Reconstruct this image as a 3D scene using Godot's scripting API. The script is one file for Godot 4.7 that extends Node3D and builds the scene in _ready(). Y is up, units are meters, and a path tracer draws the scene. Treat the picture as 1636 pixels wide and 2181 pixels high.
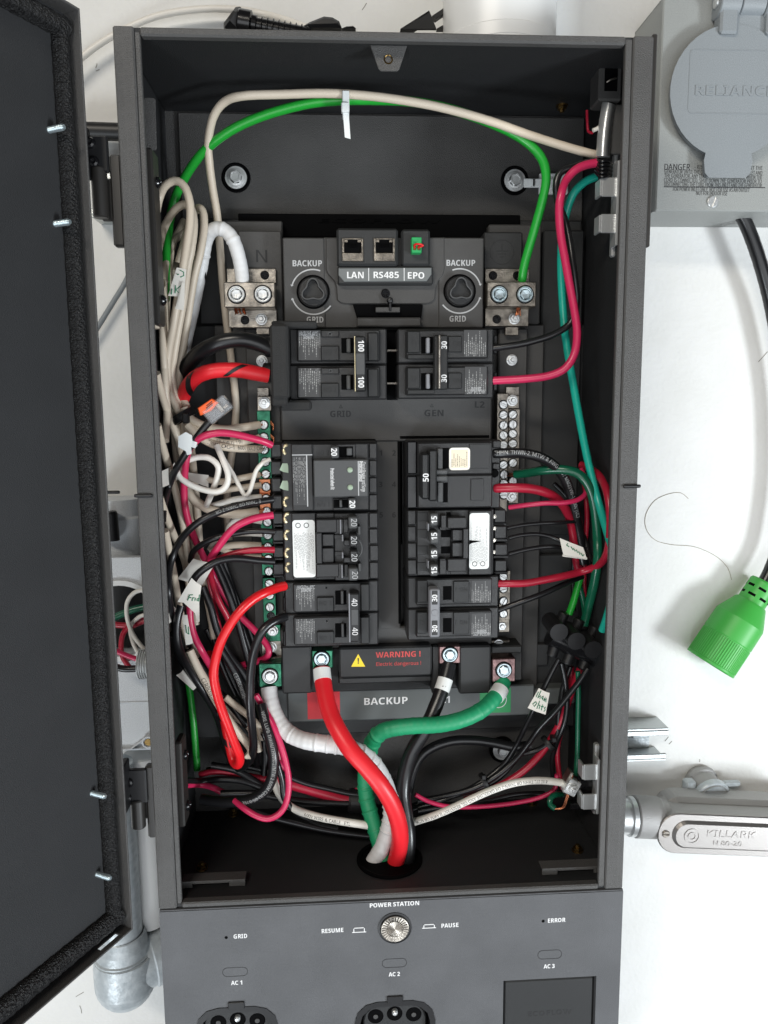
extends Node3D

var org := Vector3.ZERO
var xf := Transform3D.IDENTITY
var used := {}
var M := {}
var rng := RandomNumberGenerator.new()
var font_plain: SystemFont
var font_bold: SystemFont


func _ready():
	rng.seed = 7
	light_and_camera()
	make_materials()
	build_wall()
	build_enclosure()
	build_interface_panel()
	build_power_station()
	build_breakers()
	build_surroundings()
	build_left_wires()
	build_right_wires()
	build_heavy_cables()
	build_small_things()


func v(x: float, y: float, z: float) -> Vector3:
	return Vector3(x, y, z) * 0.001


func w(x: float, y: float) -> Vector2:
	return Vector2(x, y)


# ---------------------------------------------------------------- geometry kit (millimetres in, metres out)
class Geo:
	var p := PackedVector3Array()
	var n := PackedVector3Array()
	var uv := PackedVector2Array()
	var org := Vector3.ZERO
	var xf := Transform3D.IDENTITY

	func tri(a: Vector3, b: Vector3, c: Vector3, na: Vector3, nb: Vector3, nc: Vector3, ua := Vector2.ZERO, ub := Vector2.ZERO, uc := Vector2.ZERO):
		var m := na + nb + nc
		if (b - a).cross(c - a).dot(m) > 0.0:
			var t := b
			b = c
			c = t
			t = nb
			nb = nc
			nc = t
			var tt := ub
			ub = uc
			uc = tt
		for q in [a, b, c]:
			p.append(xf * q - org)
		for q in [na, nb, nc]:
			n.append((xf.basis * q).normalized())
		uv.append(ua)
		uv.append(ub)
		uv.append(uc)

	func face(pts: Array, out: Vector3):
		var nn: Vector3 = (pts[1] - pts[0]).cross(pts[2] - pts[0]).normalized()
		if nn.dot(out) < 0.0:
			nn = -nn
		for i in range(1, pts.size() - 1):
			tri(pts[0], pts[i], pts[i + 1], nn, nn, nn)

	func box(x0: float, y0: float, x1: float, y1: float, z0: float, z1: float, bv := 0.5):
		var lo := Vector3(x0, y0, z0) * 0.001
		var hi := Vector3(x1, y1, z1) * 0.001
		var c := (lo + hi) / 2.0
		var h := (hi - lo).abs() / 2.0
		var b: float = minf(bv * 0.001, 0.45 * minf(h.x, minf(h.y, h.z)))
		var at := func(s: Vector3, k: int) -> Vector3:
			var q := Vector3(s.x * (h.x - b), s.y * (h.y - b), s.z * (h.z - b))
			q[k] = s[k] * h[k]
			return c + q
		for k in 3:
			for sg in [-1.0, 1.0]:
				var i := (k + 1) % 3
				var j := (k + 2) % 3
				var pts := []
				for e in [[-1.0, -1.0], [1.0, -1.0], [1.0, 1.0], [-1.0, 1.0]]:
					var s := Vector3.ZERO
					s[k] = sg
					s[i] = e[0]
					s[j] = e[1]
					pts.append(at.call(s, k))
				var out := Vector3.ZERO
				out[k] = sg
				face(pts, out)
		for k in 3:
			var i := (k + 1) % 3
			var j := (k + 2) % 3
			for si in [-1.0, 1.0]:
				for sj in [-1.0, 1.0]:
					var s0 := Vector3.ZERO
					s0[k] = -1.0
					s0[i] = si
					s0[j] = sj
					var s1 := s0
					s1[k] = 1.0
					var out := Vector3.ZERO
					out[i] = si
					out[j] = sj
					face([at.call(s0, i), at.call(s1, i), at.call(s1, j), at.call(s0, j)], out)
		for sx in [-1.0, 1.0]:
			for sy in [-1.0, 1.0]:
				for sz in [-1.0, 1.0]:
					var s := Vector3(sx, sy, sz)
					face([at.call(s, 0), at.call(s, 1), at.call(s, 2)], s)

	func inset(poly: Array, d: float) -> Array:
		var out := []
		var m := poly.size()
		for i in m:
			var a: Vector2 = poly[(i + m - 1) % m]
			var b: Vector2 = poly[i]
			var c: Vector2 = poly[(i + 1) % m]
			var n1 := (b - a).normalized().orthogonal()
			var n2 := (c - b).normalized().orthogonal()
			var bis := n1 + n2
			if bis.length() < 0.01:
				out.append(b)
			else:
				bis = bis.normalized()
				out.append(b - bis * (d / maxf(0.35, bis.dot(n1))))
		return out

	func prism(poly: Array, z0: float, z1: float, bv := 0.5):
		var pts := poly.duplicate()
		var area := 0.0
		for i in pts.size():
			var a: Vector2 = pts[i]
			var b: Vector2 = pts[(i + 1) % pts.size()]
			area += a.cross(b)
		if area < 0.0:
			pts.reverse()
		# for a counter-clockwise outline, (b - a).orthogonal() points outwards or inwards; test once
		var e: Vector2 = (pts[1] - pts[0]).normalized().orthogonal()
		var sgn := 1.0
		var mid: Vector2 = (pts[0] + pts[1]) / 2.0 + e * 0.001
		if Geometry2D.is_point_in_polygon(mid, PackedVector2Array(pts)):
			sgn = -1.0
		var top := inset(pts, bv * sgn)
		var tri_i := Geometry2D.triangulate_polygon(PackedVector2Array(top))
		var f := func(q: Vector2, z: float) -> Vector3: return Vector3(q.x, q.y, z) * 0.001
		var dirz := signf(z1 - z0)
		for i in range(0, tri_i.size(), 3):
			var o := Vector3(0, 0, dirz)
			tri(f.call(top[tri_i[i]], z1), f.call(top[tri_i[i + 1]], z1), f.call(top[tri_i[i + 2]], z1), o, o, o)
			tri(f.call(pts[tri_i[i]], z0), f.call(pts[tri_i[i + 1]], z0), f.call(pts[tri_i[i + 2]], z0), -o, -o, -o)
		var m := pts.size()
		for i in m:
			var a: Vector2 = pts[i]
			var b: Vector2 = pts[(i + 1) % m]
			var nn: Vector2 = (b - a).normalized().orthogonal() * sgn
			var o := Vector3(nn.x, nn.y, 0)
			face([f.call(a, z0), f.call(b, z0), f.call(b, z1 - dirz * bv), f.call(a, z1 - dirz * bv)], o)
			if bv > 0.0:
				face([f.call(a, z1 - dirz * bv), f.call(b, z1 - dirz * bv), f.call(top[(i + 1) % m], z1), f.call(top[i], z1)], o + Vector3(0, 0, dirz))

	func ring(outer: Array, inner: Array, z0: float, z1: float, back := false):
		var m := outer.size()
		var f := func(q: Vector2, z: float) -> Vector3: return Vector3(q.x, q.y, z) * 0.001
		for i in m:
			var j := (i + 1) % m
			face([f.call(outer[i], z1), f.call(outer[j], z1), f.call(inner[j], z1), f.call(inner[i], z1)], Vector3(0, 0, 1))
			var c: Vector2 = (inner[0] + inner[m / 2]) / 2.0
			var d: Vector2 = (outer[i] + outer[j]) / 2.0 - c
			face([f.call(outer[i], z0), f.call(outer[j], z0), f.call(outer[j], z1), f.call(outer[i], z1)], Vector3(d.x, d.y, 0))
			face([f.call(inner[i], z0), f.call(inner[j], z0), f.call(inner[j], z1), f.call(inner[i], z1)], -Vector3(d.x, d.y, 0))

	# lathe: profile of (radius, height) in mm round an axis
	func lathe(c: Vector3, axis: Vector3, profile: Array, seg := 20, start := 0.0):
		var a := axis.normalized()
		var x := a.cross(Vector3.UP if absf(a.y) < 0.9 else Vector3.RIGHT).normalized()
		var y := a.cross(x)
		for k in profile.size() - 1:
			var q0: Vector2 = profile[k] * 0.001
			var q1: Vector2 = profile[k + 1] * 0.001
			var d := q1 - q0
			if d.length() < 1e-7:
				continue
			var nr := Vector2(d.y, -d.x).normalized()
			for i in seg:
				var t0 := start + TAU * i / seg
				var t1 := start + TAU * (i + 1) / seg
				var u0 := x * cos(t0) + y * sin(t0)
				var u1 := x * cos(t1) + y * sin(t1)
				var n0 := u0 * nr.x + a * nr.y
				var n1 := u1 * nr.x + a * nr.y
				if seg <= 8:
					n0 = (n0 + n1).normalized()
					n1 = n0
				var p00 := c + u0 * q0.x + a * q0.y
				var p10 := c + u1 * q0.x + a * q0.y
				var p01 := c + u0 * q1.x + a * q1.y
				var p11 := c + u1 * q1.x + a * q1.y
				if q0.x > 1e-7:
					tri(p00, p10, p11, n0, n1, n1)
				if q1.x > 1e-7:
					tri(p00, p11, p01, n0, n1, n0)

	func tube(line: PackedVector3Array, rad: float, seg := 10, bumps := [], wobble := 0.0, flat := 1.0):
		var m := line.size()
		var t := (line[1] - line[0]).normalized()
		var u := t.cross(Vector3(0, 0, 1))
		if u.length() < 0.2:
			u = t.cross(Vector3(0, 1, 0))
		u = u.normalized()
		var prev_p := []
		var prev_n := []
		var along := 0.0
		var prev_along := 0.0
		var prev_r := rad
		for i in m:
			if i > 0:
				along += line[i].distance_to(line[i - 1])
			var tn := (line[mini(i + 1, m - 1)] - line[maxi(i - 1, 0)]).normalized()
			u = (u - tn * u.dot(tn)).normalized()
			var b := tn.cross(u)
			var r := rad
			var frac := float(i) / (m - 1)
			for q in bumps:
				var dd: float = absf(frac - q[0]) / q[2]
				if dd < 1.0:
					r += q[1] * (1.0 - dd)
			if wobble > 0.0:
				r += wobble * sin(along * 900.0) * sin(along * 347.0 + 1.0)
			var slope := 0.0
			if i > 0 and bumps.size() > 0:
				slope = (r - prev_r) * 0.001 / maxf(0.00005, line[i].distance_to(line[i - 1]))
			prev_r = r
			var pts := []
			var ns := []
			for k in seg + 1:
				var a := TAU * k / seg
				var dirn := u * cos(a) + b * sin(a) * flat
				pts.append(line[i] + dirn * r * 0.001)
				ns.append((dirn - tn * slope).normalized())
			if i > 0:
				for k in seg:
					var ua := Vector2(float(k) / seg, prev_along * 1000.0)
					var ub := Vector2(float(k + 1) / seg, prev_along * 1000.0)
					var uc := Vector2(float(k + 1) / seg, along * 1000.0)
					var ud := Vector2(float(k) / seg, along * 1000.0)
					tri(prev_p[k], prev_p[k + 1], pts[k + 1], prev_n[k], prev_n[k + 1], ns[k + 1], ua, ub, uc)
					tri(prev_p[k], pts[k + 1], pts[k], prev_n[k], ns[k + 1], ns[k], ua, uc, ud)
			if i == 0 or i == m - 1:
				var o := -tn if i == 0 else tn
				for k in seg:
					tri(line[i], pts[k], pts[k + 1], o, o, o)
			prev_p = pts
			prev_n = ns
			prev_along = along

	func mesh() -> ArrayMesh:
		var arr := []
		arr.resize(Mesh.ARRAY_MAX)
		arr[Mesh.ARRAY_VERTEX] = p
		arr[Mesh.ARRAY_NORMAL] = n
		arr[Mesh.ARRAY_TEX_UV] = uv
		var me := ArrayMesh.new()
		me.add_surface_from_arrays(Mesh.PRIMITIVE_TRIANGLES, arr)
		return me


func geo() -> Geo:
	var g := Geo.new()
	g.org = org
	g.xf = xf
	return g


# ---------------------------------------------------------------- things, parts, names
func numbered(called: String) -> String:
	var k: int = used.get(called, 0)
	used[called] = k + 1
	return called if k == 0 else "%s_%03d" % [called, k]


func thing(called: String, label: String, category: String, at: Vector3, group := "") -> Node3D:
	var o := Node3D.new()
	o.name = numbered(called)
	add_child(o)
	o.position = at
	org = at
	xf = Transform3D.IDENTITY
	tag(o, label, category, group)
	return o


func tag(o: Node3D, label: String, category: String, group := ""):
	if label:
		o.set_meta("label", label)
	if category:
		o.set_meta("category", category)
	if group:
		o.set_meta("group", group)


func part(called: String, g: Geo, m: Material, parent: Node3D, label := "") -> MeshInstance3D:
	var o := MeshInstance3D.new()
	o.name = called
	o.mesh = g.mesh()
	o.material_override = m
	parent.add_child(o, true)
	if label:
		o.set_meta("label", label)
	return o


func one(called: String, g: Geo, m: Material, label: String, category: String, group := "") -> MeshInstance3D:
	var o := MeshInstance3D.new()
	o.name = numbered(called)
	o.mesh = g.mesh()
	o.material_override = m
	o.position = org
	add_child(o)
	tag(o, label, category, group)
	return o


func shared(called: String, me: Mesh, m: Material, at: Vector3, parent: Node3D, turn := Basis.IDENTITY) -> MeshInstance3D:
	var o := MeshInstance3D.new()
	o.name = called
	o.mesh = me
	o.material_override = m
	o.transform = Transform3D(turn, at - org)
	parent.add_child(o, true)
	return o


func write(words: String, at: Vector3, cap_mm: float, m: Material, parent: Node3D, turn_deg := 0.0, bold := false, depth := 0.25, wide := 0.0, called := "lettering", basis := Basis.IDENTITY) -> MeshInstance3D:
	var t := TextMesh.new()
	t.text = words
	t.font = font_bold if bold else font_plain
	t.font_size = 40
	t.pixel_size = cap_mm * 0.001 / 28.6
	t.depth = depth * 0.001
	t.curve_step = 3.0
	t.horizontal_alignment = HORIZONTAL_ALIGNMENT_CENTER
	t.vertical_alignment = VERTICAL_ALIGNMENT_CENTER
	var o := MeshInstance3D.new()
	o.name = called
	o.mesh = t
	o.material_override = m
	var sx := 1.0
	if wide > 0.0:
		sx = wide * 0.001 / maxf(0.0005, t.get_aabb().size.x)
	var b := basis * Basis(Vector3(0, 0, 1), deg_to_rad(turn_deg)) * Basis.from_scale(Vector3(sx, 1, 1))
	o.transform = Transform3D(b, at - org)
	parent.add_child(o, true)
	return o


# ---------------------------------------------------------------- curves
func smooth_line(pts: Array, step := 3.0) -> PackedVector3Array:
	var out := PackedVector3Array()
	var m := pts.size()
	for i in m - 1:
		var a: Vector3 = pts[maxi(i - 1, 0)]
		var b: Vector3 = pts[i]
		var c: Vector3 = pts[i + 1]
		var d: Vector3 = pts[mini(i + 2, m - 1)]
		var k := maxi(2, int(ceil(b.distance_to(c) * 1000.0 / step)))
		for j in k:
			var t := float(j) / k
			out.append(0.5 * (2.0 * b + (c - a) * t + (2.0 * a - 5.0 * b + 4.0 * c - d) * t * t + (3.0 * b - 3.0 * c + d - a) * t * t * t))
	out.append(pts[m - 1])
	return out


func wire(called: String, label: String, pts: Array, rad: float, m: Material, group := "", bumps := [], seg := 12) -> MeshInstance3D:
	rad = jacket_radius(rad)
	var fine := 0.7 if bumps.size() > 0 else 3.0
	org = pts[0]
	xf = Transform3D.IDENTITY
	var g := geo()
	g.tube(smooth_line(pts, fine), rad, seg, bumps, rad * 0.02)
	return one(called, g, m, label, "cable" if rad > 4.7 else "wire", group)


func jacket_radius(rad: float) -> float:
	return rad * 0.91 if rad < 4.7 else rad


func on_line(line: PackedVector3Array, s: float) -> Array:
	var left := s
	for i in line.size() - 1:
		var d := line[i].distance_to(line[i + 1])
		if left <= d or i == line.size() - 2:
			var t := (line[i + 1] - line[i]).normalized()
			return [line[i] + t * left, t]
		left -= d
	return [line[0], Vector3.RIGHT]


# lettering wrapped round a wire: each letter of a TextMesh bent along the run and round the jacket
func print_on_wire(words: String, o: MeshInstance3D, pts: Array, rad: float, cap_mm: float, m: Material, from_mm := 4.0, lean := 0.0):
	rad = jacket_radius(rad)
	var line := smooth_line(pts, 2.0)
	var t := TextMesh.new()
	t.text = words
	t.font = font_plain
	t.font_size = 32
	t.pixel_size = cap_mm * 0.001 / 22.9
	t.depth = 0.0
	t.curve_step = 6.0
	t.horizontal_alignment = HORIZONTAL_ALIGNMENT_LEFT
	var arr := t.surface_get_arrays(0)
	var vs: PackedVector3Array = arr[Mesh.ARRAY_VERTEX]
	var idx: PackedInt32Array = arr[Mesh.ARRAY_INDEX]
	var box := t.get_aabb()
	var g := geo()
	org = o.position
	g.org = org
	var qs := PackedVector3Array()
	var ns := PackedVector3Array()
	for q in vs:
		var here := on_line(line, from_mm * 0.001 + q.x - box.position.x)
		var tn: Vector3 = here[1]
		var nz := Vector3(lean, 0.15, 1.0)
		nz = (nz - tn * nz.dot(tn)).normalized()
		var up := nz.cross(tn)
		var a := (q.y - box.get_center().y) / (rad * 0.001)
		var dirn := nz * cos(a) + up * sin(a)
		qs.append(here[0] + dirn * (rad * 0.001 * 1.02 + 0.00006))
		ns.append(dirn)
	for i in range(0, idx.size(), 3):
		g.tri(qs[idx[i]], qs[idx[i + 1]], qs[idx[i + 2]], ns[idx[i]], ns[idx[i + 1]], ns[idx[i + 2]])
	part("printed_text", g, m, o)


func spiral_tape(o: MeshInstance3D, pts: Array, rad: float, m: Material, from_mm: float, to_mm: float, pitch: float, width: float, start: float):
	rad = jacket_radius(rad)
	var line := smooth_line(pts, 1.5)
	org = o.position
	var g := geo()
	var n := int((to_mm - from_mm) / 1.0)
	var rows := []
	for i in n + 1:
		var row := []
		for k in 2:
			var s := from_mm + (to_mm - from_mm) * i / n + width * k
			var here := on_line(line, maxf(s, 0.0) * 0.001)
			var tn: Vector3 = here[1]
			var nz := Vector3(0, 0, 1)
			nz = (nz - tn * nz.dot(tn)).normalized()
			var up := nz.cross(tn)
			var a := start + TAU * ((to_mm - from_mm) * i / n) / pitch
			var dirn := nz * cos(a) + up * sin(a)
			row.append([here[0] + dirn * (rad + 0.25) * 0.001, dirn])
		rows.append(row)
	for i in n:
		var a: Array = rows[i][0]
		var b: Array = rows[i][1]
		var c: Array = rows[i + 1][1]
		var d: Array = rows[i + 1][0]
		g.tri(a[0], b[0], c[0], a[1], b[1], c[1])
		g.tri(a[0], c[0], d[0], a[1], c[1], d[1])
	part("spiral_tape", g, m, o)


# bare copper strands fanning a little from a point
func strands(parent: Node3D, a: Vector3, b: Vector3, spread: float, count := 7, rad := 0.45):
	var g := geo()
	for i in count:
		var off := Vector3(rng.randf_range(-1, 1), rng.randf_range(-1, 1), rng.randf_range(-1, 1)) * spread * 0.001
		g.tube(PackedVector3Array([a + off * 0.5, (a + b) / 2.0 + off * 0.8, b + off]), rad, 6)
	part("copper_strands", g, M.copper, parent)


# ---------------------------------------------------------------- outlines
func rounded(x0: float, y0: float, x1: float, y1: float, r: float, n := 5) -> Array:
	var out := []
	for c in [[x1 - r, y0 + r, -90.0], [x1 - r, y1 - r, 0.0], [x0 + r, y1 - r, 90.0], [x0 + r, y0 + r, 180.0]]:
		for i in n + 1:
			var a := deg_to_rad(c[2] + 90.0 * i / n)
			out.append(Vector2(c[0] + r * cos(a), c[1] + r * sin(a)))
	return out


func circle(c: Vector2, r: float, n := 24, start := 0.0) -> Array:
	var out := []
	for i in n:
		out.append(c + Vector2(cos(start + TAU * i / n), sin(start + TAU * i / n)) * r)
	return out


# ---------------------------------------------------------------- fixings, each drawn round the origin and shared
var fix := {}


func fixing(kind: String) -> Mesh:
	if fix.has(kind):
		return fix[kind]
	var keep := org
	var keep_x := xf
	org = Vector3.ZERO
	xf = Transform3D.IDENTITY
	var g := geo()
	match kind:
		"hex_bolt":   # flange washer + hexagon head with a dished top
			g.lathe(Vector3.ZERO, Vector3(0, 0, 1), [w(7.0, 0), w(7.0, 1.0), w(6.6, 1.4), w(4.8, 1.6)], 28)
			g.lathe(Vector3.ZERO, Vector3(0, 0, 1), [w(4.9, 1.5), w(4.9, 4.6), w(4.4, 5.2), w(3.4, 5.2), w(3.0, 4.6), w(0, 4.6)], 6)
		"lug_bolt":   # set screw in a lug: round rim, deep hexagon socket head
			g.lathe(Vector3.ZERO, Vector3(0, 0, 1), [w(6.1, -0.5), w(6.1, 1.2), w(5.6, 1.8), w(5.0, 1.8), w(4.7, 0.5), w(4.2, 0.4)], 28)
			g.lathe(Vector3.ZERO, Vector3(0, 0, 1), [w(4.1, 0.4), w(4.1, 1.6), w(3.4, 2.3), w(0.0, 2.0)], 6)
		"big_gap_shade":  # black disc that puts shade round a lug screw
			g.lathe(Vector3.ZERO, Vector3(0, 0, 1), [w(7.0, -0.4), w(7.0, 0.12), w(0, 0.12)], 30)
		"small_gap_shade":
			g.lathe(Vector3.ZERO, Vector3(0, 0, 1), [w(3.9, -0.4), w(3.9, 0.1), w(0, 0.1)], 22)
		"hex_nut":
			g.lathe(Vector3.ZERO, Vector3(0, 0, 1), [w(4.4, 0), w(4.4, 0.8), w(3.4, 0.9)], 24)
			g.lathe(Vector3.ZERO, Vector3(0, 0, 1), [w(3.9, 0.8), w(3.9, 3.0), w(3.4, 3.4), w(1.9, 3.4), w(1.9, 2.6)], 6)
			g.lathe(Vector3.ZERO, Vector3(0, 0, 1), [w(1.8, 2.0), w(1.8, 4.4), w(1.4, 4.9), w(0, 4.9)], 14)
		"bar_screw":   # slotted screw seen end on
			for s in [-1.0, 1.0]:
				var half := []
				for i in 13:
					var a := PI * i / 12.0
					half.append(Vector2(3.2 * cos(a), s * (0.38 + 2.85 * sin(a))))
				g.prism(half, -1.0, 1.1, 0.5)
			g.lathe(Vector3.ZERO, Vector3(0, 0, 1), [w(3.2, -1.0), w(3.2, 0.3), w(0, 0.3)], 20)
		"cross_screw":
			for s in 4:
				var q := []
				for i in 7:
					var a := PI / 2 * s + PI / 2 * i / 6.0
					q.append(Vector2(cos(a), sin(a)) * 2.9)
				var d := Vector2(cos(PI / 2 * s + PI / 4), sin(PI / 2 * s + PI / 4)) * 0.5
				q.append(d)
				var moved := []
				for e in q:
					moved.append(e + d * 0.5)
				g.prism(moved, -0.5, 1.0, 0.5)
			g.lathe(Vector3.ZERO, Vector3(0, 0, 1), [w(3.4, -0.5), w(3.4, 0.3), w(0, 0.35)], 20)
		"dome_screw":
			g.lathe(Vector3.ZERO, Vector3(0, 0, 1), [w(3.6, 0), w(3.6, 0.8), w(3.0, 1.9), w(1.8, 2.5), w(1.5, 2.0), w(0, 1.6)], 22)
		"stud":
			var prof := [w(1.9, 0)]
			for i in 12:
				prof.append(w(1.9, 0.5 + i))
				prof.append(w(1.6, 1.0 + i))
			prof.append(w(1.3, 13.0))
			prof.append(w(0, 13.2))
			g.lathe(Vector3.ZERO, Vector3(0, 0, 1), prof, 16)
	org = keep
	xf = keep_x
	fix[kind] = g.mesh()
	return fix[kind]


# ---------------------------------------------------------------- camera, room light, exposure
func light_and_camera():
	var cam := Camera3D.new()
	cam.name = "camera"
	cam.position = v(-36, 359.4, 521.7)
	cam.rotation = Vector3(-0.13798, -0.05847, -0.00830)
	cam.fov = 67.301
	cam.near = 0.02
	cam.far = 30.0
	add_child(cam)
	cam.current = true
	var env := Environment.new()
	env.background_mode = Environment.BG_COLOR
	env.background_color = Color(0.19, 0.19, 0.2)   # the dim room behind the photographer
	env.background_energy_multiplier = 1.0
	env.tonemap_mode = Environment.TONE_MAPPER_LINEAR
	env.tonemap_exposure = 1.03
	env.sdfgi_enabled = true
	env.ssao_enabled = true
	env.ssil_enabled = true
	var we := WorldEnvironment.new()
	we.name = "room_air"
	we.environment = env
	add_child(we)
	# a tube fitting on the ceiling, up and to the left
	area("ceiling_tube", Vector3(-0.95, 1.55, 1.7), Vector3(0, 0.3, -0.05), Vector2(1.2, 0.25), Color(1.0, 0.97, 0.92), 2.7)
	# daylight from the open doorway behind the photographer
	area("doorway_daylight", Vector3(0.2, -0.5, 2.6), Vector3(0.0, 0.25, -0.1), Vector2(3.6, 2.1), Color(0.97, 0.985, 1.0), 5.2)
	# added unseen light, low at the left, to brighten the lower left
	area("added_left_light", Vector3(-0.95, -1.15, 1.25), Vector3(-0.15, 0.0, -0.15), Vector2(0.6, 0.6), Color(0.95, 0.98, 1.0), 1.6)
	# a lower window to the right
	area("side_window", Vector3(1.35, -0.35, 1.15), Vector3(0.1, 0.2, -0.15), Vector2(0.3, 0.4), Color(0.95, 0.98, 1.0), 2.7)


func area(called: String, at: Vector3, to: Vector3, size: Vector2, c: Color, energy: float):
	var l := AreaLight3D.new()
	l.name = called
	l.area_size = size
	l.light_color = c
	l.light_energy = energy
	l.area_range = 12.0
	l.area_attenuation = 2.0
	l.shadow_enabled = true
	add_child(l)
	l.look_at_from_position(at, to, Vector3.UP)


# ---------------------------------------------------------------- materials
func c8(r: int, g: int, b: int) -> Color:
	return Color(r / 255.0, g / 255.0, b / 255.0)


func noise_normal(freq: float, strength: float, size := 256, octaves := 3, kind := FastNoiseLite.TYPE_SIMPLEX_SMOOTH) -> NoiseTexture2D:
	var f := FastNoiseLite.new()
	f.noise_type = kind
	f.frequency = freq
	f.fractal_octaves = octaves
	f.seed = 11
	var t := NoiseTexture2D.new()
	t.width = size
	t.height = size
	t.seamless = true
	t.noise = f
	t.as_normal_map = true
	t.bump_strength = strength
	return t


func noise_colour(freq: float, a: Color, b: Color, size := 256, octaves := 4, sd := 3) -> NoiseTexture2D:
	var f := FastNoiseLite.new()
	f.noise_type = FastNoiseLite.TYPE_SIMPLEX_SMOOTH
	f.frequency = freq
	f.fractal_octaves = octaves
	f.seed = sd
	var ramp := Gradient.new()
	ramp.set_color(0, a)
	ramp.set_color(1, b)
	var t := NoiseTexture2D.new()
	t.width = size
	t.height = size
	t.seamless = true
	t.noise = f
	t.color_ramp = ramp
	return t


func mat(col: Color, rough: float, metal := 0.0, spec := 0.5) -> StandardMaterial3D:
	var m := StandardMaterial3D.new()
	m.albedo_color = col
	m.roughness = rough
	m.metallic = metal
	m.metallic_specular = spec
	return m


func tri_scale(m: StandardMaterial3D, per_metre: float):
	m.uv1_triplanar = true
	m.uv1_world_triplanar = true
	m.uv1_scale = Vector3.ONE * per_metre


func print_texture(fore: Color, back: Color, wd: int, ht: int, rows: int, sd: int) -> ImageTexture:
	# print too small to read: rows of short dashes
	var r := RandomNumberGenerator.new()
	r.seed = sd
	var im := Image.create(wd, ht, false, Image.FORMAT_RGB8)
	im.fill(back)
	var step := float(ht) / rows
	for k in rows:
		var x := int(r.randf_range(2, wd * 0.12))
		var stop := int(wd * r.randf_range(0.45, 0.97))
		while x < stop:
			var n := int(r.randf_range(2, 9))
			im.fill_rect(Rect2i(x, int(k * step + step * 0.25), mini(n, stop - x), maxi(1, int(step * 0.45))), fore.lerp(back, r.randf_range(0.0, 0.45)))
			x += n + 2
	return ImageTexture.create_from_image(im)


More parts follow.
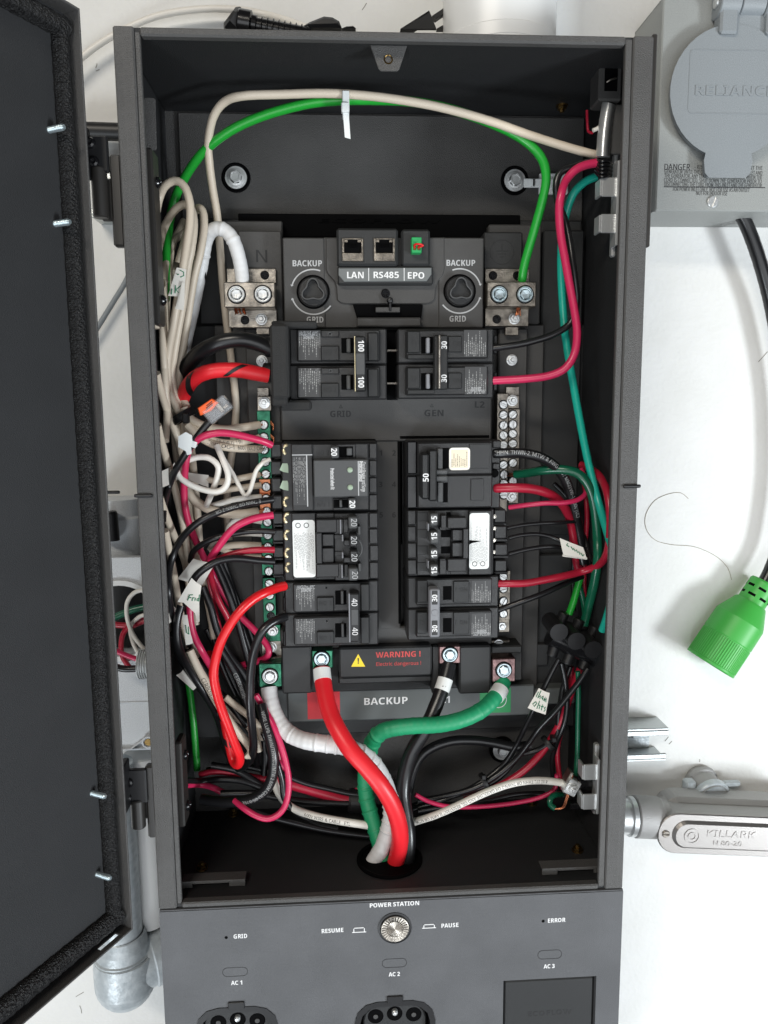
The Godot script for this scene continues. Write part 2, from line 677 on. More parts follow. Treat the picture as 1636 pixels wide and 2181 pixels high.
func make_materials():
	font_plain = SystemFont.new()
	font_plain.font_names = PackedStringArray(["Droid Sans"])
	font_bold = SystemFont.new()
	font_bold.font_names = PackedStringArray(["Droid Sans"])
	font_bold.font_weight = 700
	var grain := noise_normal(0.09, 5.0)
	var speckle := noise_colour(0.11, Color(0.8, 0.8, 0.8), Color(1, 1, 1), 256, 3, 5)
	var coat := func(c: Color, rough: float, scale: float, ns: float, spec := 0.5) -> StandardMaterial3D:
		var m := mat(c, rough, 0.0, spec)
		m.normal_enabled = true
		m.normal_texture = grain
		m.normal_scale = ns
		m.albedo_texture = speckle
		tri_scale(m, scale)
		return m
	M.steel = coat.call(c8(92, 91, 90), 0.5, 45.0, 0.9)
	M.steel_part_shade = coat.call(c8(76, 75, 74), 0.6, 45.0, 0.8)  # same paint as steel, toned down for shade at the back
	M.steel_in_shade = coat.call(c8(36, 37, 39), 0.6, 45.0, 0.8)  # same paint again, darkened for shade on inner walls, roof and floor
	M.door = coat.call(c8(50, 51, 53), 0.7, 60.0, 0.5)
	M.face = coat.call(c8(98, 99, 102), 0.55, 60.0, 0.5)
	M.chassis = coat.call(c8(74, 73, 72), 0.55, 70.0, 0.5)
	M.chassis_dark = coat.call(c8(40, 41, 42), 0.55, 70.0, 0.4)
	M.breaker = coat.call(c8(38, 38, 39), 0.38, 80.0, 0.35)
	M.breaker_dark = coat.call(c8(28, 29, 30), 0.45, 80.0, 0.3)
	M.breaker_grey = coat.call(c8(78, 79, 80), 0.5, 80.0, 0.35)
	M.tie_silver = coat.call(c8(140, 141, 146), 0.4, 80.0, 0.3)
	# hand marks and dust: a broad cloudy variation over the painted sheet metal
	var smudge := noise_colour(0.012, Color(0.9, 0.9, 0.9), Color(1.0, 1.0, 1.0), 512, 6, 31)
	for m in [M.steel, M.door, M.face, M.steel_part_shade, M.chassis, M.grey_paint if M.has("grey_paint") else M.steel]:
		m.detail_enabled = true
		m.detail_albedo = smudge
		m.detail_blend_mode = BaseMaterial3D.BLEND_MODE_MUL
		m.detail_uv_layer = BaseMaterial3D.DETAIL_UV_2
		m.uv2_triplanar = true
		m.uv2_world_triplanar = true
		m.uv2_scale = Vector3.ONE * 3.1
	M.black = mat(c8(22, 22, 24), 0.45)
	M.pitch = mat(c8(6, 6, 7), 0.7, 0.0, 0.15)  # near-black that also paints the shade in slots, gaps and mouths
	M.gloss_black = mat(c8(20, 20, 22), 0.22)
	M.bracket = coat.call(c8(42, 42, 42), 0.7, 60.0, 1.2)
	M.hinge = mat(c8(46, 44, 42), 0.4)
	var foam := mat(c8(28, 28, 29), 0.5)
	foam.normal_enabled = true
	foam.normal_texture = noise_normal(0.06, 24.0, 256, 4, FastNoiseLite.TYPE_CELLULAR)
	foam.normal_scale = 1.4
	tri_scale(foam, 40.0)
	M.foam = foam
	var wall := mat(c8(229, 229, 227), 0.75)
	wall.albedo_texture = noise_colour(0.006, Color(0.975, 0.975, 0.97), Color(1, 1, 1), 512, 5, 21)
	wall.normal_enabled = true
	wall.normal_texture = noise_normal(0.05, 6.0, 512, 4)
	wall.normal_scale = 0.12
	tri_scale(wall, 6.0)
	M.wall = wall
	M.mark = mat(c8(150, 146, 138), 0.8)
	M.hair = mat(c8(150, 140, 120), 0.6)
	var bright := func(c: Color, rough: float) -> StandardMaterial3D:
		var m := mat(c, rough, 1.0)
		m.normal_enabled = true
		m.normal_texture = grain
		m.normal_scale = 0.12
		tri_scale(m, 30.0)
		return m
	M.zinc = bright.call(c8(222, 224, 224), 0.36)
	M.zinc.metallic = 0.75
	M.nickel = bright.call(c8(176, 168, 156), 0.4)
	M.tin = bright.call(c8(200, 192, 180), 0.38)
	M.blue_zinc = bright.call(c8(200, 216, 222), 0.3)
	M.blue_zinc.metallic = 0.8
	M.green_reflect_metal = bright.call(c8(76, 146, 116), 0.38)  # metal with a green reflection put into its colour
	M.pink_reflect_metal = bright.call(c8(172, 140, 138), 0.38)  # metal with a pinkish reflection put into its colour
	var reflection_mottle := noise_colour(0.02, Color(0.55, 0.55, 0.56), Color(1, 1, 1), 256, 5, 77)  # mottled reflections put into the colour of the flat metals
	for m in [M.tin, M.nickel, M.green_reflect_metal, M.pink_reflect_metal]:
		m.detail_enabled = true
		m.detail_albedo = reflection_mottle
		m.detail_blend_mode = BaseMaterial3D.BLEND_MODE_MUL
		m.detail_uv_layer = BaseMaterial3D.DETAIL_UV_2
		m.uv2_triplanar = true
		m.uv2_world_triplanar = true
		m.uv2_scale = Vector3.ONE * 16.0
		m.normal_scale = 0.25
	M.brass = bright.call(c8(232, 218, 178), 0.38)
	M.brass.metallic = 0.8
	M.dull_brass = bright.call(c8(120, 98, 60), 0.4)
	M.copper = bright.call(c8(206, 134, 98), 0.38)
	var galv := mat(c8(210, 216, 219), 0.42, 0.2)
	galv.albedo_texture = noise_colour(0.03, Color(0.8, 0.82, 0.83), Color(1, 1, 1), 256, 4, 8)
	galv.normal_enabled = true
	galv.normal_texture = noise_normal(0.05, 8.0)
	galv.normal_scale = 0.12
	tri_scale(galv, 14.0)
	M.galvanised = galv
	M.strut = bright.call(c8(186, 190, 190), 0.4)
	var cast := mat(c8(168, 167, 166), 0.5, 0.35)
	cast.normal_enabled = true
	cast.normal_texture = grain
	cast.normal_scale = 0.7
	tri_scale(cast, 60.0)
	M.cast_aluminium = cast
	M.cover_aluminium = bright.call(c8(158, 154, 151), 0.45)
	M.grey_paint = coat.call(c8(164, 167, 165), 0.45, 50.0, 0.5)
	M.grey_plastic = coat.call(c8(150, 156, 160), 0.5, 50.0, 0.35)
	M.pale_paint = coat.call(c8(236, 240, 244), 0.5, 40.0, 0.5)
	M.pvc = mat(c8(226, 227, 226), 0.35)
	M.ink_dark = mat(c8(48, 48, 50), 0.7)
	M.ink_notice = mat(c8(84, 86, 86), 0.7)
	M.ink_white = mat(c8(222, 222, 222), 0.6)
	M.ink_grey = mat(c8(176, 177, 178), 0.6)
	M.ink_wire = mat(c8(150, 150, 148), 0.6)
	M.ink_red = mat(c8(188, 66, 64), 0.6)
	M.ink_green = mat(c8(20, 120, 84), 0.6)
	M.emboss = mat(c8(38, 39, 40), 0.5)
	M.engrave = mat(c8(34, 34, 35), 0.7)
	M.strip = mat(c8(104, 107, 107), 0.5)
	M.band = mat(c8(88, 92, 92), 0.5)
	M.label_red = mat(c8(206, 40, 52), 0.5)
	M.label_green = mat(c8(34, 150, 84), 0.5)
	M.yellow = mat(c8(238, 206, 40), 0.5)
	M.paper = mat(c8(226, 222, 214), 0.6)
	M.sticker = mat(c8(222, 224, 222), 0.45)
	M.orange = mat(c8(240, 96, 34), 0.4)
	var clear := mat(Color(0.9, 0.92, 0.94, 0.12), 0.08)
	clear.transparency = BaseMaterial3D.TRANSPARENCY_ALPHA
	M.clear = clear
	var tie := mat(c8(224, 228, 228), 0.35)
	M.nylon = tie
	M.led = mat(c8(150, 168, 146), 0.3)
	var jacket := func(c: Color, rough := 0.36) -> StandardMaterial3D:
		return mat(c, rough)
	M.w_cream = jacket.call(c8(205, 192, 174), 0.42)
	M.w_white = jacket.call(c8(224, 220, 212))
	M.w_heavy_white = jacket.call(c8(214, 214, 214), 0.42)
	M.w_green = jacket.call(c8(34, 158, 52), 0.3)
	M.w_deep_green = jacket.call(c8(14, 86, 62), 0.25)
	M.w_teal = jacket.call(c8(26, 160, 140), 0.3)
	M.w_heat_green = jacket.call(c8(28, 142, 96), 0.5)
	M.w_black = jacket.call(c8(24, 24, 26), 0.3)
	M.w_red = jacket.call(c8(216, 26, 34), 0.32)
	M.w_heavy_red = jacket.call(c8(222, 34, 44), 0.4)
	M.w_crimson = jacket.call(c8(164, 26, 50), 0.34)
	M.w_pink = jacket.call(c8(194, 40, 84), 0.34)
	M.plug_green = jacket.call(c8(62, 164, 66), 0.45)
	for k in 3:
		var pm := mat(Color.WHITE, 0.5)
		pm.albedo_texture = [print_texture(c8(168, 168, 166), c8(58, 58, 59), 96, 96, 12, 4), print_texture(c8(70, 70, 72), c8(222, 223, 221), 96, 192, 22, 9), print_texture(c8(80, 74, 62), c8(226, 214, 190), 96, 96, 9, 15)][k]
		M["print_%s" % ["dark", "white", "cream"][k]] = pm


# a flat printed plate whose texture rows run up the face (turn = quarter turns of the print)
func printed(called: String, r: Array, z: float, m: Material, parent: Node3D, quarter := 1):
	var g := geo()
	var q := [v(r[0], r[1], z), v(r[2], r[1], z), v(r[2], r[3], z), v(r[0], r[3], z)]
	var t := [w(0, 1), w(1, 1), w(1, 0), w(0, 0)]
	var o := Vector3(0, 0, 1)
	var a: Array = []
	for i in 4:
		a.append(t[(i + quarter) % 4])
	g.tri(q[0], q[1], q[2], o, o, o, a[0], a[1], a[2])
	g.tri(q[0], q[2], q[3], o, o, o, a[0], a[2], a[3])
	return part(called, g, m, parent)


func slab(g: Geo, r: Array, z0: float, z1: float, bv := 0.6):
	g.box(r[0], r[1], r[2], r[3], z0, z1, bv)


# ---------------------------------------------------------------- the wall
func build_wall():
	org = v(0, 300, -158)
	xf = Transform3D.IDENTITY
	var g := geo()
	g.box(-1500, -1000, 1500, 1500, -190, -158, 0)
	var o := part("wall", g, M.wall, self)
	o.name = "wall"
	o.position = org
	o.set_meta("kind", "structure")
	o.set_meta("label", "white painted wall behind the panel")
	# small scuffs and scratches on the paint
	g = geo()
	for s in [[v(237.9, 37, -157.8), 8, 40], [v(272, 41.9, -157.8), 14, 52], [v(275.8, 38, -157.8), 10, 48], [v(305.3, 18.9, -157.8), 7, 90], [v(-8.9, 682.5, -157.8), 16, 55], [v(-226.7, 633.7, -157.8), 9, 70], [v(-225.8, 630.2, -157.8), 8, 20], [v(-290.6, -194.7, -157.8), 22, 30], [v(-290.7, -210.5, -157.8), 20, 100], [v(344.7, 399.5, -157.8), 30, 48]]:
		var c: Vector3 = s[0]
		var d = v(cos(deg_to_rad(s[2])), sin(deg_to_rad(s[2])), 0) * (s[1] * 0.2)
		g.tube(PackedVector3Array([c - d, c + v(0.3, 0.2, 0), c + d]), 0.28, 5)
	part("scuff_mark", g, M.mark, o)
	g = geo()
	g.tube(smooth_line([v(282.1, 272.7, -157.6), v(274.8, 278, -157.6), v(263.9, 277.3, -157.6), v(251, 271.4, -157.6), v(243.2, 259, -157.6), v(243.7, 246, -157.6), v(252.5, 235, -157.6), v(268.1, 230.3, -157.6), v(290.4, 227.7, -157.6), v(310.9, 218.5, -157.6), v(322.7, 207.1, -157.6), v(326.9, 195.9, -157.6)], 4.0), 0.22, 5)
	org = v(0, 300, -158)
	one("loose_hair", g, M.hair, "fine loose thread curled on the white wall left of the green plug", "thread")



# ---------------------------------------------------------------- the steel enclosure with its open door
func build_enclosure():
	var e := thing("electrical_enclosure", "tall charcoal steel electrical panel box with its door swung open to the left", "electrical panel", v(0, 0, -66))
	var g := geo()
	g.box(-170, -1, 170, 593, -133, -130, 0.5)
	part("back_panel", g, M.steel_part_shade, e)
	g = geo()
	g.box(-171, -1, -168, 593, -131, -1.5, 0.6)
	part("side_wall", g, M.steel_in_shade, e)
	g = geo()
	g.box(168, -1, 171, 593, -131, -1.5, 0.6)
	part("side_wall", g, M.steel_in_shade, e)
	g = geo()
	g.box(-168, 590, 168, 593.4, -131, -1.5, 0.6)
	part("top_wall", g, M.steel_in_shade, e)
	g = geo()
	g.box(-168, -1.4, 168, 2, -131, -1.5, 0.6)
	part("floor_plate", g, M.steel_in_shade, e)
	g = geo()
	g.box(-171.4, -1.6, -158.6, 593.6, -4, 0.2, 1.2)
	g.box(-158.6, 0, -155.2, 592, -5, -1.6, 0.5)
	part("front_rim", g, M.steel, e)
	g = geo()
	g.box(158, -1.6, 171.6, 593.6, -4, 0.2, 1.2)
	g.box(153.4, 0, 158, 592, -5, -1.2, 0.5)
	part("front_rim", g, M.steel, e)
	g = geo()
	g.box(-155.2, 588.2, 153.4, 593.4, -7, -0.2, 2.0)
	part("top_rim", g, M.steel, e)
	g = geo()
	g.box(-155.2, -1.5, 153.4, 2.6, -7, -0.2, 1.6)
	part("bottom_rim", g, M.steel, e)
	# thin catch plates folded round the right side and drip pins
	g = geo()
	slab(g, [171.2, 463, 174.6, 596], -60, -1.5, 1.2)
	part("side_flange", g, M.hinge, e)
	g = geo()
	g.box(171.4, 45, 173.4, 112, -40, -4, 0.8)
	part("latch_plate", g, M.hinge, e)
	for q in [v(-166.8, 300.7, 2), v(167.2, 302.2, 2), v(-208.6, 295.5, -70)]:
		g = geo()
		g.lathe(q + v(-6, 0, -1), Vector3.RIGHT, [w(0, 0), w(1.0, 0), w(1.3, 1), w(1.3, 11), w(1.0, 12), w(0, 12)], 12)
		part("hinge_pin", g, M.black, e)
	# tab with a threaded hole under the top edge
	g = geo()
	g.prism([w(-11.3, 590.5), w(13, 590.9), w(7.8, 576.3), w(6.2, 574.8), w(-4.5, 574.7), w(-6, 576.1)], -13.2, -12, 0.3)
	var tab := part("fixing_tab", g, M.steel, e)
	g = geo()
	g.lathe(v(0.5, 581.6, -12), Vector3(0, 0, 1), [w(3.0, 0.1), w(2.6, 0.8), w(2.2, 0.5), w(1.9, -1.0), w(0, -1.0)], 18)
	part("threaded_insert", g, M.dull_brass, tab)
	# side plate clips
	g = geo()
	g.prism([w(-159.8, 558.6), w(-152.6, 558.7), w(-151.7, 557.8), w(-152.2, 527.9), w(-153.2, 527), w(-159.9, 527)], -21.4, -20, 0.3)
	part("door_stop_tab", g, M.steel, e)
	# clips punched up from the floor
	for r in [[v(-158.5, 2, -19.9), v(-105.3, 2, -19.5), 1], [v(162.6, 2, -16.7), v(108.3, 2, -19.4), -1]]:
		g = geo()
		var a: Vector3 = r[0]
		var b: Vector3 = r[1]
		var s: float = r[2]
		var x0: float = a.x * 1000.0
		var x1: float = b.x * 1000.0
		var zz: float = a.z * 1000.0
		g.box(minf(x0, x0 + s * 8), 2, maxf(x0, x0 + s * 8), 6.4, zz, zz + 1.6, 0.3)
		g.box(minf(x0 + s * 8, x1 - s * 18), 5, maxf(x0 + s * 8, x1 - s * 18), 6.4, zz, zz + 1.6, 0.3)
		g.box(minf(x1 - s * 18, x1 - s * 6), 2, maxf(x1 - s * 18, x1 - s * 6), 6.4, zz, zz + 1.6, 0.3)
		g.box(minf(x0, x1 - s * 6), 6.2, maxf(x0, x1 - s * 6), 7.4, zz - 9, zz + 1.6, 0.4)
		part("floor_clip", g, M.steel, e)
	# mounting bolts through the back, each on a black ring painting its shade
	for q in [v(-113.6, 539.3, -126), v(110.3, 539, -126), v(106.7, 51.5, -126)]:
		g = geo()
		g.lathe(q, Vector3(0, 0, 1), [w(11.5, -3.9), w(11.5, 0.4), w(10.5, 1.0), w(9.6, 0.4), w(0, 0.3)], 32)
		var rim := part("bolt_shade_ring", g, M.pitch, e)
		shared("mounting_bolt", fixing("hex_bolt"), M.zinc, q + v(0, 0, 0.4), rim, Basis(Vector3(0, 0, 1), 0.3 + q.x * 9.0))
		g = geo()
		g.lathe(q + v(0, 0, 0.4), Vector3(0, 0, 1), [w(8.6, 0), w(8.6, 0.9), w(6.8, 1.0)], 32)
		part("washer", g, M.zinc, rim)
	# small fixings in the roof, floor and walls
	for q in [[v(142.4, 590, -106.5), Vector3.DOWN], [v(133.2, 2, -120.7), Vector3.UP], [v(151.3, 2, -45.3), Vector3.UP], [v(-134, 2, -122), Vector3.UP], [v(-147.8, 2, -42.8), Vector3.UP]]:
		g = geo()
		g.lathe(q[0], q[1], [w(4.6, 0), w(4.6, 1.0), w(4.0, 1.2)], 18)
		g.lathe(q[0], q[1], [w(3.6, 1.0), w(3.6, 3.4), w(2.0, 3.6), w(1.8, 5.4), w(0, 5.6)], 6)
		part("floor_nut", g, M.dull_brass, e)
	# round cable hole in the floor with its rubber ring
	g = geo()
	var hc := v(-0.8, 2.0, -44)
	g.lathe(hc, Vector3.UP, [w(26, 0), w(26, 1.4), w(24.5, 2.2), w(22.8, 1.4), w(22.8, 0.25), w(0, 0.25)], 40)
	part("cable_hole_ring", g, M.pitch, e)
	# the hinge plate on the inside of the left wall
	g = geo()
	g.box(-158.6, 414, -153.4, 526, -30, -12, 2.4)
	var hp := part("hinge_backing", g, M.hinge, e)
	for y in [431.0, 507.0]:
		shared("cross_screw", fixing("dome_screw"), M.gloss_black, v(-153.3, y, -22), hp, Basis(Vector3.UP, PI / 2))
	g = geo()
	g.box(-158.6, 52, -153.4, 118, -34, -16, 2.4)
	hp = part("hinge_backing", g, M.hinge, e)
	for y in [64.0, 104.0]:
		shared("cross_screw", fixing("dome_screw"), M.gloss_black, v(-153.3, y, -26), hp, Basis(Vector3.UP, PI / 2))
	# hinges between box and door
	for k in 2:
		var kc: Vector3 = [v(-186.2, 480.4, -6), v(-183.9, 59.5, -6)][k]
		var kl: float = [31.0, 22.0][k]
		g = geo()
		g.lathe(kc, Vector3.UP, [w(0, 0), w(4.2, 0), w(5.0, 0.8), w(5.0, kl - 1.0), w(4.4, kl), w(0, kl)], 24)
		var h := part("hinge", g, M.hinge, e)
		g = geo()
		slab(g, [[-179.7, 462.9, -172, 519.9], [-178, 50.4, -170.4, 105.6]][k], -13, -6, 1.4)
		slab(g, [[-187, 479.6, -176.3, 505.8], [-184, 63.8, -175.3, 83.6]][k], -13, -9, 1.0)
		part("box_leaf", g, M.hinge, h)
		g = geo()
		slab(g, [[-194.8, 508.1, -179.3, 530.1], [-192.7, 79.2, -176.3, 104.7]][k], -7, -3, 0.8)
		slab(g, [[-194.9, 503.2, -190.3, 534.5], [-192.4, 77.9, -187.9, 113]][k], -6, 10, 0.8)
		part("door_leaf", g, M.black, h)
		for q in [[v(-189.8, 525.3, -3), v(-188.1, 514, -3)], [v(-188.6, 95.4, -3), v(-190.2, 83.7, -3)]][k]:
			shared("cross_screw", fixing("dome_screw"), M.gloss_black, q, h)
	# ------------------------------------------------ the door, in its own axes: x from hinge to free edge, z outwards
	xf = Transform3D(Basis(Vector3(-0.4695, 0, 0.8829), Vector3.UP, Vector3(-0.8829, 0, -0.4695)), v(-186, 0, 18))
	g = geo()
	g.box(-1.2, -4, 372, 595, 12, 14.2, 0.5)
	var d := part("door", g, M.door, e, "open charcoal door with black foam seal round its edge")
	g = geo()
	g.box(-1.4, -4, 0, 595, 0, 12, 0.4)
	g.box(0, 593.6, 372, 595, 0, 12, 0.4)
	g.box(0, -4, 8, -2.6, 0, 12, 0.3)
	g.box(8, -4, 25, -2.6, 7.6, 12, 0.3)
	g.box(8, -4, 25, -2.6, 0, 4.2, 0.3)
	g.box(25, -4, 372, -2.6, 0, 12, 0.3)
	part("folded_edge", g, M.steel, d)
	for s in [[PackedVector3Array([v(6.2, 3, 9.8), v(6.2, 588, 9.8)]), 5.3], [PackedVector3Array([v(2, 7, 9.5), v(370, 7, 9.5)]), 6.2], [PackedVector3Array([v(2, 584, 9.5), v(370, 584, 9.5)]), 6.2]]:
		g = geo()
		var a: Vector3 = s[0][0]
		var b: Vector3 = s[0][1]
		var line := PackedVector3Array()
		for i in 241:
			var t := i / 240.0
			line.append(a.lerp(b, t) + v(0, 0, 0.35 * sin(i * 1.7) * sin(i * 0.31)))
		g.tube(line, s[1], 14, [], 0.35)
		part("foam_gasket", g, M.foam, d)
	for q in [523.0, 469.5, 104.0, 45.5]:
		g = geo()
		var prof := [w(2.0, 0)]
		for i in 11:
			prof.append(w(2.0, 0.6 + i))
			prof.append(w(1.65, 1.1 + i))
		prof.append(w(1.3, 12.0))
		prof.append(w(0, 12.2))
		g.lathe(v(16.5, q, 12), Vector3(0, 0, -1), prof, 16)
		part("threaded_stud", g, M.blue_zinc, d)
	xf = Transform3D.IDENTITY


# ---------------------------------------------------------------- the plastic carrier inside, with terminals
func build_interface_panel():
	var e := thing("wiring_carrier", "grey moulded carrier with transfer knobs, data ports and terminal bars filling the box", "circuit board carrier", v(0, 20, -128))
	var g := geo()
	slab(g, [-164.2, 75.5, 170.4, 424.1], -129.5, -118, 1.0)
	slab(g, [-145, 424.9, 164.4, 506.6], -129.5, -118.2, 1.0)
	slab(g, [131, 248.7, 164.9, 497.9], -118, -112, 2.0)
	slab(g, [130.9, 115.6, 170.4, 232.5], -118, -112.5, 2.0)
	part("side_tray", g, M.chassis_dark, e)
	g = geo()
	slab(g, [-126.5, 424, -76.8, 502.4], -118, -107, 1.0)
	slab(g, [85.8, 423.5, 128.4, 500.7], -118, -107, 1.0)
	slab(g, [-132.9, 115, 132.4, 423], -118, -107.4, 1.0)
	var base := part("base_plate", g, M.chassis, e)
	for r in [[-107.5, 132.6, -81.1, 419.5], [93.3, 126.4, 116.8, 419.1]]:
		g = geo()
		slab(g, r, -108, -99, 1.0)
		part("bar_seat", g, M.chassis, base)
	# upper cover of the back with a black slab for the shadowed slot below
	g = geo()
	g.box(-157.5, 506, 167, 588, -130, -126, 0.8)
	part("upper_cover", g, M.steel_part_shade, e)
	g = geo()
	slab(g, [-111.8, 492.1, 113.2, 510], -128, -116, 0.6)
	var slot := part("shaded_slot", g, M.pitch, e)
	write("ECOFLOW", v(-1.2, 504.6, -115.7), 3.0, M.pitch, slot, 0, true, 0.8, 98.0, "embossed_lettering")
	for k in 10:
		g = geo()
		slab(g, [-41.6, 458.6, -38.6, 461.5], -116, -114, 0.3)
	# N and ground pedestals
	g = geo()
	slab(g, [-109.9, 419.2, -76.8, 492.5], -118, -95, 1.0)
	var np := part("terminal_pedestal", g, M.chassis, e)
	write("N", v(-92.5, 473.4, -94.9), 9.0, M.engrave, np, 0, false, 0.3, 8.4, "engraved_letter")
	g = geo()
	slab(g, [79.8, 418.7, 110.4, 492.3], -118, -95, 1.0)
	np = part("terminal_pedestal", g, M.chassis_dark, e)
	g = geo()
	var c := v(94.1, 477.2, -95)
	var cc := Vector2(c.x, c.y) * 1000.0
	g.ring(circle(cc, 9.6, 32), circle(cc, 9.0, 32), -95.2, -94.8)
	for q in [[-5.0, 0.5, 5.0, 1.1], [-3.4, -1.8, 3.4, -1.2], [-1.6, -4.0, 1.6, -3.4], [-0.3, 1.0, 0.3, 6.0]]:
		g.box(cc.x + q[0], cc.y + q[1], cc.x + q[2], cc.y + q[3], -95.2, -94.8, 0.0)
	part("engraved_ground_mark", g, M.engrave, np)
	# block with the two transfer knobs
	g = geo()
	slab(g, [-75.2, 418.3, -44.1, 484.3], -118, -80, 0.8)
	slab(g, [42.3, 418, 77, 484.8], -118, -80, 0.8)
	slab(g, [-44.9, 418.3, 43.2, 484.8], -118, -81, 0.6)
	var block := part("knob_block", g, M.chassis, e)
	g = geo()
	g.prism([w(-42.8, 484.4), w(-43.2, 460.9), w(-41.9, 457.8), w(-37, 452.3), w(-35.7, 448.2), w(-35.1, 438.5), w(-32.3, 436.4), w(-28.4, 435.7), w(33, 435.7), w(36.6, 436.7), w(39.5, 439.2), w(40.5, 448.2), w(42.3, 453.1), w(45.9, 457.2), w(47, 461.4), w(46.9, 484.8)], -82, -79.2, 0.8)
	part("console_inlay", g, M.chassis, block)
	for k in 2:
		var kc: Vector3 = [v(-53.1, 444.7, -80), v(58.6, 445.4, -80)][k]
		var k2 := Vector2(kc.x, kc.y) * 1000.0
		g = geo()
		g.lathe(kc, Vector3(0, 0, 1), [w(12.6, 0), w(12.6, 0.2), w(11.8, 0.6), w(11.2, 0.6)], 40)
		var knob := part("transfer_knob", g, M.pitch, block)
		g = geo()
		g.lathe(kc, Vector3(0, 0, 1), [w(10.9, 0.2), w(10.9, 1.2), w(10.2, 1.8), w(0, 1.8)], 40)
		part("knob_disc", g, M.breaker, knob)
		g = geo()
		# three-lobed raised grip with a hollow face
		var outer := []
		var inner := []
		for i in 36:
			var a := PI / 2 + TAU * i / 36.0
			var r := 7.6 + 1.7 * cos(3.0 * (a - PI / 2))
			outer.append(k2 + Vector2(cos(a), sin(a)) * r)
			inner.append(k2 + Vector2(cos(a), sin(a)) * (r - 0.9))
		g.ring(outer, inner, -79.8, -72.5)
		part("knob_grip", g, M.breaker_grey, knob)
		g = geo()
		g.prism(inner, -80, -77, 0.2)
		part("knob_hollow", g, M.breaker_dark, knob)
		write("BACKUP", [v(-57.3, 465.6, -79.9), v(59.2, 466.2, -79.9)][k], 4.3, M.ink_grey, block, 0, true, 0.2, 22.0)
		write("GRID", [v(-52.1, 424.2, -79.9), v(57.2, 424.7, -79.9)][k], 4.3, M.ink_grey, block, 0, true, 0.2, 12.6)
		g = geo()
		var mir: float = [1.0, -1.0][k]
		for s in [[70.0, 162.0], [200.0, 322.0]]:
			var o1 := []
			var i1 := []
			for i in 17:
				var a: float = deg_to_rad(lerpf(s[0], s[1], i / 16.0))
				o1.append(k2 + Vector2(cos(a) * mir, sin(a)) * 17.0)
				i1.append(k2 + Vector2(cos(a) * mir, sin(a)) * 16.0)
			for i in 16:
				g.face([Vector3(o1[i].x, o1[i].y, -79.8) * 0.001, Vector3(o1[i + 1].x, o1[i + 1].y, -79.8) * 0.001, Vector3(i1[i + 1].x, i1[i + 1].y, -79.8) * 0.001, Vector3(i1[i].x, i1[i].y, -79.8) * 0.001], Vector3(0, 0, 1))
			var tip: float = deg_to_rad(s[1] + 4.0 if s[0] < 100.0 else s[0] - 5.0)
			var te: float = deg_to_rad(s[1] if s[0] < 100.0 else s[0])
			g.face([Vector3(k2.x + cos(te) * mir * 18.0, k2.y + sin(te) * 18.0, -79.8) * 0.001, Vector3(k2.x + cos(te) * mir * 15.4, k2.y + sin(te) * 15.4, -79.8) * 0.001, Vector3(k2.x + cos(tip) * mir * 16.6, k2.y + sin(tip) * 16.6, -79.8) * 0.001], Vector3(0, 0, 1))
		part("printed_arc", g, M.ink_grey, block)
	# data ports
	g = geo()
	slab(g, [-34.8, 462.5, 10.9, 489.4], -82, -71, 1.6)
	slab(g, [13.5, 462.8, 35, 489.2], -82, -72.5, 1.6)
	slab(g, [-34.5, 449.2, 37.5, 462.9], -82, -73.2, 1.2)
	var ports := part("port_block", g, M.chassis_dark, e)
	g = geo()
	g.prism([w(-33.7, 460.9), w(36, 461.4), w(36, 456.6), w(32.4, 451.5), w(-29.7, 451.1), w(-33.8, 455.8)], -74, -72, 0.4)
	var strip := part("port_label", g, M.strip, ports)
	write("LAN", v(-21.2, 455.8, -71.9), 4.6, M.ink_white, strip, 0, true, 0.2, 12.4)
	write("RS485", v(1.7, 455.9, -71.9), 4.6, M.ink_white, strip, 0, true, 0.2, 19.0)
	write("EPO", v(24.3, 455.6, -71.9), 4.6, M.ink_white, strip, 0, true, 0.2, 12.4)
	g = geo()
	for r in [[-11.5, 451.7, -11, 460.9], [15.1, 451.8, 15.6, 461]]:
		slab(g, r, -72.2, -71.8, 0.0)
	part("divider_line", g, M.ink_white, strip)
	for r in [[-30.9, 465.4, -15, 481.9], [-7.4, 465.5, 8.4, 482]]:
		var mx: float = (r[0] + r[2]) / 2.0
		var hw: float = (r[2] - r[0]) / 2.0
		var y0: float = r[1]
		var y1: float = r[3]
		g = geo()
		g.box(r[0], y0, r[2], y0 + 6.0, -71.2, -69.6, 0.3)
		g.box(r[0], y0 + 6.0, r[0] + 1.7, y1, -71.2, -69.6, 0.3)
		g.box(r[2] - 1.7, y0 + 6.0, r[2], y1, -71.2, -69.6, 0.3)
		g.box(r[0] + 1.7, y1 - 1.0, r[2] - 1.7, y1, -71.2, -69.6, 0.2)
		g.box(r[0] + 1.7, y1 - 2.9, mx - 3.6, y1 - 1.0, -71.2, -69.8, 0.2)
		g.box(mx + 3.6, y1 - 2.9, r[2] - 1.7, y1 - 1.0, -71.2, -69.8, 0.2)
		var jack := part("network_jack", g, M.nickel, ports)
		g = geo()
		g.box(r[0] + 1.5, y0 + 5.6, r[2] - 1.5, y1 - 0.8, -71.3, -70.9, 0)
		for i in 8:
			g.box(mx - 3.6 + i * 1.0, y1 - 6.4, mx - 3.2 + i * 1.0, y1 - 3.4, -70.9, -70.3, 0)
		part("jack_mouth", g, M.pitch, jack)
	g = geo()
	slab(g, [20.4, 470.8, 27.8, 481.9], -74, -65, 0.4)
	var term := part("green_terminal", g, M.label_green, ports)
	g = geo()
	slab(g, [21.5, 472.6, 23.8, 476.9], -66, -64.8, 0.2)
	slab(g, [24.7, 472.6, 26.9, 476.9], -66, -64.8, 0.2)
	part("screw_slot", g, M.dull_brass, term)
	g = geo()
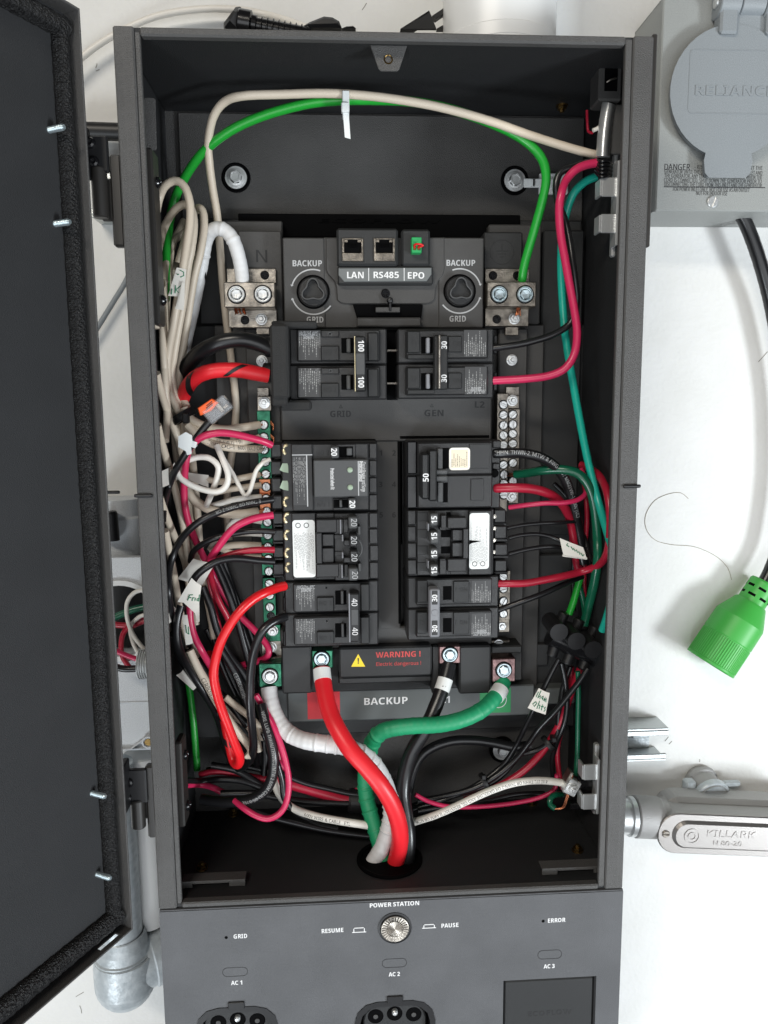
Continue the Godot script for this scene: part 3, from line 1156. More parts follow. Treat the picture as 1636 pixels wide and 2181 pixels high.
	g.tube(smooth_line([v(22.6, 474.6, -65), v(22.6, 476, -62), v(25.5, 475.9, -60), v(28.3, 474.9, -60), v(25.7, 474.3, -62), v(25.3, 474.2, -65)], 1.0), 0.75, 8)
	part("red_jumper", g, M.w_red, term)
	shared("cross_screw", fixing("cross_screw"), M.gloss_black, v(1.7, 443.5, -79), block)
	# catch below the ports
	g = geo()
	g.prism([w(-23.1, 435.1), w(30.2, 435.1), w(28.8, 425.6), w(-20.4, 425.7)], -81, -77.5, 0.4)
	var catch := part("cover_catch", g, M.pitch, e)
	g = geo()
	slab(g, [-20.6, 418.1, 28.1, 425], -81, -72, 1.0)
	slab(g, [-6.2, 429, 12.3, 432.8], -79, -74, 0.4)
	part("catch_lip", g, M.chassis, catch)
	g = geo()
	g.lathe(v(4.8, 437.7, -74), Vector3(0, 0, 1), [w(2.4, -3), w(2.4, 0), w(1.6, 1.4), w(0, 1.8)], 14)
	slab(g, [3.9, 430.1, 5.7, 436], -76, -73, 0.4)
	part("catch_pin", g, M.black, catch)
	# middle plate with the engraved words, and the spine between the breaker columns
	g = geo()
	slab(g, [-79.7, 331.4, 84.5, 417.5], -107, -80, 1.0)
	slab(g, [-6.4, 179.5, 12, 332.8], -107, -82, 0.8)
	slab(g, [-85.2, 164.5, 87.1, 181.1], -107, -82, 1.0)
	slab(g, [-84, 161.5, 15.8, 332], -107, -95, 0.8)
	slab(g, [12, 159.1, 88.3, 331.1], -107, -95, 0.8)
	var mid := part("centre_plate", g, M.chassis, e)
	write("GRID", v(-33.8, 352.9, -79.9), 4.8, M.engrave, mid, 0, true, 0.3, 16.0, "engraved_word")
	write("GEN", v(39.2, 352.9, -79.9), 4.8, M.engrave, mid, 0, true, 0.3, 14.8, "engraved_word")
	write("L2", v(74.6, 359.2, -79.9), 4.8, M.engrave, mid, 0, true, 0.3, 7.6, "engraved_word")
	for q in [v(-33.5, 358.6, -80), v(37.3, 358.8, -80)]:
		g = geo()
		var a2 := Vector2(q.x, q.y) * 1000.0
		g.ring([a2 + w(-1.5, -1.2), a2 + w(1.5, -1.2), a2 + w(0, 1.6)], [a2 + w(-0.9, -0.8), a2 + w(0.9, -0.8), a2 + w(0, 0.8)], -80.2, -79.8)
		part("engraved_arrow", g, M.engrave, mid)
	for q in [["1", v(-2.5, 322.2, -81.8)], ["2", v(7.5, 322.1, -81.8)], ["3", v(-3.1, 297.4, -81.8)], ["4", v(7.3, 297.3, -81.8)], ["5", v(-2.9, 273.1, -81.8)], ["6", v(7.2, 272.9, -81.8)]]:
		write(q[0], q[1], 4.2, M.engrave, mid, 0, true, 0.2, 0.0, "engraved_number")
	g = geo()
	slab(g, [-79.7, 331.8, -6.9, 333.4], -81, -79.6, 0.3)
	slab(g, [12.2, 333.2, 82.6, 335.4], -81, -79.6, 0.3)
	slab(g, [10.3, 183.9, 12.5, 335], -82, -81.6, 0.3)
	part("opening_edge", g, M.pitch, mid)
	# busbar seen in the gap between the upper breakers
	g = geo()
	slab(g, [2.2, 363.3, 10.6, 416.6], -80, -78.6, 0.3)
	part("bus_gap", g, M.pitch, mid)
	for r in [[1.8, 399.5, 9.7, 401.2], [1.6, 375, 9.5, 376.7]]:
		g = geo()
		slab(g, r, -78, -70, 0.3)
		part("bus_stab", g, M.tin, mid)
	# lug bay at the bottom
	g = geo()
	slab(g, [-84, 130.8, -60.1, 170.5], -107, -72, 1.4)
	slab(g, [36.9, 125.7, 43, 166.2], -107, -76, 1.0)
	slab(g, [58.6, 126.3, 84.6, 166.6], -107, -72, 1.4)
	slab(g, [85.7, 157.6, 111.3, 163.9], -107, -78, 1.0)
	slab(g, [-62.4, 123.7, 89.5, 161.8], -107, -92, 1.0)
	var bay := part("lug_bay", g, M.chassis_dark, e)
	g = geo()
	slab(g, [-38.3, 143.1, 36.3, 168.1], -92, -71, 1.4)
	slab(g, [-39.3, 135.8, 36.9, 142.1], -92, -76, 1.4)
	var warn := part("warning_plate", g, M.chassis_dark, bay)
	g = geo()
	g.prism([w(-22.9, 162.9), w(-17.4, 152.3), w(-28.6, 152.6)], -71.1, -70.85, 0.0)
	part("warning_triangle", g, M.yellow, bay)
	write("!", v(-22.9, 157.2, -70.7), 4.6, M.ink_dark, bay, 0, true, 0.2)
	write("WARNING !", v(9.4, 161.7, -70.8), 4.5, M.ink_red, bay, 0, true, 0.2, 36.0)
	write("Electric dangerous !", v(9.4, 154.1, -70.8), 2.7, M.ink_red, bay, 0, false, 0.2, 36.0)
	# printed strip with the circuit colours
	g = geo()
	slab(g, [-81.9, 97, 126.7, 123.9], -118, -95, 1.0)
	slab(g, [-96.9, 97.8, -81.3, 124.9], -118, -97, 1.0)
	slab(g, [127.1, 103.9, 163.5, 118.2], -118, -100, 1.0)
	var band := part("backup_strip", g, M.band, e)
	g = geo()
	slab(g, [-65.2, 99.6, -38.2, 126.2], -95.4, -94.7, 0.0)
	part("red_patch", g, M.label_red, band)
	g = geo()
	slab(g, [79.9, 100.2, 106.4, 121.8], -95.4, -94.7, 0.0)
	part("green_patch", g, M.label_green, band)
	write("BACKUP", v(-0, 113.6, -94.6), 6.0, M.ink_white, band, 0, true, 0.2, 36.5)
	write("L2", v(-51.5, 112.1, -94.4), 6.0, M.ink_white, band, 0, true, 0.2)
	write("L1", v(51.1, 113.2, -94.6), 6.0, M.ink_white, band, 0, true, 0.2)
	g = geo()
	c = v(95.9, 111.4, -94.6)
	cc = Vector2(c.x, c.y) * 1000.0
	g.ring(circle(cc, 7.0, 32), circle(cc, 6.4, 32), -94.8, -94.5)
	for q in [[-3.6, 0.2, 3.6, 0.8], [-2.4, -1.6, 2.4, -1.0], [-1.0, -3.2, 1.0, -2.6], [-0.3, 0.8, 0.3, 4.0]]:
		g.box(cc.x + q[0], cc.y + q[1], cc.x + q[2], cc.y + q[3], -94.8, -94.5, 0.0)
	part("ground_mark", g, M.ink_white, band)
	g = geo()
	slab(g, [130.2, 135.7, 141.6, 155], -114, -108, 0.8)
	part("wire_saddle", g, M.chassis_dark, e)
	build_terminals(e)


func lug_screw(q: Vector3, m: Material, parent: Node3D):
	var o := shared("screw_gap_shade", fixing("big_gap_shade"), M.pitch, q, parent)  # raised black disc stands for shade in the gap round the screw
	var s := shared("lug_screw", fixing("lug_bolt"), m, q, parent, Basis(Vector3(0, 0, 1), q.x * 40.0))


func bar_screw(q: Vector3, parent: Node3D, turn: float):
	shared("screw_gap_shade", fixing("small_gap_shade"), M.pitch, q, parent)  # smaller black disc, painted shade round the screw head
	shared("bar_screw", fixing("bar_screw"), M.zinc, q, parent, Basis(Vector3(0, 0, 1), turn))


func build_terminals(e: Node3D):
	var g := geo()
	# two big lug blocks at the top
	for k in 2:
		g = geo()
		slab(g, [[-119.1, 453, -81.6, 463.9], [80.4, 453.2, 115.6, 464.2]][k], -95.4, -92, 0.4)
		slab(g, [[-118.7, 419.5, -81.7, 432.9], [80.5, 420.1, 115.2, 433.4]][k], -95.4, -91, 0.4)
		slab(g, [[-98, 414.7, -87.9, 419.7], [97.1, 413.4, 107.6, 419.9]][k], -97, -93, 0.3)
		slab(g, [[-119.5, 432.8, -81.5, 451.3], [78.9, 433, 117, 451.8]][k], -91.5, -76, 0.7)
		var t := part("lug_terminal", g, [M.tin, M.nickel][k], e)
		for q in [[v(-110.1, 442.4, -76), v(-90.6, 442.4, -76)], [v(88.3, 442.4, -76), v(108.3, 442.4, -76)]][k]:
			lug_screw(q, [M.zinc, M.blue_zinc][k], t)
		for q in [[v(-90.2, 459, -92), v(-106.2, 425.2, -91)], [v(86.6, 458.9, -92), v(105.6, 458.9, -92), v(89.8, 425.5, -91)]][k]:
			shared("cross_screw", fixing("cross_screw"), M.gloss_black, q, t, Basis(Vector3(0, 0, 1), q.y * 30.0))
		shared("hex_nut", fixing("hex_nut"), M.zinc, [v(-93.6, 425.9, -91), v(103.6, 425.9, -91)][k], t)
	# copper link strips running down below the lug blocks
	g = geo()
	slab(g, [-98.9, 366.4, -90.1, 373.7], -99, -95.5, 0.3)
	part("bus_link", g, M.tin, e)
	g = geo()
	slab(g, [98.9, 366.4, 109.6, 373.1], -99, -95.5, 0.3)
	part("bus_link", g, M.tin, e)
	for q in [v(-94.9, 394.6, -99), v(104, 394.4, -99)]:
		shared("hex_nut", fixing("hex_nut"), M.zinc, q, e)
	# left bar: sections with green reflections put into their colour, some coppery
	var bar := Node3D.new()
	bar.name = "neutral_bar"
	e.add_child(bar, true)
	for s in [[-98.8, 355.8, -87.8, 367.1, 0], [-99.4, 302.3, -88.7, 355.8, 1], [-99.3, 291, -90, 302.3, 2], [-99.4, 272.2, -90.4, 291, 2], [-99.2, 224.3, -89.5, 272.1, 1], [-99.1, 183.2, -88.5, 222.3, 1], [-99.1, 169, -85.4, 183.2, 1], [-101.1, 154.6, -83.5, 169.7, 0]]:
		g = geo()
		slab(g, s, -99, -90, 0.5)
		part("bar_section", g, [M.tin, M.green_reflect_metal, M.copper][s[4]], bar)
	var seed_turn := 0.4
	for q in [v(-94.1, 344.9, -90), v(-94.3, 335.3, -90), v(-94.3, 325.4, -90), v(-93.8, 315.8, -90), v(-93.7, 306.1, -90), v(-93.6, 296, -90), v(-93.9, 286.6, -90), v(-93.8, 276.4, -90), v(-93.4, 267.7, -90), v(-93.3, 257.1, -90), v(-93.6, 247.6, -90), v(-93.5, 238, -90), v(-93.4, 227.6, -90), v(-93.3, 217.5, -90), v(-93.2, 207.8, -90), v(-93.5, 198, -90)]:
		seed_turn = fmod(seed_turn + 1.27, PI)
		bar_screw(q, bar, seed_turn)
	for q in [v(-93.2, 362, -90), v(-91.8, 178.3, -90), v(-93.3, 164.5, -90)]:
		shared("hex_nut", fixing("hex_nut"), M.zinc, q, bar)
	shared("cross_screw", fixing("cross_screw"), M.gloss_black, v(-92.9, 190.6, -90), bar)
	g = geo()
	slab(g, [-102, 149.4, -84.4, 157.4], -99, -86, 0.6)
	part("lug_throat", g, M.nickel, bar)
	g = geo()
	g.lathe(v(-93.6, 155.2, -86), Vector3(0, 0.5, 1), [w(5.6, 0.1), w(5.2, 0.4), w(4.8, -0.8), w(0, -0.8)], 24)
	part("lug_mouth", g, M.pitch, bar)
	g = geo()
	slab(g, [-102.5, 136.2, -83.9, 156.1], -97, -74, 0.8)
	part("lug_block", g, M.green_reflect_metal, bar)
	lug_screw(v(-93.6, 145.6, -74), M.zinc, bar)
	# right bar: two rows of screws
	var rb := Node3D.new()
	rb.name = "ground_bar"
	e.add_child(rb, true)
	for s in [[90.5, 272.9, 100, 367.9], [99.4, 356, 108.5, 366.4], [100.1, 303.3, 109.3, 355.6], [100.7, 279.6, 109.2, 295.7], [94, 182.3, 103.5, 224.1], [92.2, 172, 103.3, 182.9]]:
		g = geo()
		slab(g, s, -99, -89.6, 0.5)
		part("bar_section", g, M.nickel, rb)
	for q in [v(95.6, 359, -89.6), v(95.7, 350.9, -89.6), v(95.8, 342.7, -89.6), v(95.9, 334.8, -89.6), v(96, 327, -89.6), v(96.2, 311.1, -89.6), v(96.7, 303.2, -89.6), v(96.8, 295.9, -89.6), v(96.9, 286.8, -89.6), v(103.3, 351.2, -89.6), v(103.4, 343.3, -89.6), v(103.5, 335.9, -89.6), v(103.6, 328, -89.6), v(103.9, 312.5, -89.6), v(104.1, 297.7, -89.6), v(97.4, 219.3, -89.6), v(97.6, 209, -89.6), v(97.7, 198.7, -89.6), v(97.9, 187.9, -89.6)]:
		seed_turn = fmod(seed_turn + 0.83, PI)
		bar_screw(q, rb, seed_turn)
	for q in [v(102.7, 362.3, -89.6), v(103.1, 285.9, -89.6), v(96.9, 177.3, -92)]:
		shared("hex_nut", fixing("hex_nut"), M.zinc, q, rb)
	# bottom lugs
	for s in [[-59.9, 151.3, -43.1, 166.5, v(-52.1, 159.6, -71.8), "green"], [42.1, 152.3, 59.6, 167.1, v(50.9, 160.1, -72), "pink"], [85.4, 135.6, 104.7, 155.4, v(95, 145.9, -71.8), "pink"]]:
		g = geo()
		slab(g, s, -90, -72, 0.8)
		var lug := part("feeder_lug", g, M.green_reflect_metal if s[5] == "green" else M.pink_reflect_metal, e)
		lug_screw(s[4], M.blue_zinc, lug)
	g = geo()
	slab(g, [85.3, 157.6, 103.4, 165.7], -98, -88, 0.6)
	slab(g, [85.8, 150.2, 102.3, 158.3], -98, -86, 0.6)
	var gl := part("lug_throat", g, M.nickel, e)
	shared("hex_nut", fixing("hex_nut"), M.zinc, v(93.9, 162.1, -88), gl)
	g = geo()
	g.lathe(v(94.4, 153.8, -86), Vector3(0, 0.5, 1), [w(5.6, 0.1), w(5.2, 0.4), w(4.8, -0.8), w(0, -0.8)], 24)
	part("lug_mouth", g, M.pitch, gl)


# ---------------------------------------------------------------- the lower cover with button and sockets
func build_power_station():
	var e := thing("power_station_cover", "charcoal lower cover with a round push button and cable sockets below the box", "control panel", v(0, -330, -20))
	var g := geo()
	g.box(-171, -72.4, 172, -3.2, -130, 0.6, 0.0)
	g.box(-171, -3.3, 172, -2.2, -130, 0.1, 0.5)
	g.box(-171, -330, -147, -72.4, -130, 0.6, 0.0)
	g.box(-89.5, -330, -30, -72.4, -130, 0.6, 0.0)
	g.box(29, -330, 82, -72.4, -130, 0.6, 0.0)
	g.box(153.6, -330, 172, -72.4, -130, 0.6, 0.0)
	g.box(-147, -84, -89.5, -72.4, -130, 0.6, 0.0)
	g.box(-30, -86, 29, -72.4, -130, 0.6, 0.0)
	g.box(-147, -330, -89.5, -144, -130, 0.6, 0.0)
	g.box(-30, -330, 29, -146, -130, 0.6, 0.0)
	g.box(82, -330, 153.6, -146, -130, 0.6, 0.0)
	g.box(-147, -146, 153.6, -72.4, -130, -16, 0.0)
	part("front_plate", g, M.face, e)
	write("POWER STATION", v(-0.2, -5.3, 0.7), 3.3, M.ink_white, e, 0.5, true, 0.2, 36.5)
	write("RESUME", v(-46.2, -24.1, 0.7), 3.3, M.ink_white, e, 1.0, true, 0.2, 16.0)
	write("PAUSE", v(41, -24.4, 0.7), 3.3, M.ink_white, e, 1.0, true, 0.2, 12.8)
	write("ERROR", v(121.5, -24.4, 0.7), 3.3, M.ink_white, e, 0.5, true, 0.2, 13.4)
	write("GRID", v(-113.5, -25.1, 0.7), 3.3, M.ink_white, e, 0.5, true, 0.2, 9.8)
	write("AC 1", v(-117.2, -62.5, 0.7), 3.3, M.ink_white, e, 0.5, true, 0.2, 8.2)
	write("AC 2", v(-0.6, -62.1, 0.7), 3.3, M.ink_white, e, 0.5, true, 0.2, 8.4)
	write("AC 3", v(116.9, -62.1, 0.7), 3.3, M.ink_white, e, 0.5, true, 0.2, 8.4)
	# button marks
	for s in [[v(-26.5, -25.1, 0.7), 1.0], [v(25.5, -24.4, 0.7), 0.8]]:
		g = geo()
		var c: Vector3 = s[0] * 1000.0
		var h: float = 3.4 * s[1]
		g.box(c.x - 5.2, c.y - 1.6, c.x + 5.2, c.y - 1.0, 0.5, 0.8, 0)
		g.box(c.x - 4.2, c.y - 1.0, c.x - 3.6, c.y - 1.0 + h, 0.5, 0.8, 0)
		g.box(c.x + 3.6, c.y - 1.0, c.x + 4.2, c.y - 1.0 + h, 0.5, 0.8, 0)
		g.box(c.x - 4.2, c.y - 1.6 + h, c.x + 4.2, c.y - 1.0 + h, 0.5, 0.8, 0)
		part("button_mark", g, M.ink_white, e)
	# brushed metal button
	g = geo()
	var bc := v(-0, -24.3, 0.6)
	g.lathe(bc, Vector3(0, 0, 1), [w(12.4, 0), w(12.4, 0.6), w(11.2, 0.9), w(10.2, 0.6)], 44)
	var ring := part("push_button", g, M.black, e)
	g = geo()
	for i in 56:
		var a0 := TAU * i / 56.0
		var a1 := TAU * (i + 1) / 56.0
		var tilt := 0.16 * (1.0 if i % 2 == 0 else -1.0)
		for q in [[6.4, 1.5, 9.9, 2.1], [0.05, 1.9, 6.0, 1.7]]:
			var p0 := bc + v(cos(a0) * q[0], sin(a0) * q[0], q[1] + tilt * 0.3)
			var p1 := bc + v(cos(a0) * q[2], sin(a0) * q[2], q[3] + tilt)
			var p2 := bc + v(cos(a1) * q[2], sin(a1) * q[2], q[3] - tilt)
			var p3 := bc + v(cos(a1) * q[0], sin(a1) * q[0], q[1] - tilt * 0.3)
			g.face([p0, p1, p2, p3], Vector3(0, 0, 1))
	g.lathe(bc, Vector3(0, 0, 1), [w(10.3, 0), w(10.3, 1.9), w(9.9, 2.1)], 44)
	g.lathe(bc, Vector3(0, 0, 1), [w(6.5, 1.4), w(6.3, 0.8), w(6.0, 0.8), w(6.0, 1.8)], 44)
	part("button_cap", g, M.tin, ring)
	# lamps behind thin oval outlines and pin-hole lamps
	for q in [v(-118.3, -53.7, 0.6), v(-0.5, -53, 0.6), v(117.1, -52.4, 0.6)]:
		var c: Vector3 = q * 1000.0
		g = geo()
		g.ring(rounded(c.x - 9.3, c.y - 3.7, c.x + 9.3, c.y + 3.7, 3.6), rounded(c.x - 8.9, c.y - 3.3, c.x + 8.9, c.y + 3.3, 3.2), 0.55, 0.75)
		part("socket_lamp", g, M.emboss, e)
	for q in [v(-123.8, -25.7, 0.6), v(111.5, -24.7, 0.6)]:
		g = geo()
		g.lathe(q, Vector3(0, 0, 1), [w(1.2, 0), w(1.1, 0.15), w(0, 0.1)], 14)
		part("pin_lamp", g, M.pitch, e)
	# two inlet sockets
	for q in [v(-118.3, -84, 0), v(-0.3, -86, 0)]:
		var c: Vector3 = q * 1000.0
		var y1 := c.y + 1.6
		g = geo()
		var o := rounded(c.x - 30.5, y1 - 66, c.x + 30.5, y1, 17, 3)
		var i := rounded(c.x - 26.5, y1 - 62, c.x + 26.5, y1 - 4, 14, 3)
		g.ring(o, i, -13, 1.2)
		g.box(c.x - 6, y1 - 1, c.x + 6, y1 + 4.6, 0.4, 2.0, 0.6)
		var s := part("inlet_socket", g, M.black, e)
		# the cover's rounded corners round the socket
		var ex0: float = [-147.0, -30.0][0 if c.x < -60.0 else 1]
		var ex1: float = [-89.5, 29.0][0 if c.x < -60.0 else 1]
		for side in [1.0, -1.0]:
			var corner := [w(ex1 if side > 0.0 else ex0, y1 - 1.6)]
			for q2 in 7:
				var a2 := deg_to_rad(15.0 * q2)
				corner.append(w(c.x + side * (13.5 + 16.8 * cos(a2)), y1 - 17.2 + 16.8 * sin(a2)))
			corner[0] = w(c.x + side * 30.6, y1 + 0.2)
			g = geo()
			g.prism(corner, -14, 0.55, 0.0)
			part("socket_corner", g, M.face, s)
		g = geo()
		g.prism(rounded(c.x - 29, y1 - 64, c.x + 29, y1 - 2, 15, 3), -14, -11, 0.2)
		part("socket_floor", g, M.pitch, s)
		g = geo()
		g.prism(rounded(c.x - 24, y1 - 60, c.x + 24, y1 - 6.5, 12, 3), -12, -3.5, 1.0)
		part("socket_core", g, M.chassis_dark, s)
		for k in 3:
			g = geo()
			var pc := v(c.x - 14.5 + 14.5 * k, y1 - 15.5 + (1.5 if k == 1 else 0.0), -3.4)
			g.lathe(pc, Vector3(0, 0, 1), [w(6.0, 0), w(5.6, 0.3), w(5.2, 0), w(0, 0.05)], 24)
			part("pin_hole", g, M.pitch, s)
			g = geo()
			if k == 1:
				g.lathe(pc + v(0, 2.4, 0), Vector3(0, 0, 1), [w(2.2, 0), w(2.2, 2.4), w(1.4, 3.4), w(0, 3.6)], 16)
			else:
				g.lathe(pc, Vector3(0, 0, 1), [w(1.8, 0), w(1.8, 0.6), w(0, 0.8)], 14)
			part("contact_pin", g, M.zinc if k == 1 else M.chassis, s)
	# blank cover on the third position
	g = geo()
	g.box(83.0, -145, 152.6, -74.5, -16, -1.6, 1.4)
	var blank := part("blank_cover", g, M.chassis_dark, e)
	write("ECOFLOW", v(118.5, -103.3, -1.7), 4.0, M.engrave, blank, 0.5, true, 0.5, 34.0, "embossed_lettering")


# ---------------------------------------------------------------- circuit breakers
# two-pole breaker faces are built from the rectangles measured on the front, each with its own depth
func breaker(label: String, r: Array, group := "circuit breakers plugged into the carrier") -> Node3D:
	var o := thing("circuit_breaker", label, "circuit breaker", v((r[0] + r[2]) / 2.0, (r[1] + r[3]) / 2.0, -95), group)
	return o


func dimple(o: Node3D, q: Vector3):
	var g := geo()
	g.lathe(q, Vector3(0, 0, 1), [w(1.5, 0), w(1.2, 0.25), w(0.7, -0.1), w(0, -0.1)], 14)
	part("dimple", g, M.breaker_grey, o)


func onoff(o: Node3D, q: Vector3, turn: float, m: Material):
	write("I  ON", q, 3.0, m, o, turn, false, 0.2, 0.0, "embossed_lettering")


func build_breakers():
	var g: Geo
	var o: Node3D
	# ---- 100 A grid breaker, top left
	o = breaker("two-pole black breaker marked 100, under the black clamp at the GRID position", [-70.3, 363.5, 0.5, 414.7])
	g = geo()
	slab(g, [-70.4, 389.5, 0.9, 415.3], -95, -56, 1.0)
	slab(g, [-71, 363.5, 0.7, 389.2], -95, -56, 1.0)
	slab(g, [-65, 391.3, -4.2, 414.1], -57, -51, 1.0)
	slab(g, [-65.6, 364.8, -4.4, 387.6], -57, -51, 1.0)
	part("case", g, M.breaker, o)
	for k in 2:
		var y: float = [0.0, 1.0][k]
		printed("rating_plate", [[-63.6, 392.4, -47.6, 413.5], [-63.9, 365.7, -48.1, 386.7]][k], -50.6, M.print_dark, o)
		g = geo()
		slab(g, [[-47.4, 391.9, -34.4, 402.3], [-47.9, 365.2, -34.9, 375.7]][k], -52, -48.6, 0.5)
		part("raised_block", g, M.breaker_dark, o)
		g = geo()
		slab(g, [[-13.5, 391.4, -5.7, 411.8], [-13.8, 365.3, -5.9, 386]][k], -52, -48.6, 1.0)
		part("raised_block", g, M.breaker_dark, o)
		g = geo()
		slab(g, [[-47.1, 408.7, -34.2, 413.3], [-47.6, 382.2, -34.6, 386.5]][k], -52, -49.5, 0.4)
		var rb := part("test_block", g, M.breaker, o)
		dimple(o, [v(-40.7, 411, -49.4), v(-40.8, 384.5, -49.4)][k])
		onoff(o, [v(-40.9, 397.9, -48.4), v(-41.4, 371, -48.4)][k], 180, M.engrave)
		g = geo()
		slab(g, [[-32.6, 397.3, -23.7, 408], [-33, 370.9, -24.1, 381.8]][k], -51.2, -50.5, 0.2)
		var sl := part("handle_slot", g, M.pitch, o)
		g = geo()
		slab(g, [[-28.9, 397.5, -25.8, 407.5], [-29.3, 371.2, -26.2, 381.3]][k], -51, -48, 0.8)
		part("handle_stem", g, M.breaker_grey, sl)
		g = geo()
		slab(g, [[-74, 397.4, -70.1, 410.5], [-74.7, 370.2, -70.1, 383.5]][k], -76, -66, 1.0)
		part("wire_clamp", g, M.gloss_black, o)
	g = geo()
	slab(g, [-23.2, 369.2, -15.5, 408.2], -50, -37, 1.0)
	var tie := part("handle_tie", g, M.breaker_dark, o)
	g = geo()
	slab(g, [-22.5, 381.2, -16.2, 396.3], -38, -36.6, 0.3)
	part("tie_plate", g, M.breaker_grey, tie)
	g = geo()
	slab(g, [-23.5, 369.3, -22.8, 408.3], -44, -37.6, 0.2)
	part("gold_highlight", g, M.brass, tie)  # golden highlight on the tie, built as a bright strip
	for q in [v(-18.7, 401.3, -36.8), v(-19, 375.9, -36.8)]:
		write("100", q, 4.2, M.ink_white, o, -90, true, 0.2, 7.8)
	# black hold-down clamp over its left end
	plate_words(o, [v(-56.3, 411.1, -50.4), v(-56.3, 409.1, -50.4)], 0.0)
	var c := thing("hold_down_clamp", "matte black clamp bracket gripping the left end of the breaker marked 100", "bracket", v(-78.1, 392.7, -60))
	g = geo()
	slab(g, [-82.8, 365, -70.3, 416.4], -80, -34, 1.6)
	slab(g, [-81.9, 414.8, -50.1, 419.3], -70, -40, 1.4)
	slab(g, [-78, 355.9, -55.5, 363.3], -70, -46, 1.4)
	slab(g, [-83.3, 359.7, -71.9, 367], -74, -38, 1.4)
	part("clamp_body", g, M.bracket, c)
	for q in [v(-89.1, 403.3, -70), v(-90.7, 384, -70)]:
		g = geo()
		g.lathe(q, Vector3.RIGHT, [w(6.0, -1), w(7.6, 0), w(7.6, 5), w(6.5, 6)], 24)
		part("cable_collar", g, M.black, c)
	# ---- 30 A generator breaker, top right
	o = breaker("two-pole black breaker marked 30, at the top right GEN position", [8.7, 363.5, 79, 414.5])
	g = geo()
	slab(g, [8.9, 390.2, 80.4, 415.1], -95, -56, 1.0)
	slab(g, [8.8, 363.9, 80.7, 389.8], -95, -56, 1.0)
	slab(g, [14.4, 392.9, 75.5, 413.6], -57, -51, 1.0)
	slab(g, [14.3, 366.3, 75.8, 387.2], -57, -51, 1.0)
	part("case", g, M.breaker, o)
	for k in 2:
		printed("rating_plate", [[57.3, 394.2, 74, 413.5], [58.2, 366.8, 74.3, 387]][k], -50.6, M.print_dark, o, 3)
		g = geo()
		slab(g, [[15.3, 397, 24.9, 412.8], [15.2, 371.2, 24.9, 386.5]][k], -52, -49, 0.8)
		part("raised_block", g, M.breaker_dark, o)
		g = geo()
		slab(g, [[15.6, 392.6, 35.6, 396], [15.5, 367.1, 35.6, 370.5]][k], -52, -49.4, 0.5)
		part("raised_block", g, M.breaker_dark, o)
		g = geo()
		slab(g, [[45.3, 397.5, 55.7, 409], [45.4, 371, 55.8, 382.6]][k], -52, -49.2, 0.5)
		part("raised_block", g, M.breaker_dark, o)
		write(["12", "12"][k], [v(20.4, 405, -48.8), v(20.3, 378.7, -48.8)][k], 3.0, M.engrave, o, 180, false, 0.2, 0.0, "embossed_lettering")
		onoff(o, [v(50.5, 403.6, -49), v(50.6, 376.8, -49)][k], 0, M.engrave)
		g = geo()
		slab(g, [[25.8, 396.7, 34.4, 408.8], [25.7, 370.5, 34.4, 382.5]][k], -51.2, -50.5, 0.2)
		var sl := part("handle_slot", g, M.pitch, o)
		g = geo()
		slab(g, [[29, 396.8, 31.8, 407.8], [29, 371.1, 31.8, 381.9]][k], -51, -46, 0.8)
		part("handle_stem", g, M.tie_silver, sl)
		g = geo()
		slab(g, [[82.1, 397.4, 85, 410.7], [82.4, 369.8, 85.3, 383.3]][k], -78, -64, 1.0)
		part("wire_clamp", g, M.breaker_dark, o)
		write("30", [v(42.1, 402.4, -45.8), v(42.1, 378.5, -45.8)][k], 4.0, M.ink_white, o, 90, true, 0.2, 5.6)
	g = geo()
	slab(g, [34.5, 370.3, 44.9, 409.4], -50, -46, 0.8)
	tie = part("handle_tie", g, M.breaker_dark, o)
	g = geo()
	slab(g, [37.2, 370.9, 38.7, 408.9], -46, -40, 0.3)
	part("tie_edge", g, M.tin, tie)
	plate_words(o, [v(66.6, 368.9, -50.4), v(66.6, 370.6, -50.4)], 180.0)
	# ---- combined breaker and surge device, left column top
	o = breaker("black surge protective device breaker with two small pale lamps and two 20 handles", [-85.9, 281.5, -7.2, 332.6])
	g = geo()
	slab(g, [-78.7, 280.3, -6.9, 332.3], -95, -56, 1.0)
	slab(g, [-57.6, 281.1, -13.4, 331.7], -57, -52, 1.0)
	part("case", g, M.breaker, o)
	for k in 4:
		var yy: Array = [[-86.5, 321, -78.5, 331.5], [-86.9, 307.9, -78.8, 318.5], [-86.9, 295.1, -79.2, 305.8], [-87.3, 281.8, -78.8, 292.6]][k]
		g = geo()
		slab(g, yy, -86, -60, 1.0)
		slab(g, [yy[2], yy[1] - 1.4, yy[2] + 6.5, yy[1] + 1.6], -86, -58, 0.5)
		part("terminal_block", g, M.breaker, o)
		g = geo()
		slab(g, [[-13.1, 319.8, -7.2, 331.4], [-13.3, 306.7, -7.3, 318.7], [-13.4, 294, -7.4, 305.7], [-13.6, 280.7, -7.2, 292.9]][k], -57, -53.4, 0.7)
		part("end_block", g, M.breaker, o)
	terminal_hook(o, v(-75.5, 327, -57))
	terminal_hook(o, v(-76.1, 287.8, -57))
	for r in [[-79.6, 310.3, -74, 316.6], [-79.9, 296.9, -74.3, 303.6]]:
		g = geo()
		g.prism([w(r[0], r[1] + 2), w(r[0] + 2, r[3]), w(r[2] - 0.5, r[3]), w(r[2], r[3] - 1.5), w(r[2], r[1]), w(r[0] + 2.6, r[1] + 0.6)], -58, -55.4, 0.4)
		part("terminal_plug", g, M.led, o)
	g = geo()
	slab(g, [-70.9, 281.9, -55, 331.8], -53, -49, 0.8)
	var plate := part("side_plate", g, M.breaker, o)
	printed("rating_plate", [-70, 286.2, -59.9, 322.5], -48.8, M.print_dark, o)
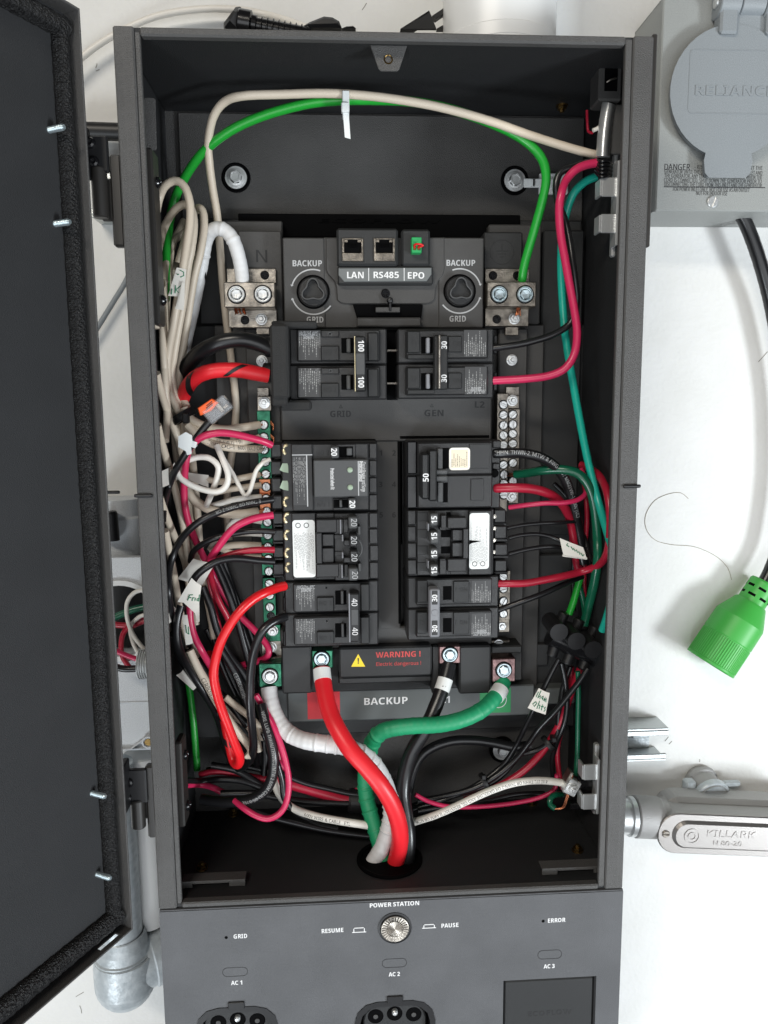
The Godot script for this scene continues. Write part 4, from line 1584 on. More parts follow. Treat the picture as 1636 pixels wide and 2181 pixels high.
	g = geo()
	slab(g, [-70.2, 323.2, -55.3, 323.9], -49.2, -48.7, 0.0)
	slab(g, [-59.9, 285.1, -59.1, 323.2], -49.2, -48.7, 0.0)
	part("printed_line", g, M.ink_grey, o)
	g = geo()
	slab(g, [-54.6, 292.2, -14.4, 320], -53, -45, 0.8)
	var lid := part("lamp_lid", g, M.breaker_grey, o)
	g = geo()
	slab(g, [-21.9, 293.1, -21.2, 318.8], -45.2, -44.8, 0.0)
	part("printed_line", g, M.ink_grey, lid)
	write("Circuit Breaker and Surge", v(-17.7, 307, -44.8), 1.3, M.ink_white, lid, -90, false, 0.15, 22.0)
	write("Protective Device", v(-19.7, 311.2, -44.8), 1.3, M.ink_white, lid, -90, true, 0.15, 15.0)
	write("Protected when lit", v(-40.8, 305.9, -44.8), 1.6, M.ink_white, lid, -90, true, 0.15, 15.6)
	for q in [v(-27.7, 312.3, -45), v(-27.7, 299.4, -45)]:
		g = geo()
		g.lathe(q, Vector3(0, 0, 1), [w(2.1, 0), w(1.9, 0.7), w(1.2, 1.1), w(0, 1.3)], 18)
		part("pale_lamp", g, M.led, lid)
	for k in 2:
		g = geo()
		slab(g, [[-41.5, 320.7, -23.1, 331.1], [-40.8, 281.6, -23.9, 290.8]][k], -53, -50.6, 0.6)
		part("raised_block", g, M.breaker, o)
		g = geo()
		slab(g, [[-35.6, 321.4, -25.2, 329.3], [-40.1, 283.4, -29.2, 289.8]][k], -51, -50.3, 0.2)
		var sl := part("handle_slot", g, M.pitch, o)
		g = geo()
		slab(g, [[-30, 322.8, -25.9, 328.4], [-35.9, 284.2, -33.8, 289.8]][k], -51, -47.6, 0.6)
		part("handle_stem", g, M.breaker_grey, sl)
		g = geo()
		slab(g, [[-41.4, 321.3, -35.6, 329.9], [-29.3, 283, -23.8, 291.4]][k], -51, -42, 0.8)
		part("handle", g, M.breaker_grey, o)
		write("20", [v(-39.2, 325.8, -41.8), v(-26.4, 287.2, -41.8)][k], 4.2, M.ink_white, o, -90, true, 0.2, 5.6)
		onoff(o, [v(-47.8, 324.9, -51.8), v(-47.8, 285.9, -51.8)][k], 180, M.engrave)
	# ---- four-handle breaker, left column middle
	o = breaker("black four-handle breaker marked 20 on each handle, white label on its left", [-86.6, 228.4, -7, 280.8])
	g = geo()
	slab(g, [-78.7, 226.9, -6.7, 279.9], -95, -56, 1.0)
	slab(g, [-72.1, 228.4, -53.8, 279.9], -57, -53, 0.8)
	slab(g, [-53.3, 275.5, -39.9, 279.5], -57, -52, 0.6)
	slab(g, [-40.3, 227.3, -14.3, 279], -57, -53, 0.6)
	part("case", g, M.breaker, o)
	for k in 4:
		var yy: Array = [[-87, 267.8, -78.5, 279.3], [-87.3, 254.7, -78.4, 266.3], [-87.3, 241.9, -78.8, 252.9], [-87.7, 228.4, -78.8, 240.1]][k]
		g = geo()
		slab(g, [yy[0], yy[1] + 2.4, yy[2], yy[3]], -86, -60, 1.0)
		slab(g, [yy[0], yy[1], yy[2] - 1.0, yy[1] + 1.8], -86, -63, 0.5)
		part("terminal_block", g, M.breaker, o)
		g = geo()
		slab(g, [[-13.7, 267.4, -7, 278.9], [-13.8, 255.1, -7.1, 266.7], [-13.6, 242, -6.8, 254], [-13.8, 228.1, -7, 240.9]][k], -57, -53.4, 0.7)
		part("end_block", g, M.breaker, o)
		terminal_hook(o, [v(-76.1, 275.3, -57), v(-76.1, 262.4, -57), v(-76.1, 248.6, -57), v(-76, 237.3, -57)][k])
	white_label(o, [-71.4, 230.5, -54.8, 274.4], -52.6, -1.0)
	g = geo()
	slab(g, [-53.6, 265.4, -37.9, 275.7], -53, -46, 0.8)
	slab(g, [-53.9, 242, -49.4, 265.5], -53, -46, 0.6)
	slab(g, [-54.3, 231.4, -37, 241.9], -53, -46, 0.8)
	slab(g, [-49.3, 254.7, -40.5, 264], -53, -49.5, 0.6)
	slab(g, [-49.6, 241.8, -40.7, 253.3], -53, -49.5, 0.6)
	var frame := part("handle_frame", g, M.breaker, o)
	for k in 4:
		g = geo()
		slab(g, [[-39.3, 264.7, -33.3, 275.4], [-40.2, 259.6, -33.4, 262.8], [-40, 246.6, -33.6, 249.9], [-38.5, 230.3, -33.5, 241.8]][k], -53, [-47.0, -52.0, -52.0, -47.0][k], 0.5)
		slab(g, [[-33.3, 264.8, -29.5, 275.5], [-33.2, 255, -27.6, 259.6], [-33.4, 242.1, -27.7, 246.4], [-33.2, 231.1, -30, 240.9]][k], -53, -47, 0.6)
		var st := part("handle_stem", g, M.breaker, o)
		g = geo()
		slab(g, [[-35.8, 264.5, -34.8, 275.2], [-34.5, 258.8, -33.3, 263.8], [-34.7, 245.9, -33.5, 250.6], [-35.3, 230.8, -34.1, 240.9]][k], -53, -45.5, 0.3)
		part("stem_edge", g, M.tie_silver, st)
		g = geo()
		slab(g, [[-29.5, 269.2, -22.9, 278], [-29, 255.5, -23.1, 264.7], [-28.9, 243.8, -22.9, 252.7], [-30.1, 229.9, -23.1, 239.5]][k], -53, -40, 0.9)
		part("handle", g, [M.breaker_grey, M.breaker, M.breaker, M.breaker_grey][k], o)
		write("20", [v(-25.4, 273.8, -39.8), v(-25.6, 260.5, -39.8), v(-25.4, 247.4, -39.8), v(-25.2, 234.2, -39.8)][k], 4.2, M.ink_grey, o, -90, false, 0.2, 5.6)
		if k != 1 and k != 2:
			g = geo()
			slab(g, [[-22.6, 263.6, -20.5, 270.3], [], [], [-22.6, 235.7, -20.5, 242.1]][k], -53, -44, 0.5)
			part("tie_clip", g, M.breaker_grey, o)
	g = geo()
	var arc := []
	for i in 13:
		var a := deg_to_rad(-70.0 + 140.0 * i / 12.0)
		arc.append(v(-25.2, 253.7, -44) + v(cos(a) * 5.6, sin(a) * 7.5, 0))
	g.tube(PackedVector3Array(arc), 0.6, 8)
	part("handle_tie", g, M.breaker_grey, o)
	# ---- 40 A breaker, left column bottom
	o = breaker("two-pole black breaker marked 40, lowest in the left column", [-79.2, 177.1, -7.5, 227.6])
	g = geo()
	slab(g, [-79, 201.4, -7, 226.2], -95, -56, 1.0)
	slab(g, [-79.7, 174.9, -7.3, 201], -95, -56, 1.0)
	slab(g, [-72.3, 203.5, -13.8, 225.9], -57, -51, 1.0)
	slab(g, [-72.5, 177.6, -14, 199.8], -57, -51, 1.0)
	part("case", g, M.breaker, o)
	for k in 2:
		printed("rating_plate", [[-70.1, 204.5, -55.9, 224.6], [-70.4, 179, -56.1, 198.6]][k], -50.6, M.print_dark, o)
		g = geo()
		slab(g, [[-54.2, 204.5, -41.4, 215.5], [-54.7, 178.7, -41.8, 188.7]][k], -52, -48.6, 0.5)
		part("raised_block", g, M.breaker_dark, o)
		g = geo()
		slab(g, [[-21, 203.8, -14.2, 225.1], [-21.3, 177.9, -14.5, 199.4]][k], -52, -48.8, 1.0)
		part("raised_block", g, M.breaker_dark, o)
		onoff(o, [v(-47.8, 210.9, -48.4), v(-48.3, 183.7, -48.4)][k], 180, M.engrave)
		dimple(o, [v(-46.9, 222.3, -50.9), v(-47, 196.3, -50.9)][k])
		g = geo()
		slab(g, [[-40.2, 209, -31.7, 220], [-40.7, 183.2, -32.1, 194.3]][k], -51.2, -50.5, 0.2)
		var sl := part("handle_slot", g, M.pitch, o)
		g = geo()
		slab(g, [[-36, 210.3, -33.8, 220.5], [-36, 184.5, -33.9, 194.9]][k], -51, -47, 0.8)
		part("handle_stem", g, M.breaker_grey, sl)
		g = geo()
		slab(g, [[-81, 201.4, -74, 213.4], [-81.7, 174.1, -74.7, 186.3]][k], -80, -62, 1.0)
		part("wire_clamp", g, M.breaker_dark, o)
		terminal_hook(o, [v(-76.5, 220.2, -58), v(-77.2, 193.5, -58)][k])
	g = geo()
	slab(g, [-29.9, 183.1, -22.2, 220.7], -50, -38, 1.0)
	tie = part("handle_tie", g, M.breaker_dark, o)
	g = geo()
	slab(g, [-28.5, 196.3, -23.2, 208.5], -39, -37.6, 0.3)
	part("tie_plate", g, M.breaker_grey, tie)
	g = geo()
	slab(g, [-30.3, 183.2, -29.2, 220.7], -44, -37.6, 0.3)
	part("tie_edge", g, M.tie_silver, tie)
	for q in [v(-25.9, 213.9, -37.8), v(-25.8, 191.5, -37.8)]:
		write("40", q, 4.2, M.ink_white, o, -90, false, 0.2, 5.8)
	plate_words(o, [v(-62.1, 223.2, -50.4), v(-62.2, 221.3, -50.4)], 0.0)
	# ---- 50 A breaker, right column top
	o = breaker("large black breaker marked 50 with a cream sticker, clear-edged at its left", [15, 281.4, 85.6, 333])
	g = geo()
	slab(g, [15.9, 280, 87.8, 332.5], -95, -60, 1.0)
	slab(g, [23, 307.1, 79.8, 331.5], -60, -52, 1.0)
	slab(g, [22.9, 281.8, 80.1, 306.8], -60, -52, 1.0)
	slab(g, [80.9, 326.4, 87.5, 332.2], -64, -58, 0.8)
	slab(g, [81.1, 309.9, 86.9, 315], -64, -58, 0.8)
	part("case", g, M.breaker, o)
	for k in 2:
		g = geo()
		slab(g, [[15.6, 307.6, 23, 332.3], [15.4, 281.4, 23, 306.1]][k], -60, -56, 1.2)
		part("end_block", g, M.gloss_black, o)
	g = geo()
	slab(g, [63.4, 287.4, 73.1, 303.8], -52.4, -51.2, 0.4)
	part("raised_block", g, M.breaker, o)
	g = geo()
	slab(g, [62.1, 311.6, 77.8, 329.9], -52.4, -51.4, 0.4)
	part("raised_block", g, M.breaker, o)
	g = geo()
	slab(g, [41.7, 311.8, 46.7, 327.4], -52.4, -51.7, 0.2)
	slab(g, [41.8, 286.2, 46, 301.2], -52.4, -51.7, 0.2)
	part("handle_slot", g, M.pitch, o)
	g = geo()
	slab(g, [37.5, 311.6, 41.4, 327.3], -52, -47, 0.6)
	slab(g, [37.6, 286.9, 41.8, 302.1], -52, -47, 0.6)
	slab(g, [33.8, 307.9, 45, 311.8], -52, -45, 0.9)
	slab(g, [33.8, 302.7, 45, 307.2], -52, -45, 0.9)
	part("handle_stem", g, M.breaker_grey, o)
	g = geo()
	slab(g, [24, 290.6, 29.9, 324.3], -52, -36, 1.4)
	slab(g, [30, 288.6, 36.3, 326.7], -52, -40, 1.2)
	part("handle", g, M.breaker_dark, o)
	write("50", v(27.5, 306.8, -35.8), 4.2, M.ink_white, o, 90, true, 0.2, 6.0)
	g = geo()
	var st: Array = [46.9, 310.7, 62.5, 327.3]
	g.prism(rounded(st[0], st[1], st[2], st[3], 2.4), -52.2, -51.2, 0.1)
	var stick := part("cream_sticker", g, M.paper, o)
	printed("sticker_print", [st[0] + 1.6, st[1] + 1.6, st[2] - 1.6, st[3] - 1.6], -51.1, M.print_cream, stick, 3)
	g = geo()
	g.lathe(v(82.4, 307.3, -57), Vector3(0, 0, 1), [w(3.4, -4), w(3.4, 0), w(2.6, 0.8), w(0, 0.8)], 20)
	part("test_button", g, M.pitch, o)
	# ---- four-handle breaker, right column middle
	o = breaker("black four-handle breaker marked 15 on each handle, white label on its right", [14.8, 229.8, 92.8, 280.9])
	g = geo()
	slab(g, [15.7, 228.6, 82.4, 280.2], -95, -56, 1.0)
	slab(g, [62.2, 229.2, 80.4, 279.5], -57, -53, 0.8)
	slab(g, [22.6, 229.9, 48.5, 280.1], -57, -53, 0.6)
	part("case", g, M.breaker, o)
	for k in 4:
		g = geo()
		slab(g, [[15.5, 269.1, 22, 280.3], [15.5, 256.4, 22, 268], [15.4, 243.3, 22.3, 255.3], [15.4, 230.4, 22.3, 242.2]][k], -57, -53.4, 0.7)
		part("end_block", g, M.breaker, o)
		g = geo()
		var tb: Array = [[83.4, 268.1, 93, 278.8], [83.6, 255.5, 93.9, 265.9], [84.1, 242.1, 94.8, 251.8], [84.3, 229.4, 94.3, 238.8]][k]
		slab(g, tb, -86, -62, 1.0)
		slab(g, [tb[0], tb[1] - 3.0, tb[2] + 1.6, tb[1] - 0.6], -86, -66, 0.5)
		part("terminal_block", g, M.breaker, o)
		g = geo()
		g.lathe(v(83.4, 273.6, -60) + v(0, [0.0, -9.2, -18.6, -27.8][k], 0), Vector3(0.4, 0, 1), [w(1.6, 0), w(1.5, 0.5), w(0, 0.6)], 12)
		part("terminal_screw", g, M.tin, o)
		g = geo()
		slab(g, [[22.9, 272.1, 30.4, 278.6], [22.8, 259.5, 30.4, 265.7], [22.8, 246.1, 30.4, 253], [22.8, 233.7, 30.3, 240.2]][k], -53.4, -52.4, 0.3)
		part("raised_block", g, M.breaker_dark, o)
		g = geo()
		slab(g, [[31.1, 270.3, 37, 279.5], [31.1, 256.8, 37.8, 265.7], [31.4, 245, 37.1, 253.3], [31.1, 232.1, 37.1, 240.8]][k], -53, -40, 0.9)
		part("handle", g, M.breaker_grey, o)
		write("15", [v(34.2, 274.9, -39.8), v(34.2, 262.5, -39.8), v(34.2, 249, -39.8), v(34.2, 236.5, -39.8)][k], 4.2, M.ink_white, o, 90, true, 0.2, 5.4)
		g = geo()
		slab(g, [[39.9, 267.1, 44.2, 277.4], [38.9, 265.6, 44.2, 268.5], [38.9, 240.4, 43.9, 244.1], [38.9, 231.7, 44.3, 243.3]][k], -53, [-45.6, -46.0, -46.2, -45.8][k], 0.6)
		part("handle_stem", g, M.breaker, o)
	for r in [[41.1, 259.3, 48.2, 265.1], [41.1, 246.7, 48.3, 252.1], [45, 275.8, 48.2, 278.7]]:
		g = geo()
		slab(g, r, -53.2, -52.4, 0.2)
		part("handle_slot", g, M.pitch, o)
	g = geo()
	slab(g, [44.9, 266.9, 59.5, 275.5], -53, -46, 0.7)
	slab(g, [56.8, 243.7, 61, 266.8], -53, -46, 0.6)
	slab(g, [45, 233.7, 59.7, 243.8], -53, -46, 0.7)
	slab(g, [49, 257, 57.2, 265.7], -53, -49, 0.6)
	slab(g, [49, 244.7, 57.3, 255.6], -53, -49, 0.6)
	part("handle_frame", g, M.breaker, o)
	for r in [[29.8, 265.8, 30.8, 271.5], [29.8, 237.1, 30.8, 242.9]]:
		g = geo()
		slab(g, r, -53, -44, 0.3)
		part("tie_clip", g, M.tie_silver, o)
	white_label(o, [62.8, 234.2, 78, 277.5], -52.6, 1.0)
	g = geo()
	g.prism([w(62.8, 256.7), w(71.5, 255.9), w(64.2, 254.4), w(62.8, 253.4)], -52.7, -51.9, 0.0)
	part("label_tear", g, M.pitch, o)
	# ---- 30 A breaker, right column bottom
	o = breaker("two-pole black breaker with a silver tie marked 30, lowest in the right column", [14.5, 179.5, 86.6, 229.2])
	g = geo()
	slab(g, [15.5, 203.2, 86.6, 227.8], -95, -56, 1.0)
	slab(g, [15.4, 177.6, 86.9, 202.8], -95, -56, 1.0)
	slab(g, [21.5, 206.8, 80.4, 227.5], -57, -51, 1.0)
	slab(g, [21.5, 181.4, 80.7, 201.6], -57, -51, 1.0)
	part("case", g, M.breaker, o)
	for k in 2:
		printed("rating_plate", [[64.3, 207.9, 79.6, 225.6], [64.5, 181.3, 79.9, 199.7]][k], -50.6, M.print_dark, o, 3)
		g = geo()
		slab(g, [[22.1, 209.4, 30.3, 227], [22, 184.9, 30.3, 202]][k], -52, -49.2, 0.8)
		part("raised_block", g, M.breaker_dark, o)
		g = geo()
		slab(g, [[50.2, 208.7, 62.5, 225.6], [50.3, 183.4, 62.7, 201.2]][k], -52, -49.4, 0.5)
		part("raised_block", g, M.breaker_dark, o)
		write("12", [v(26.4, 219.3, -49), v(26.4, 193.8, -49)][k], 3.4, M.chassis_dark, o, 180, false, 0.2, 0.0, "embossed_lettering")
		onoff(o, [v(56.4, 218.9, -49.2), v(56.5, 193, -49.2)][k], 0, M.engrave)
		g = geo()
		slab(g, [[42.5, 210.8, 49, 221.5], [42.5, 185.1, 49.1, 196.3]][k], -51.2, -50.5, 0.2)
		part("handle_slot", g, M.pitch, o)
		g = geo()
		slab(g, [[83.4, 206.6, 88.7, 221.8], [83.7, 179.7, 89, 195.9]][k], -80, -62, 1.0)
		part("wire_clamp", g, M.breaker_dark, o)
	g = geo()
	slab(g, [30.5, 185.1, 38.3, 222.5], -50, -38, 1.0)
	tie = part("handle_tie", g, M.tie_silver, o)
	g = geo()
	slab(g, [32.2, 210.7, 36.5, 221.2], -38.6, -37.7, 0.3)
	slab(g, [32.2, 187, 36.5, 198.3], -38.6, -37.7, 0.3)
	part("tie_plate", g, M.breaker, tie)
	g = geo()
	g.lathe(v(34.4, 204.4, -38), Vector3(0, 0, 1), [w(2.6, 0), w(2.4, 0.4), w(2.0, 0.2), w(0, 0.2)], 18)
	part("tie_rivet", g, M.tie_silver, tie)
	for q in [v(34.3, 215.8, -37.6), v(34.4, 192.2, -37.6)]:
		write("30", q, 4.0, M.ink_white, o, 90, true, 0.2, 5.4)

	plate_words(o, [v(72.6, 183.3, -50.4), v(72.5, 185.1, -50.4)], 180.0)


func plate_words(o: Node3D, at: Array, turn: float):
	write("HACR Typ. 40°C", at[0], 1.25, M.ink_grey, o, turn, false, 0.1, 13.0)
	write("SIEMENS", at[1], 1.25, M.ink_grey, o, turn, true, 0.1, 7.5)


func terminal_hook(o: Node3D, q: Vector3):
	# bent brass clamp and the end of its screw in a breaker terminal
	var g := geo()
	var line := []
	for i in 9:
		var a := deg_to_rad(-60.0 + 170.0 * i / 8.0)
		line.append(q + v(-cos(a) * 2.2 + 1.0, sin(a) * 3.4, sin(i * 1.3) * 0.5))
	g.tube(PackedVector3Array(line), 1.5, 8)
	part("terminal_hook", g, M.brass, o)
	g = geo()
	g.lathe(q + v(0.6, 0, -2.2), Vector3(0, 0, 1), [w(3.6, -2), w(3.6, 0), w(0, 0)], 16)
	part("terminal_well", g, M.pitch, o)


func white_label(o: Node3D, r: Array, z: float, way: float):
	var g := geo()
	g.prism(rounded(r[0], r[1], r[2], r[3], 2.2), z - 0.4, z + 0.2, 0.05)
	var l := part("white_label", g, M.sticker, o)
	printed("label_print", [r[0] + 1.0, r[1] + 3.0, r[2] - 1.0, r[3] - 8.0], z + 0.35, M.print_white, l, 1 if way < 0.0 else 3)
	# small round approval marks at one end
	var ey: float = r[3] - 4.0 if way < 0.0 else r[1] + 4.0
	g = geo()
	for k in 2:
		var c := Vector2(r[0] + (4.2 if k == 0 else 10.4), ey)
		g.ring(circle(c, 2.0, 18), circle(c, 1.5, 18), z + 0.2, z + 0.35)
	part("approval_mark", g, M.ink_dark, l)


# ---------------------------------------------------------------- things on the wall round the box
func build_surroundings():
	var g: Geo
	# ---- generator inlet box, top right
	var o := thing("power_inlet_box", "grey metal inlet box with round flip lid and danger notice, right of the panel", "inlet box", v(284.6, 523.9, -158))
	var r: Array = [216.6, 509.6, 350.8, 661.9]
	g = geo()
	g.box(r[0], r[1], r[2], r[3] + 6, -104, -98, 1.0)
	part("front_plate", g, M.grey_paint, o)
	g = geo()
	g.box(r[0] + 1, r[1] + 1, r[0] + 3, r[3] + 5, -158, -104, 0.3)
	g.box(r[0] + 1, r[1] + 1, r[2] - 1, r[1] + 3, -158, -104, 0.3)
	g.box(r[2] - 3, r[1] + 1, r[2] - 1, r[3] + 5, -158, -104, 0.3)
	g.box(r[0] + 1, r[3] + 3, r[2] - 1, r[3] + 5, -158, -104, 0.3)
	part("box_body", g, M.grey_paint, o)
	g = geo()
	var lc := v(268.7, 594.6, -92)
	var c2 := Vector2(lc.x, lc.y) * 1000.0
	var lid := []
	for i in 40:
		var a := deg_to_rad(-70.0 + 320.0 * i / 39.0)
		lid.append(c2 + Vector2(cos(a), sin(a)) * 46.0)
	lid.append(c2 + w(-17, -50))
	lid.append(c2 + w(-16.0, -58))
	lid.append(c2 + w(-13.5, -60.5))
	lid.append(c2 + w(13.5, -60.5))
	lid.append(c2 + w(16.0, -58))
	lid.append(c2 + w(17, -50))
	g.prism(lid, -96, -88, 2.2)
	g.box(c2.x - 13, c2.y + 34, c2.x + 42, c2.y + 62, -96, -89, 1.2)
	var fl := part("flip_lid", g, M.grey_plastic, o)
	g = geo()
	var fr := rounded(c2.x - 34, c2.y - 16, c2.x + 38, c2.y + 30, 3, 2)
	var fr2 := rounded(c2.x - 33.4, c2.y - 15.4, c2.x + 37.4, c2.y + 29.4, 2.4, 2)
	g.ring(fr, fr2, -88.2, -87.7)
	part("raised_frame", g, M.grey_plastic, fl)
	write("RELIANCE", lc + v(2.0, 0.5, 4.2), 7.0, M.grey_plastic, fl, 0, true, 0.7, 62.0, "embossed_lettering")
	for k in 3:
		g = geo()
		var x0: float = c2.x + [-14.0, 4.0, 22.0][k]
		if k == 1:
			g.lathe(v(x0 - 0.5, c2.y + 64, -92), Vector3.RIGHT, [w(0, 0), w(9.0, 0), w(9.6, 0.6), w(9.6, 17.8), w(9.0, 18.4), w(0, 18.4)], 28)
		else:
			g.lathe(v(x0, c2.y + 64, -92), Vector3.RIGHT, [w(0, 0), w(10.6, 0), w(11.4, 0.8), w(11.4, 15.4), w(10.6, 16.2), w(0, 16.2)], 28)
			g.box(x0 + 1, c2.y + 40, x0 + 15, c2.y + 64, -92, -84, 1.6)
		part("hinge_knuckle", g, M.grey_plastic, fl)
	g = geo()
	g.lathe(v(c2.x - 14.0, c2.y + 64, -91), Vector3.LEFT, [w(4.0, 0), w(3.8, 1.0), w(2.0, 1.4), w(0, 1.4)], 20)
	part("hinge_pin", g, M.zinc, fl)
	write("DANGER", v(232.6, 542.4, -97.8), 4.4, M.ink_dark, o, 0, false, 0.15, 20.5)
	write("- RISK OF SHOCK. DO NOT START THE", v(274.2, 542.4, -97.8), 1.75, M.ink_notice, o, -0.4, false, 0.15, 55.0)
	for q in [["GENERATOR UNTIL THE CORD IS CONNECTED TO THIS INLET AND", v(262.3, 538.8, -97.8)], ["THE GENERATOR. ANY TERMINAL MAY BE ENERGIZED WHEN THE", v(262.4, 535.6, -97.8)], ["CORD IS CONNECTED. SHUT DOWN THE GENERATOR PRIOR TO", v(262.2, 532.4, -97.8)], ["DISCONNECTING THE CORD FROM THIS INLET AND THE GENERATOR", v(262.4, 529.3, -97.8)]]:
		write(q[0], q[1], 1.75, M.ink_notice, o, -0.4, false, 0.15, 79.0)
	write("FOR POWER INLET ONLY. NOT FOR USE AS AN OUTLET", v(261.1, 525.7, -97.8), 1.45, M.ink_notice, o, -0.4, false, 0.15, 62.0)
	write("NOT FOR INDOOR USE", v(261.6, 522.9, -97.8), 1.45, M.ink_notice, o, -0.4, false, 0.15, 25.0)
	g = geo()
	slab(g, [222.7, 527.3, 304.9, 527.9], -98.2, -97.8, 0.0)
	part("printed_rule", g, M.ink_dark, o)
	shared("slot_screw", fixing("bar_screw"), M.zinc, v(262.5, 516.4, -97.4), o, Basis(Vector3(0, 0, 1), 1.2).scaled(Vector3(1.35, 1.35, 1)))
	# ---- green cord connector hanging by its black cord
	var cord: Array = [v(294.1, 524.3, -128), v(308.3, 506.1, -130), v(324.4, 472.3, -132), v(341.2, 430.2, -138), v(357, 361.8, -140), v(363.3, 291.3, -140), v(360, 236, -140), v(352.4, 208.3, -139), v(341.1, 188.6, -137)]
	wire("power_cable", "thick black cord curving along the right edge from the inlet box to the green plug", cord, 5.6, M.w_black)
	var mouth := v(298.4, 123.7, -134)
	var neck := v(341.1, 188.6, -137)
	o = thing("cord_connector", "bright green round cord connector with a ribbed collar hanging on the wall", "connector", mouth)
	var ax := (neck - mouth).normalized()
	var ln := neck.distance_to(mouth) * 1000.0
	g = geo()
	g.lathe(mouth, ax, [w(0, 4), w(19, 4), w(20, 0), w(22.4, 0), w(22.8, 0.8), w(22.6, 2.4), w(22.2, 3), w(22.0, ln * 0.36), w(22.6, ln * 0.37), w(22.2, ln * 0.62), w(21.0, ln * 0.66), w(14.6, ln * 0.84), w(13.6, ln * 0.86)], 44)
	part("shell", g, M.plug_green, o)
	g = geo()
	var px := ax.cross(Vector3(0, 0, 1)).normalized()
	var py := ax.cross(px)
	for i in 64:
		var a := TAU * i / 64.0
		var d := px * cos(a) + py * sin(a)
		g.tube(PackedVector3Array([mouth + ax * 0.003 + d * 0.0222, mouth + ax * ln * 0.00035 + d * 0.0220]), 0.5, 6)
	part("grip_ribs", g, M.plug_green, o)
	g = geo()
	g.lathe(mouth, ax, [w(12.4, ln * 0.84), w(12.4, ln * 1.12), w(11.6, ln * 1.14), w(5.8, ln * 1.14)], 36)
	part("strain_relief", g, M.plug_green, o)
	for k in 2:
		for i in 7:
			g = geo()
			var a := TAU * (i + 0.5 * k) / 7.0
			var t: float = ln * (0.92 + 0.1 * k) * 0.001
			for j in 5:
				var a0 := a + 0.11 * j
				var a1 := a + 0.11 * (j + 1)
				var d0 := (px * cos(a0) + py * sin(a0)) * 0.01248
				var d1 := (px * cos(a1) + py * sin(a1)) * 0.01248
				g.face([mouth + ax * t + d0, mouth + ax * t + d1, mouth + ax * (t + 0.0024) + d1, mouth + ax * (t + 0.0024) + d0], d0)
			part("relief_slot", g, M.pitch, o)
	# ---- strut channels behind the box
	for k in 2:
		var e2 := [v(262.1, 61.6, -132), v(263.4, 32.9, -132)]
		o = thing("strut_channel", ["short slotted steel strut end sticking out right of the panel, low on the wall", "slotted steel strut end behind the upper hinge, left of the panel"][k], "strut", [v(100, 0, -158), v(-170, 500, -158)][k])
		var x0: float = [60.0, -230.0][k]
		var x1: float = [e2[0].x * 1000.0, -120.0][k]
		var yt: float = [e2[0].y * 1000.0 + 3.0, 546.0][k]
		var yb: float = [e2[1].y * 1000.0, 510.0][k]
		g = geo()
		g.box(x0, yt - 2.2, x1, yt, -158, -132, 0.8)
		g.box(x0, yt - 7.0, x1, yt - 2.2, -134.2, -131.6, 1.0)
		g.box(x0, yb, x1 - 1.5, yb + 2.2, -158, -132, 0.8)
		g.box(x0, yb + 2.2, x1 - 1.5, yb + 7.0, -134.2, -131.6, 1.0)
		part("channel", g, M.strut, o)
		g = geo()
		g.box(x0, yb + 2.2, x1 - 8, yb + (yt - yb) * 0.38, -157.6, -155.6, 0.3)
		g.box(x0, yb + (yt - yb) * 0.72, x1 - 8, yt - 2.2, -157.6, -155.6, 0.3)
		g.box(x1 - 24, yb + (yt - yb) * 0.38, x1 - 8, yb + (yt - yb) * 0.72, -157.6, -155.6, 0.3)
		part("slotted_web", g, M.galvanised, o)
	# ---- conduit body at the lower right
	o = thing("conduit_body", "cast aluminium conduit elbow body with a raised screwed cover, right of the panel bottom", "conduit fitting", v(295.3, -54.2, -120))
	var tilt := Basis(Vector3(0, 0, 1), deg_to_rad(-5.0))
	var hub := v(234.5, -11.1, -114)
	g = geo()
	var along := tilt * Vector3.RIGHT
	g.lathe(hub - along * 0.010, along, [w(0, 0), w(17.6, 0), w(18.4, 1.0), w(18.4, 22), w(17.0, 24), w(15.5, 30)], 32)
	xf = Transform3D(tilt.scaled(Vector3(0.92, 0.92, 0.92)), hub)
	g.xf = xf
	var body := []
	for q in rounded(8, -22, 190, 14, 17, 6):
		body.append(q)
	g.prism(body, -16, 18, 3.0)
	g.prism(rounded(20, -18, 180, 19, 18, 6), -26, -4, 4.0)
	part("casting", g, M.cast_aluminium, o)
	g = geo()
	g.prism(rounded(5.8, -25, 196, 16, 19.5, 7), 18, 20.6, 0.9)
	var cov := part("cover", g, M.cover_aluminium, o)
	g = geo()
	g.prism(rounded(20, -18.5, 178, 9.5, 13.6, 6), 20.4, 23.6, 2.4)
	part("raised_panel", g, M.cover_aluminium, cov)
	xf = Transform3D.IDENTITY
	shared("cover_screw", fixing("bar_screw"), M.tin, hub + tilt * v(12.5, -4.5, 19.2), o, tilt)
	write("KILLARK", hub + tilt * 0.92 * v(76, -1.0, 23.7), 6.0, M.cover_aluminium, cov, -5, false, 0.8, 44.0, "embossed_lettering")
	write("N 80-20", hub + tilt * 0.92 * v(74, -10.5, 23.7), 4.0, M.cover_aluminium, cov, -5, false, 0.8, 26.0, "embossed_lettering")
	g = geo()
	var mc := hub + tilt * 0.92 * v(38, -4.5, 23.7)
	var m2 := Vector2(mc.x, mc.y) * 1000.0
	g.ring(circle(m2, 7.0, 26), circle(m2, 6.0, 26), mc.z * 1000.0 - 0.2, mc.z * 1000.0 + 0.5)
	g.ring(circle(m2, 3.6, 20), circle(m2, 2.8, 20), mc.z * 1000.0 - 0.2, mc.z * 1000.0 + 0.5)
	part("cast_emblem", g, M.cover_aluminium, cov)
	g = geo()
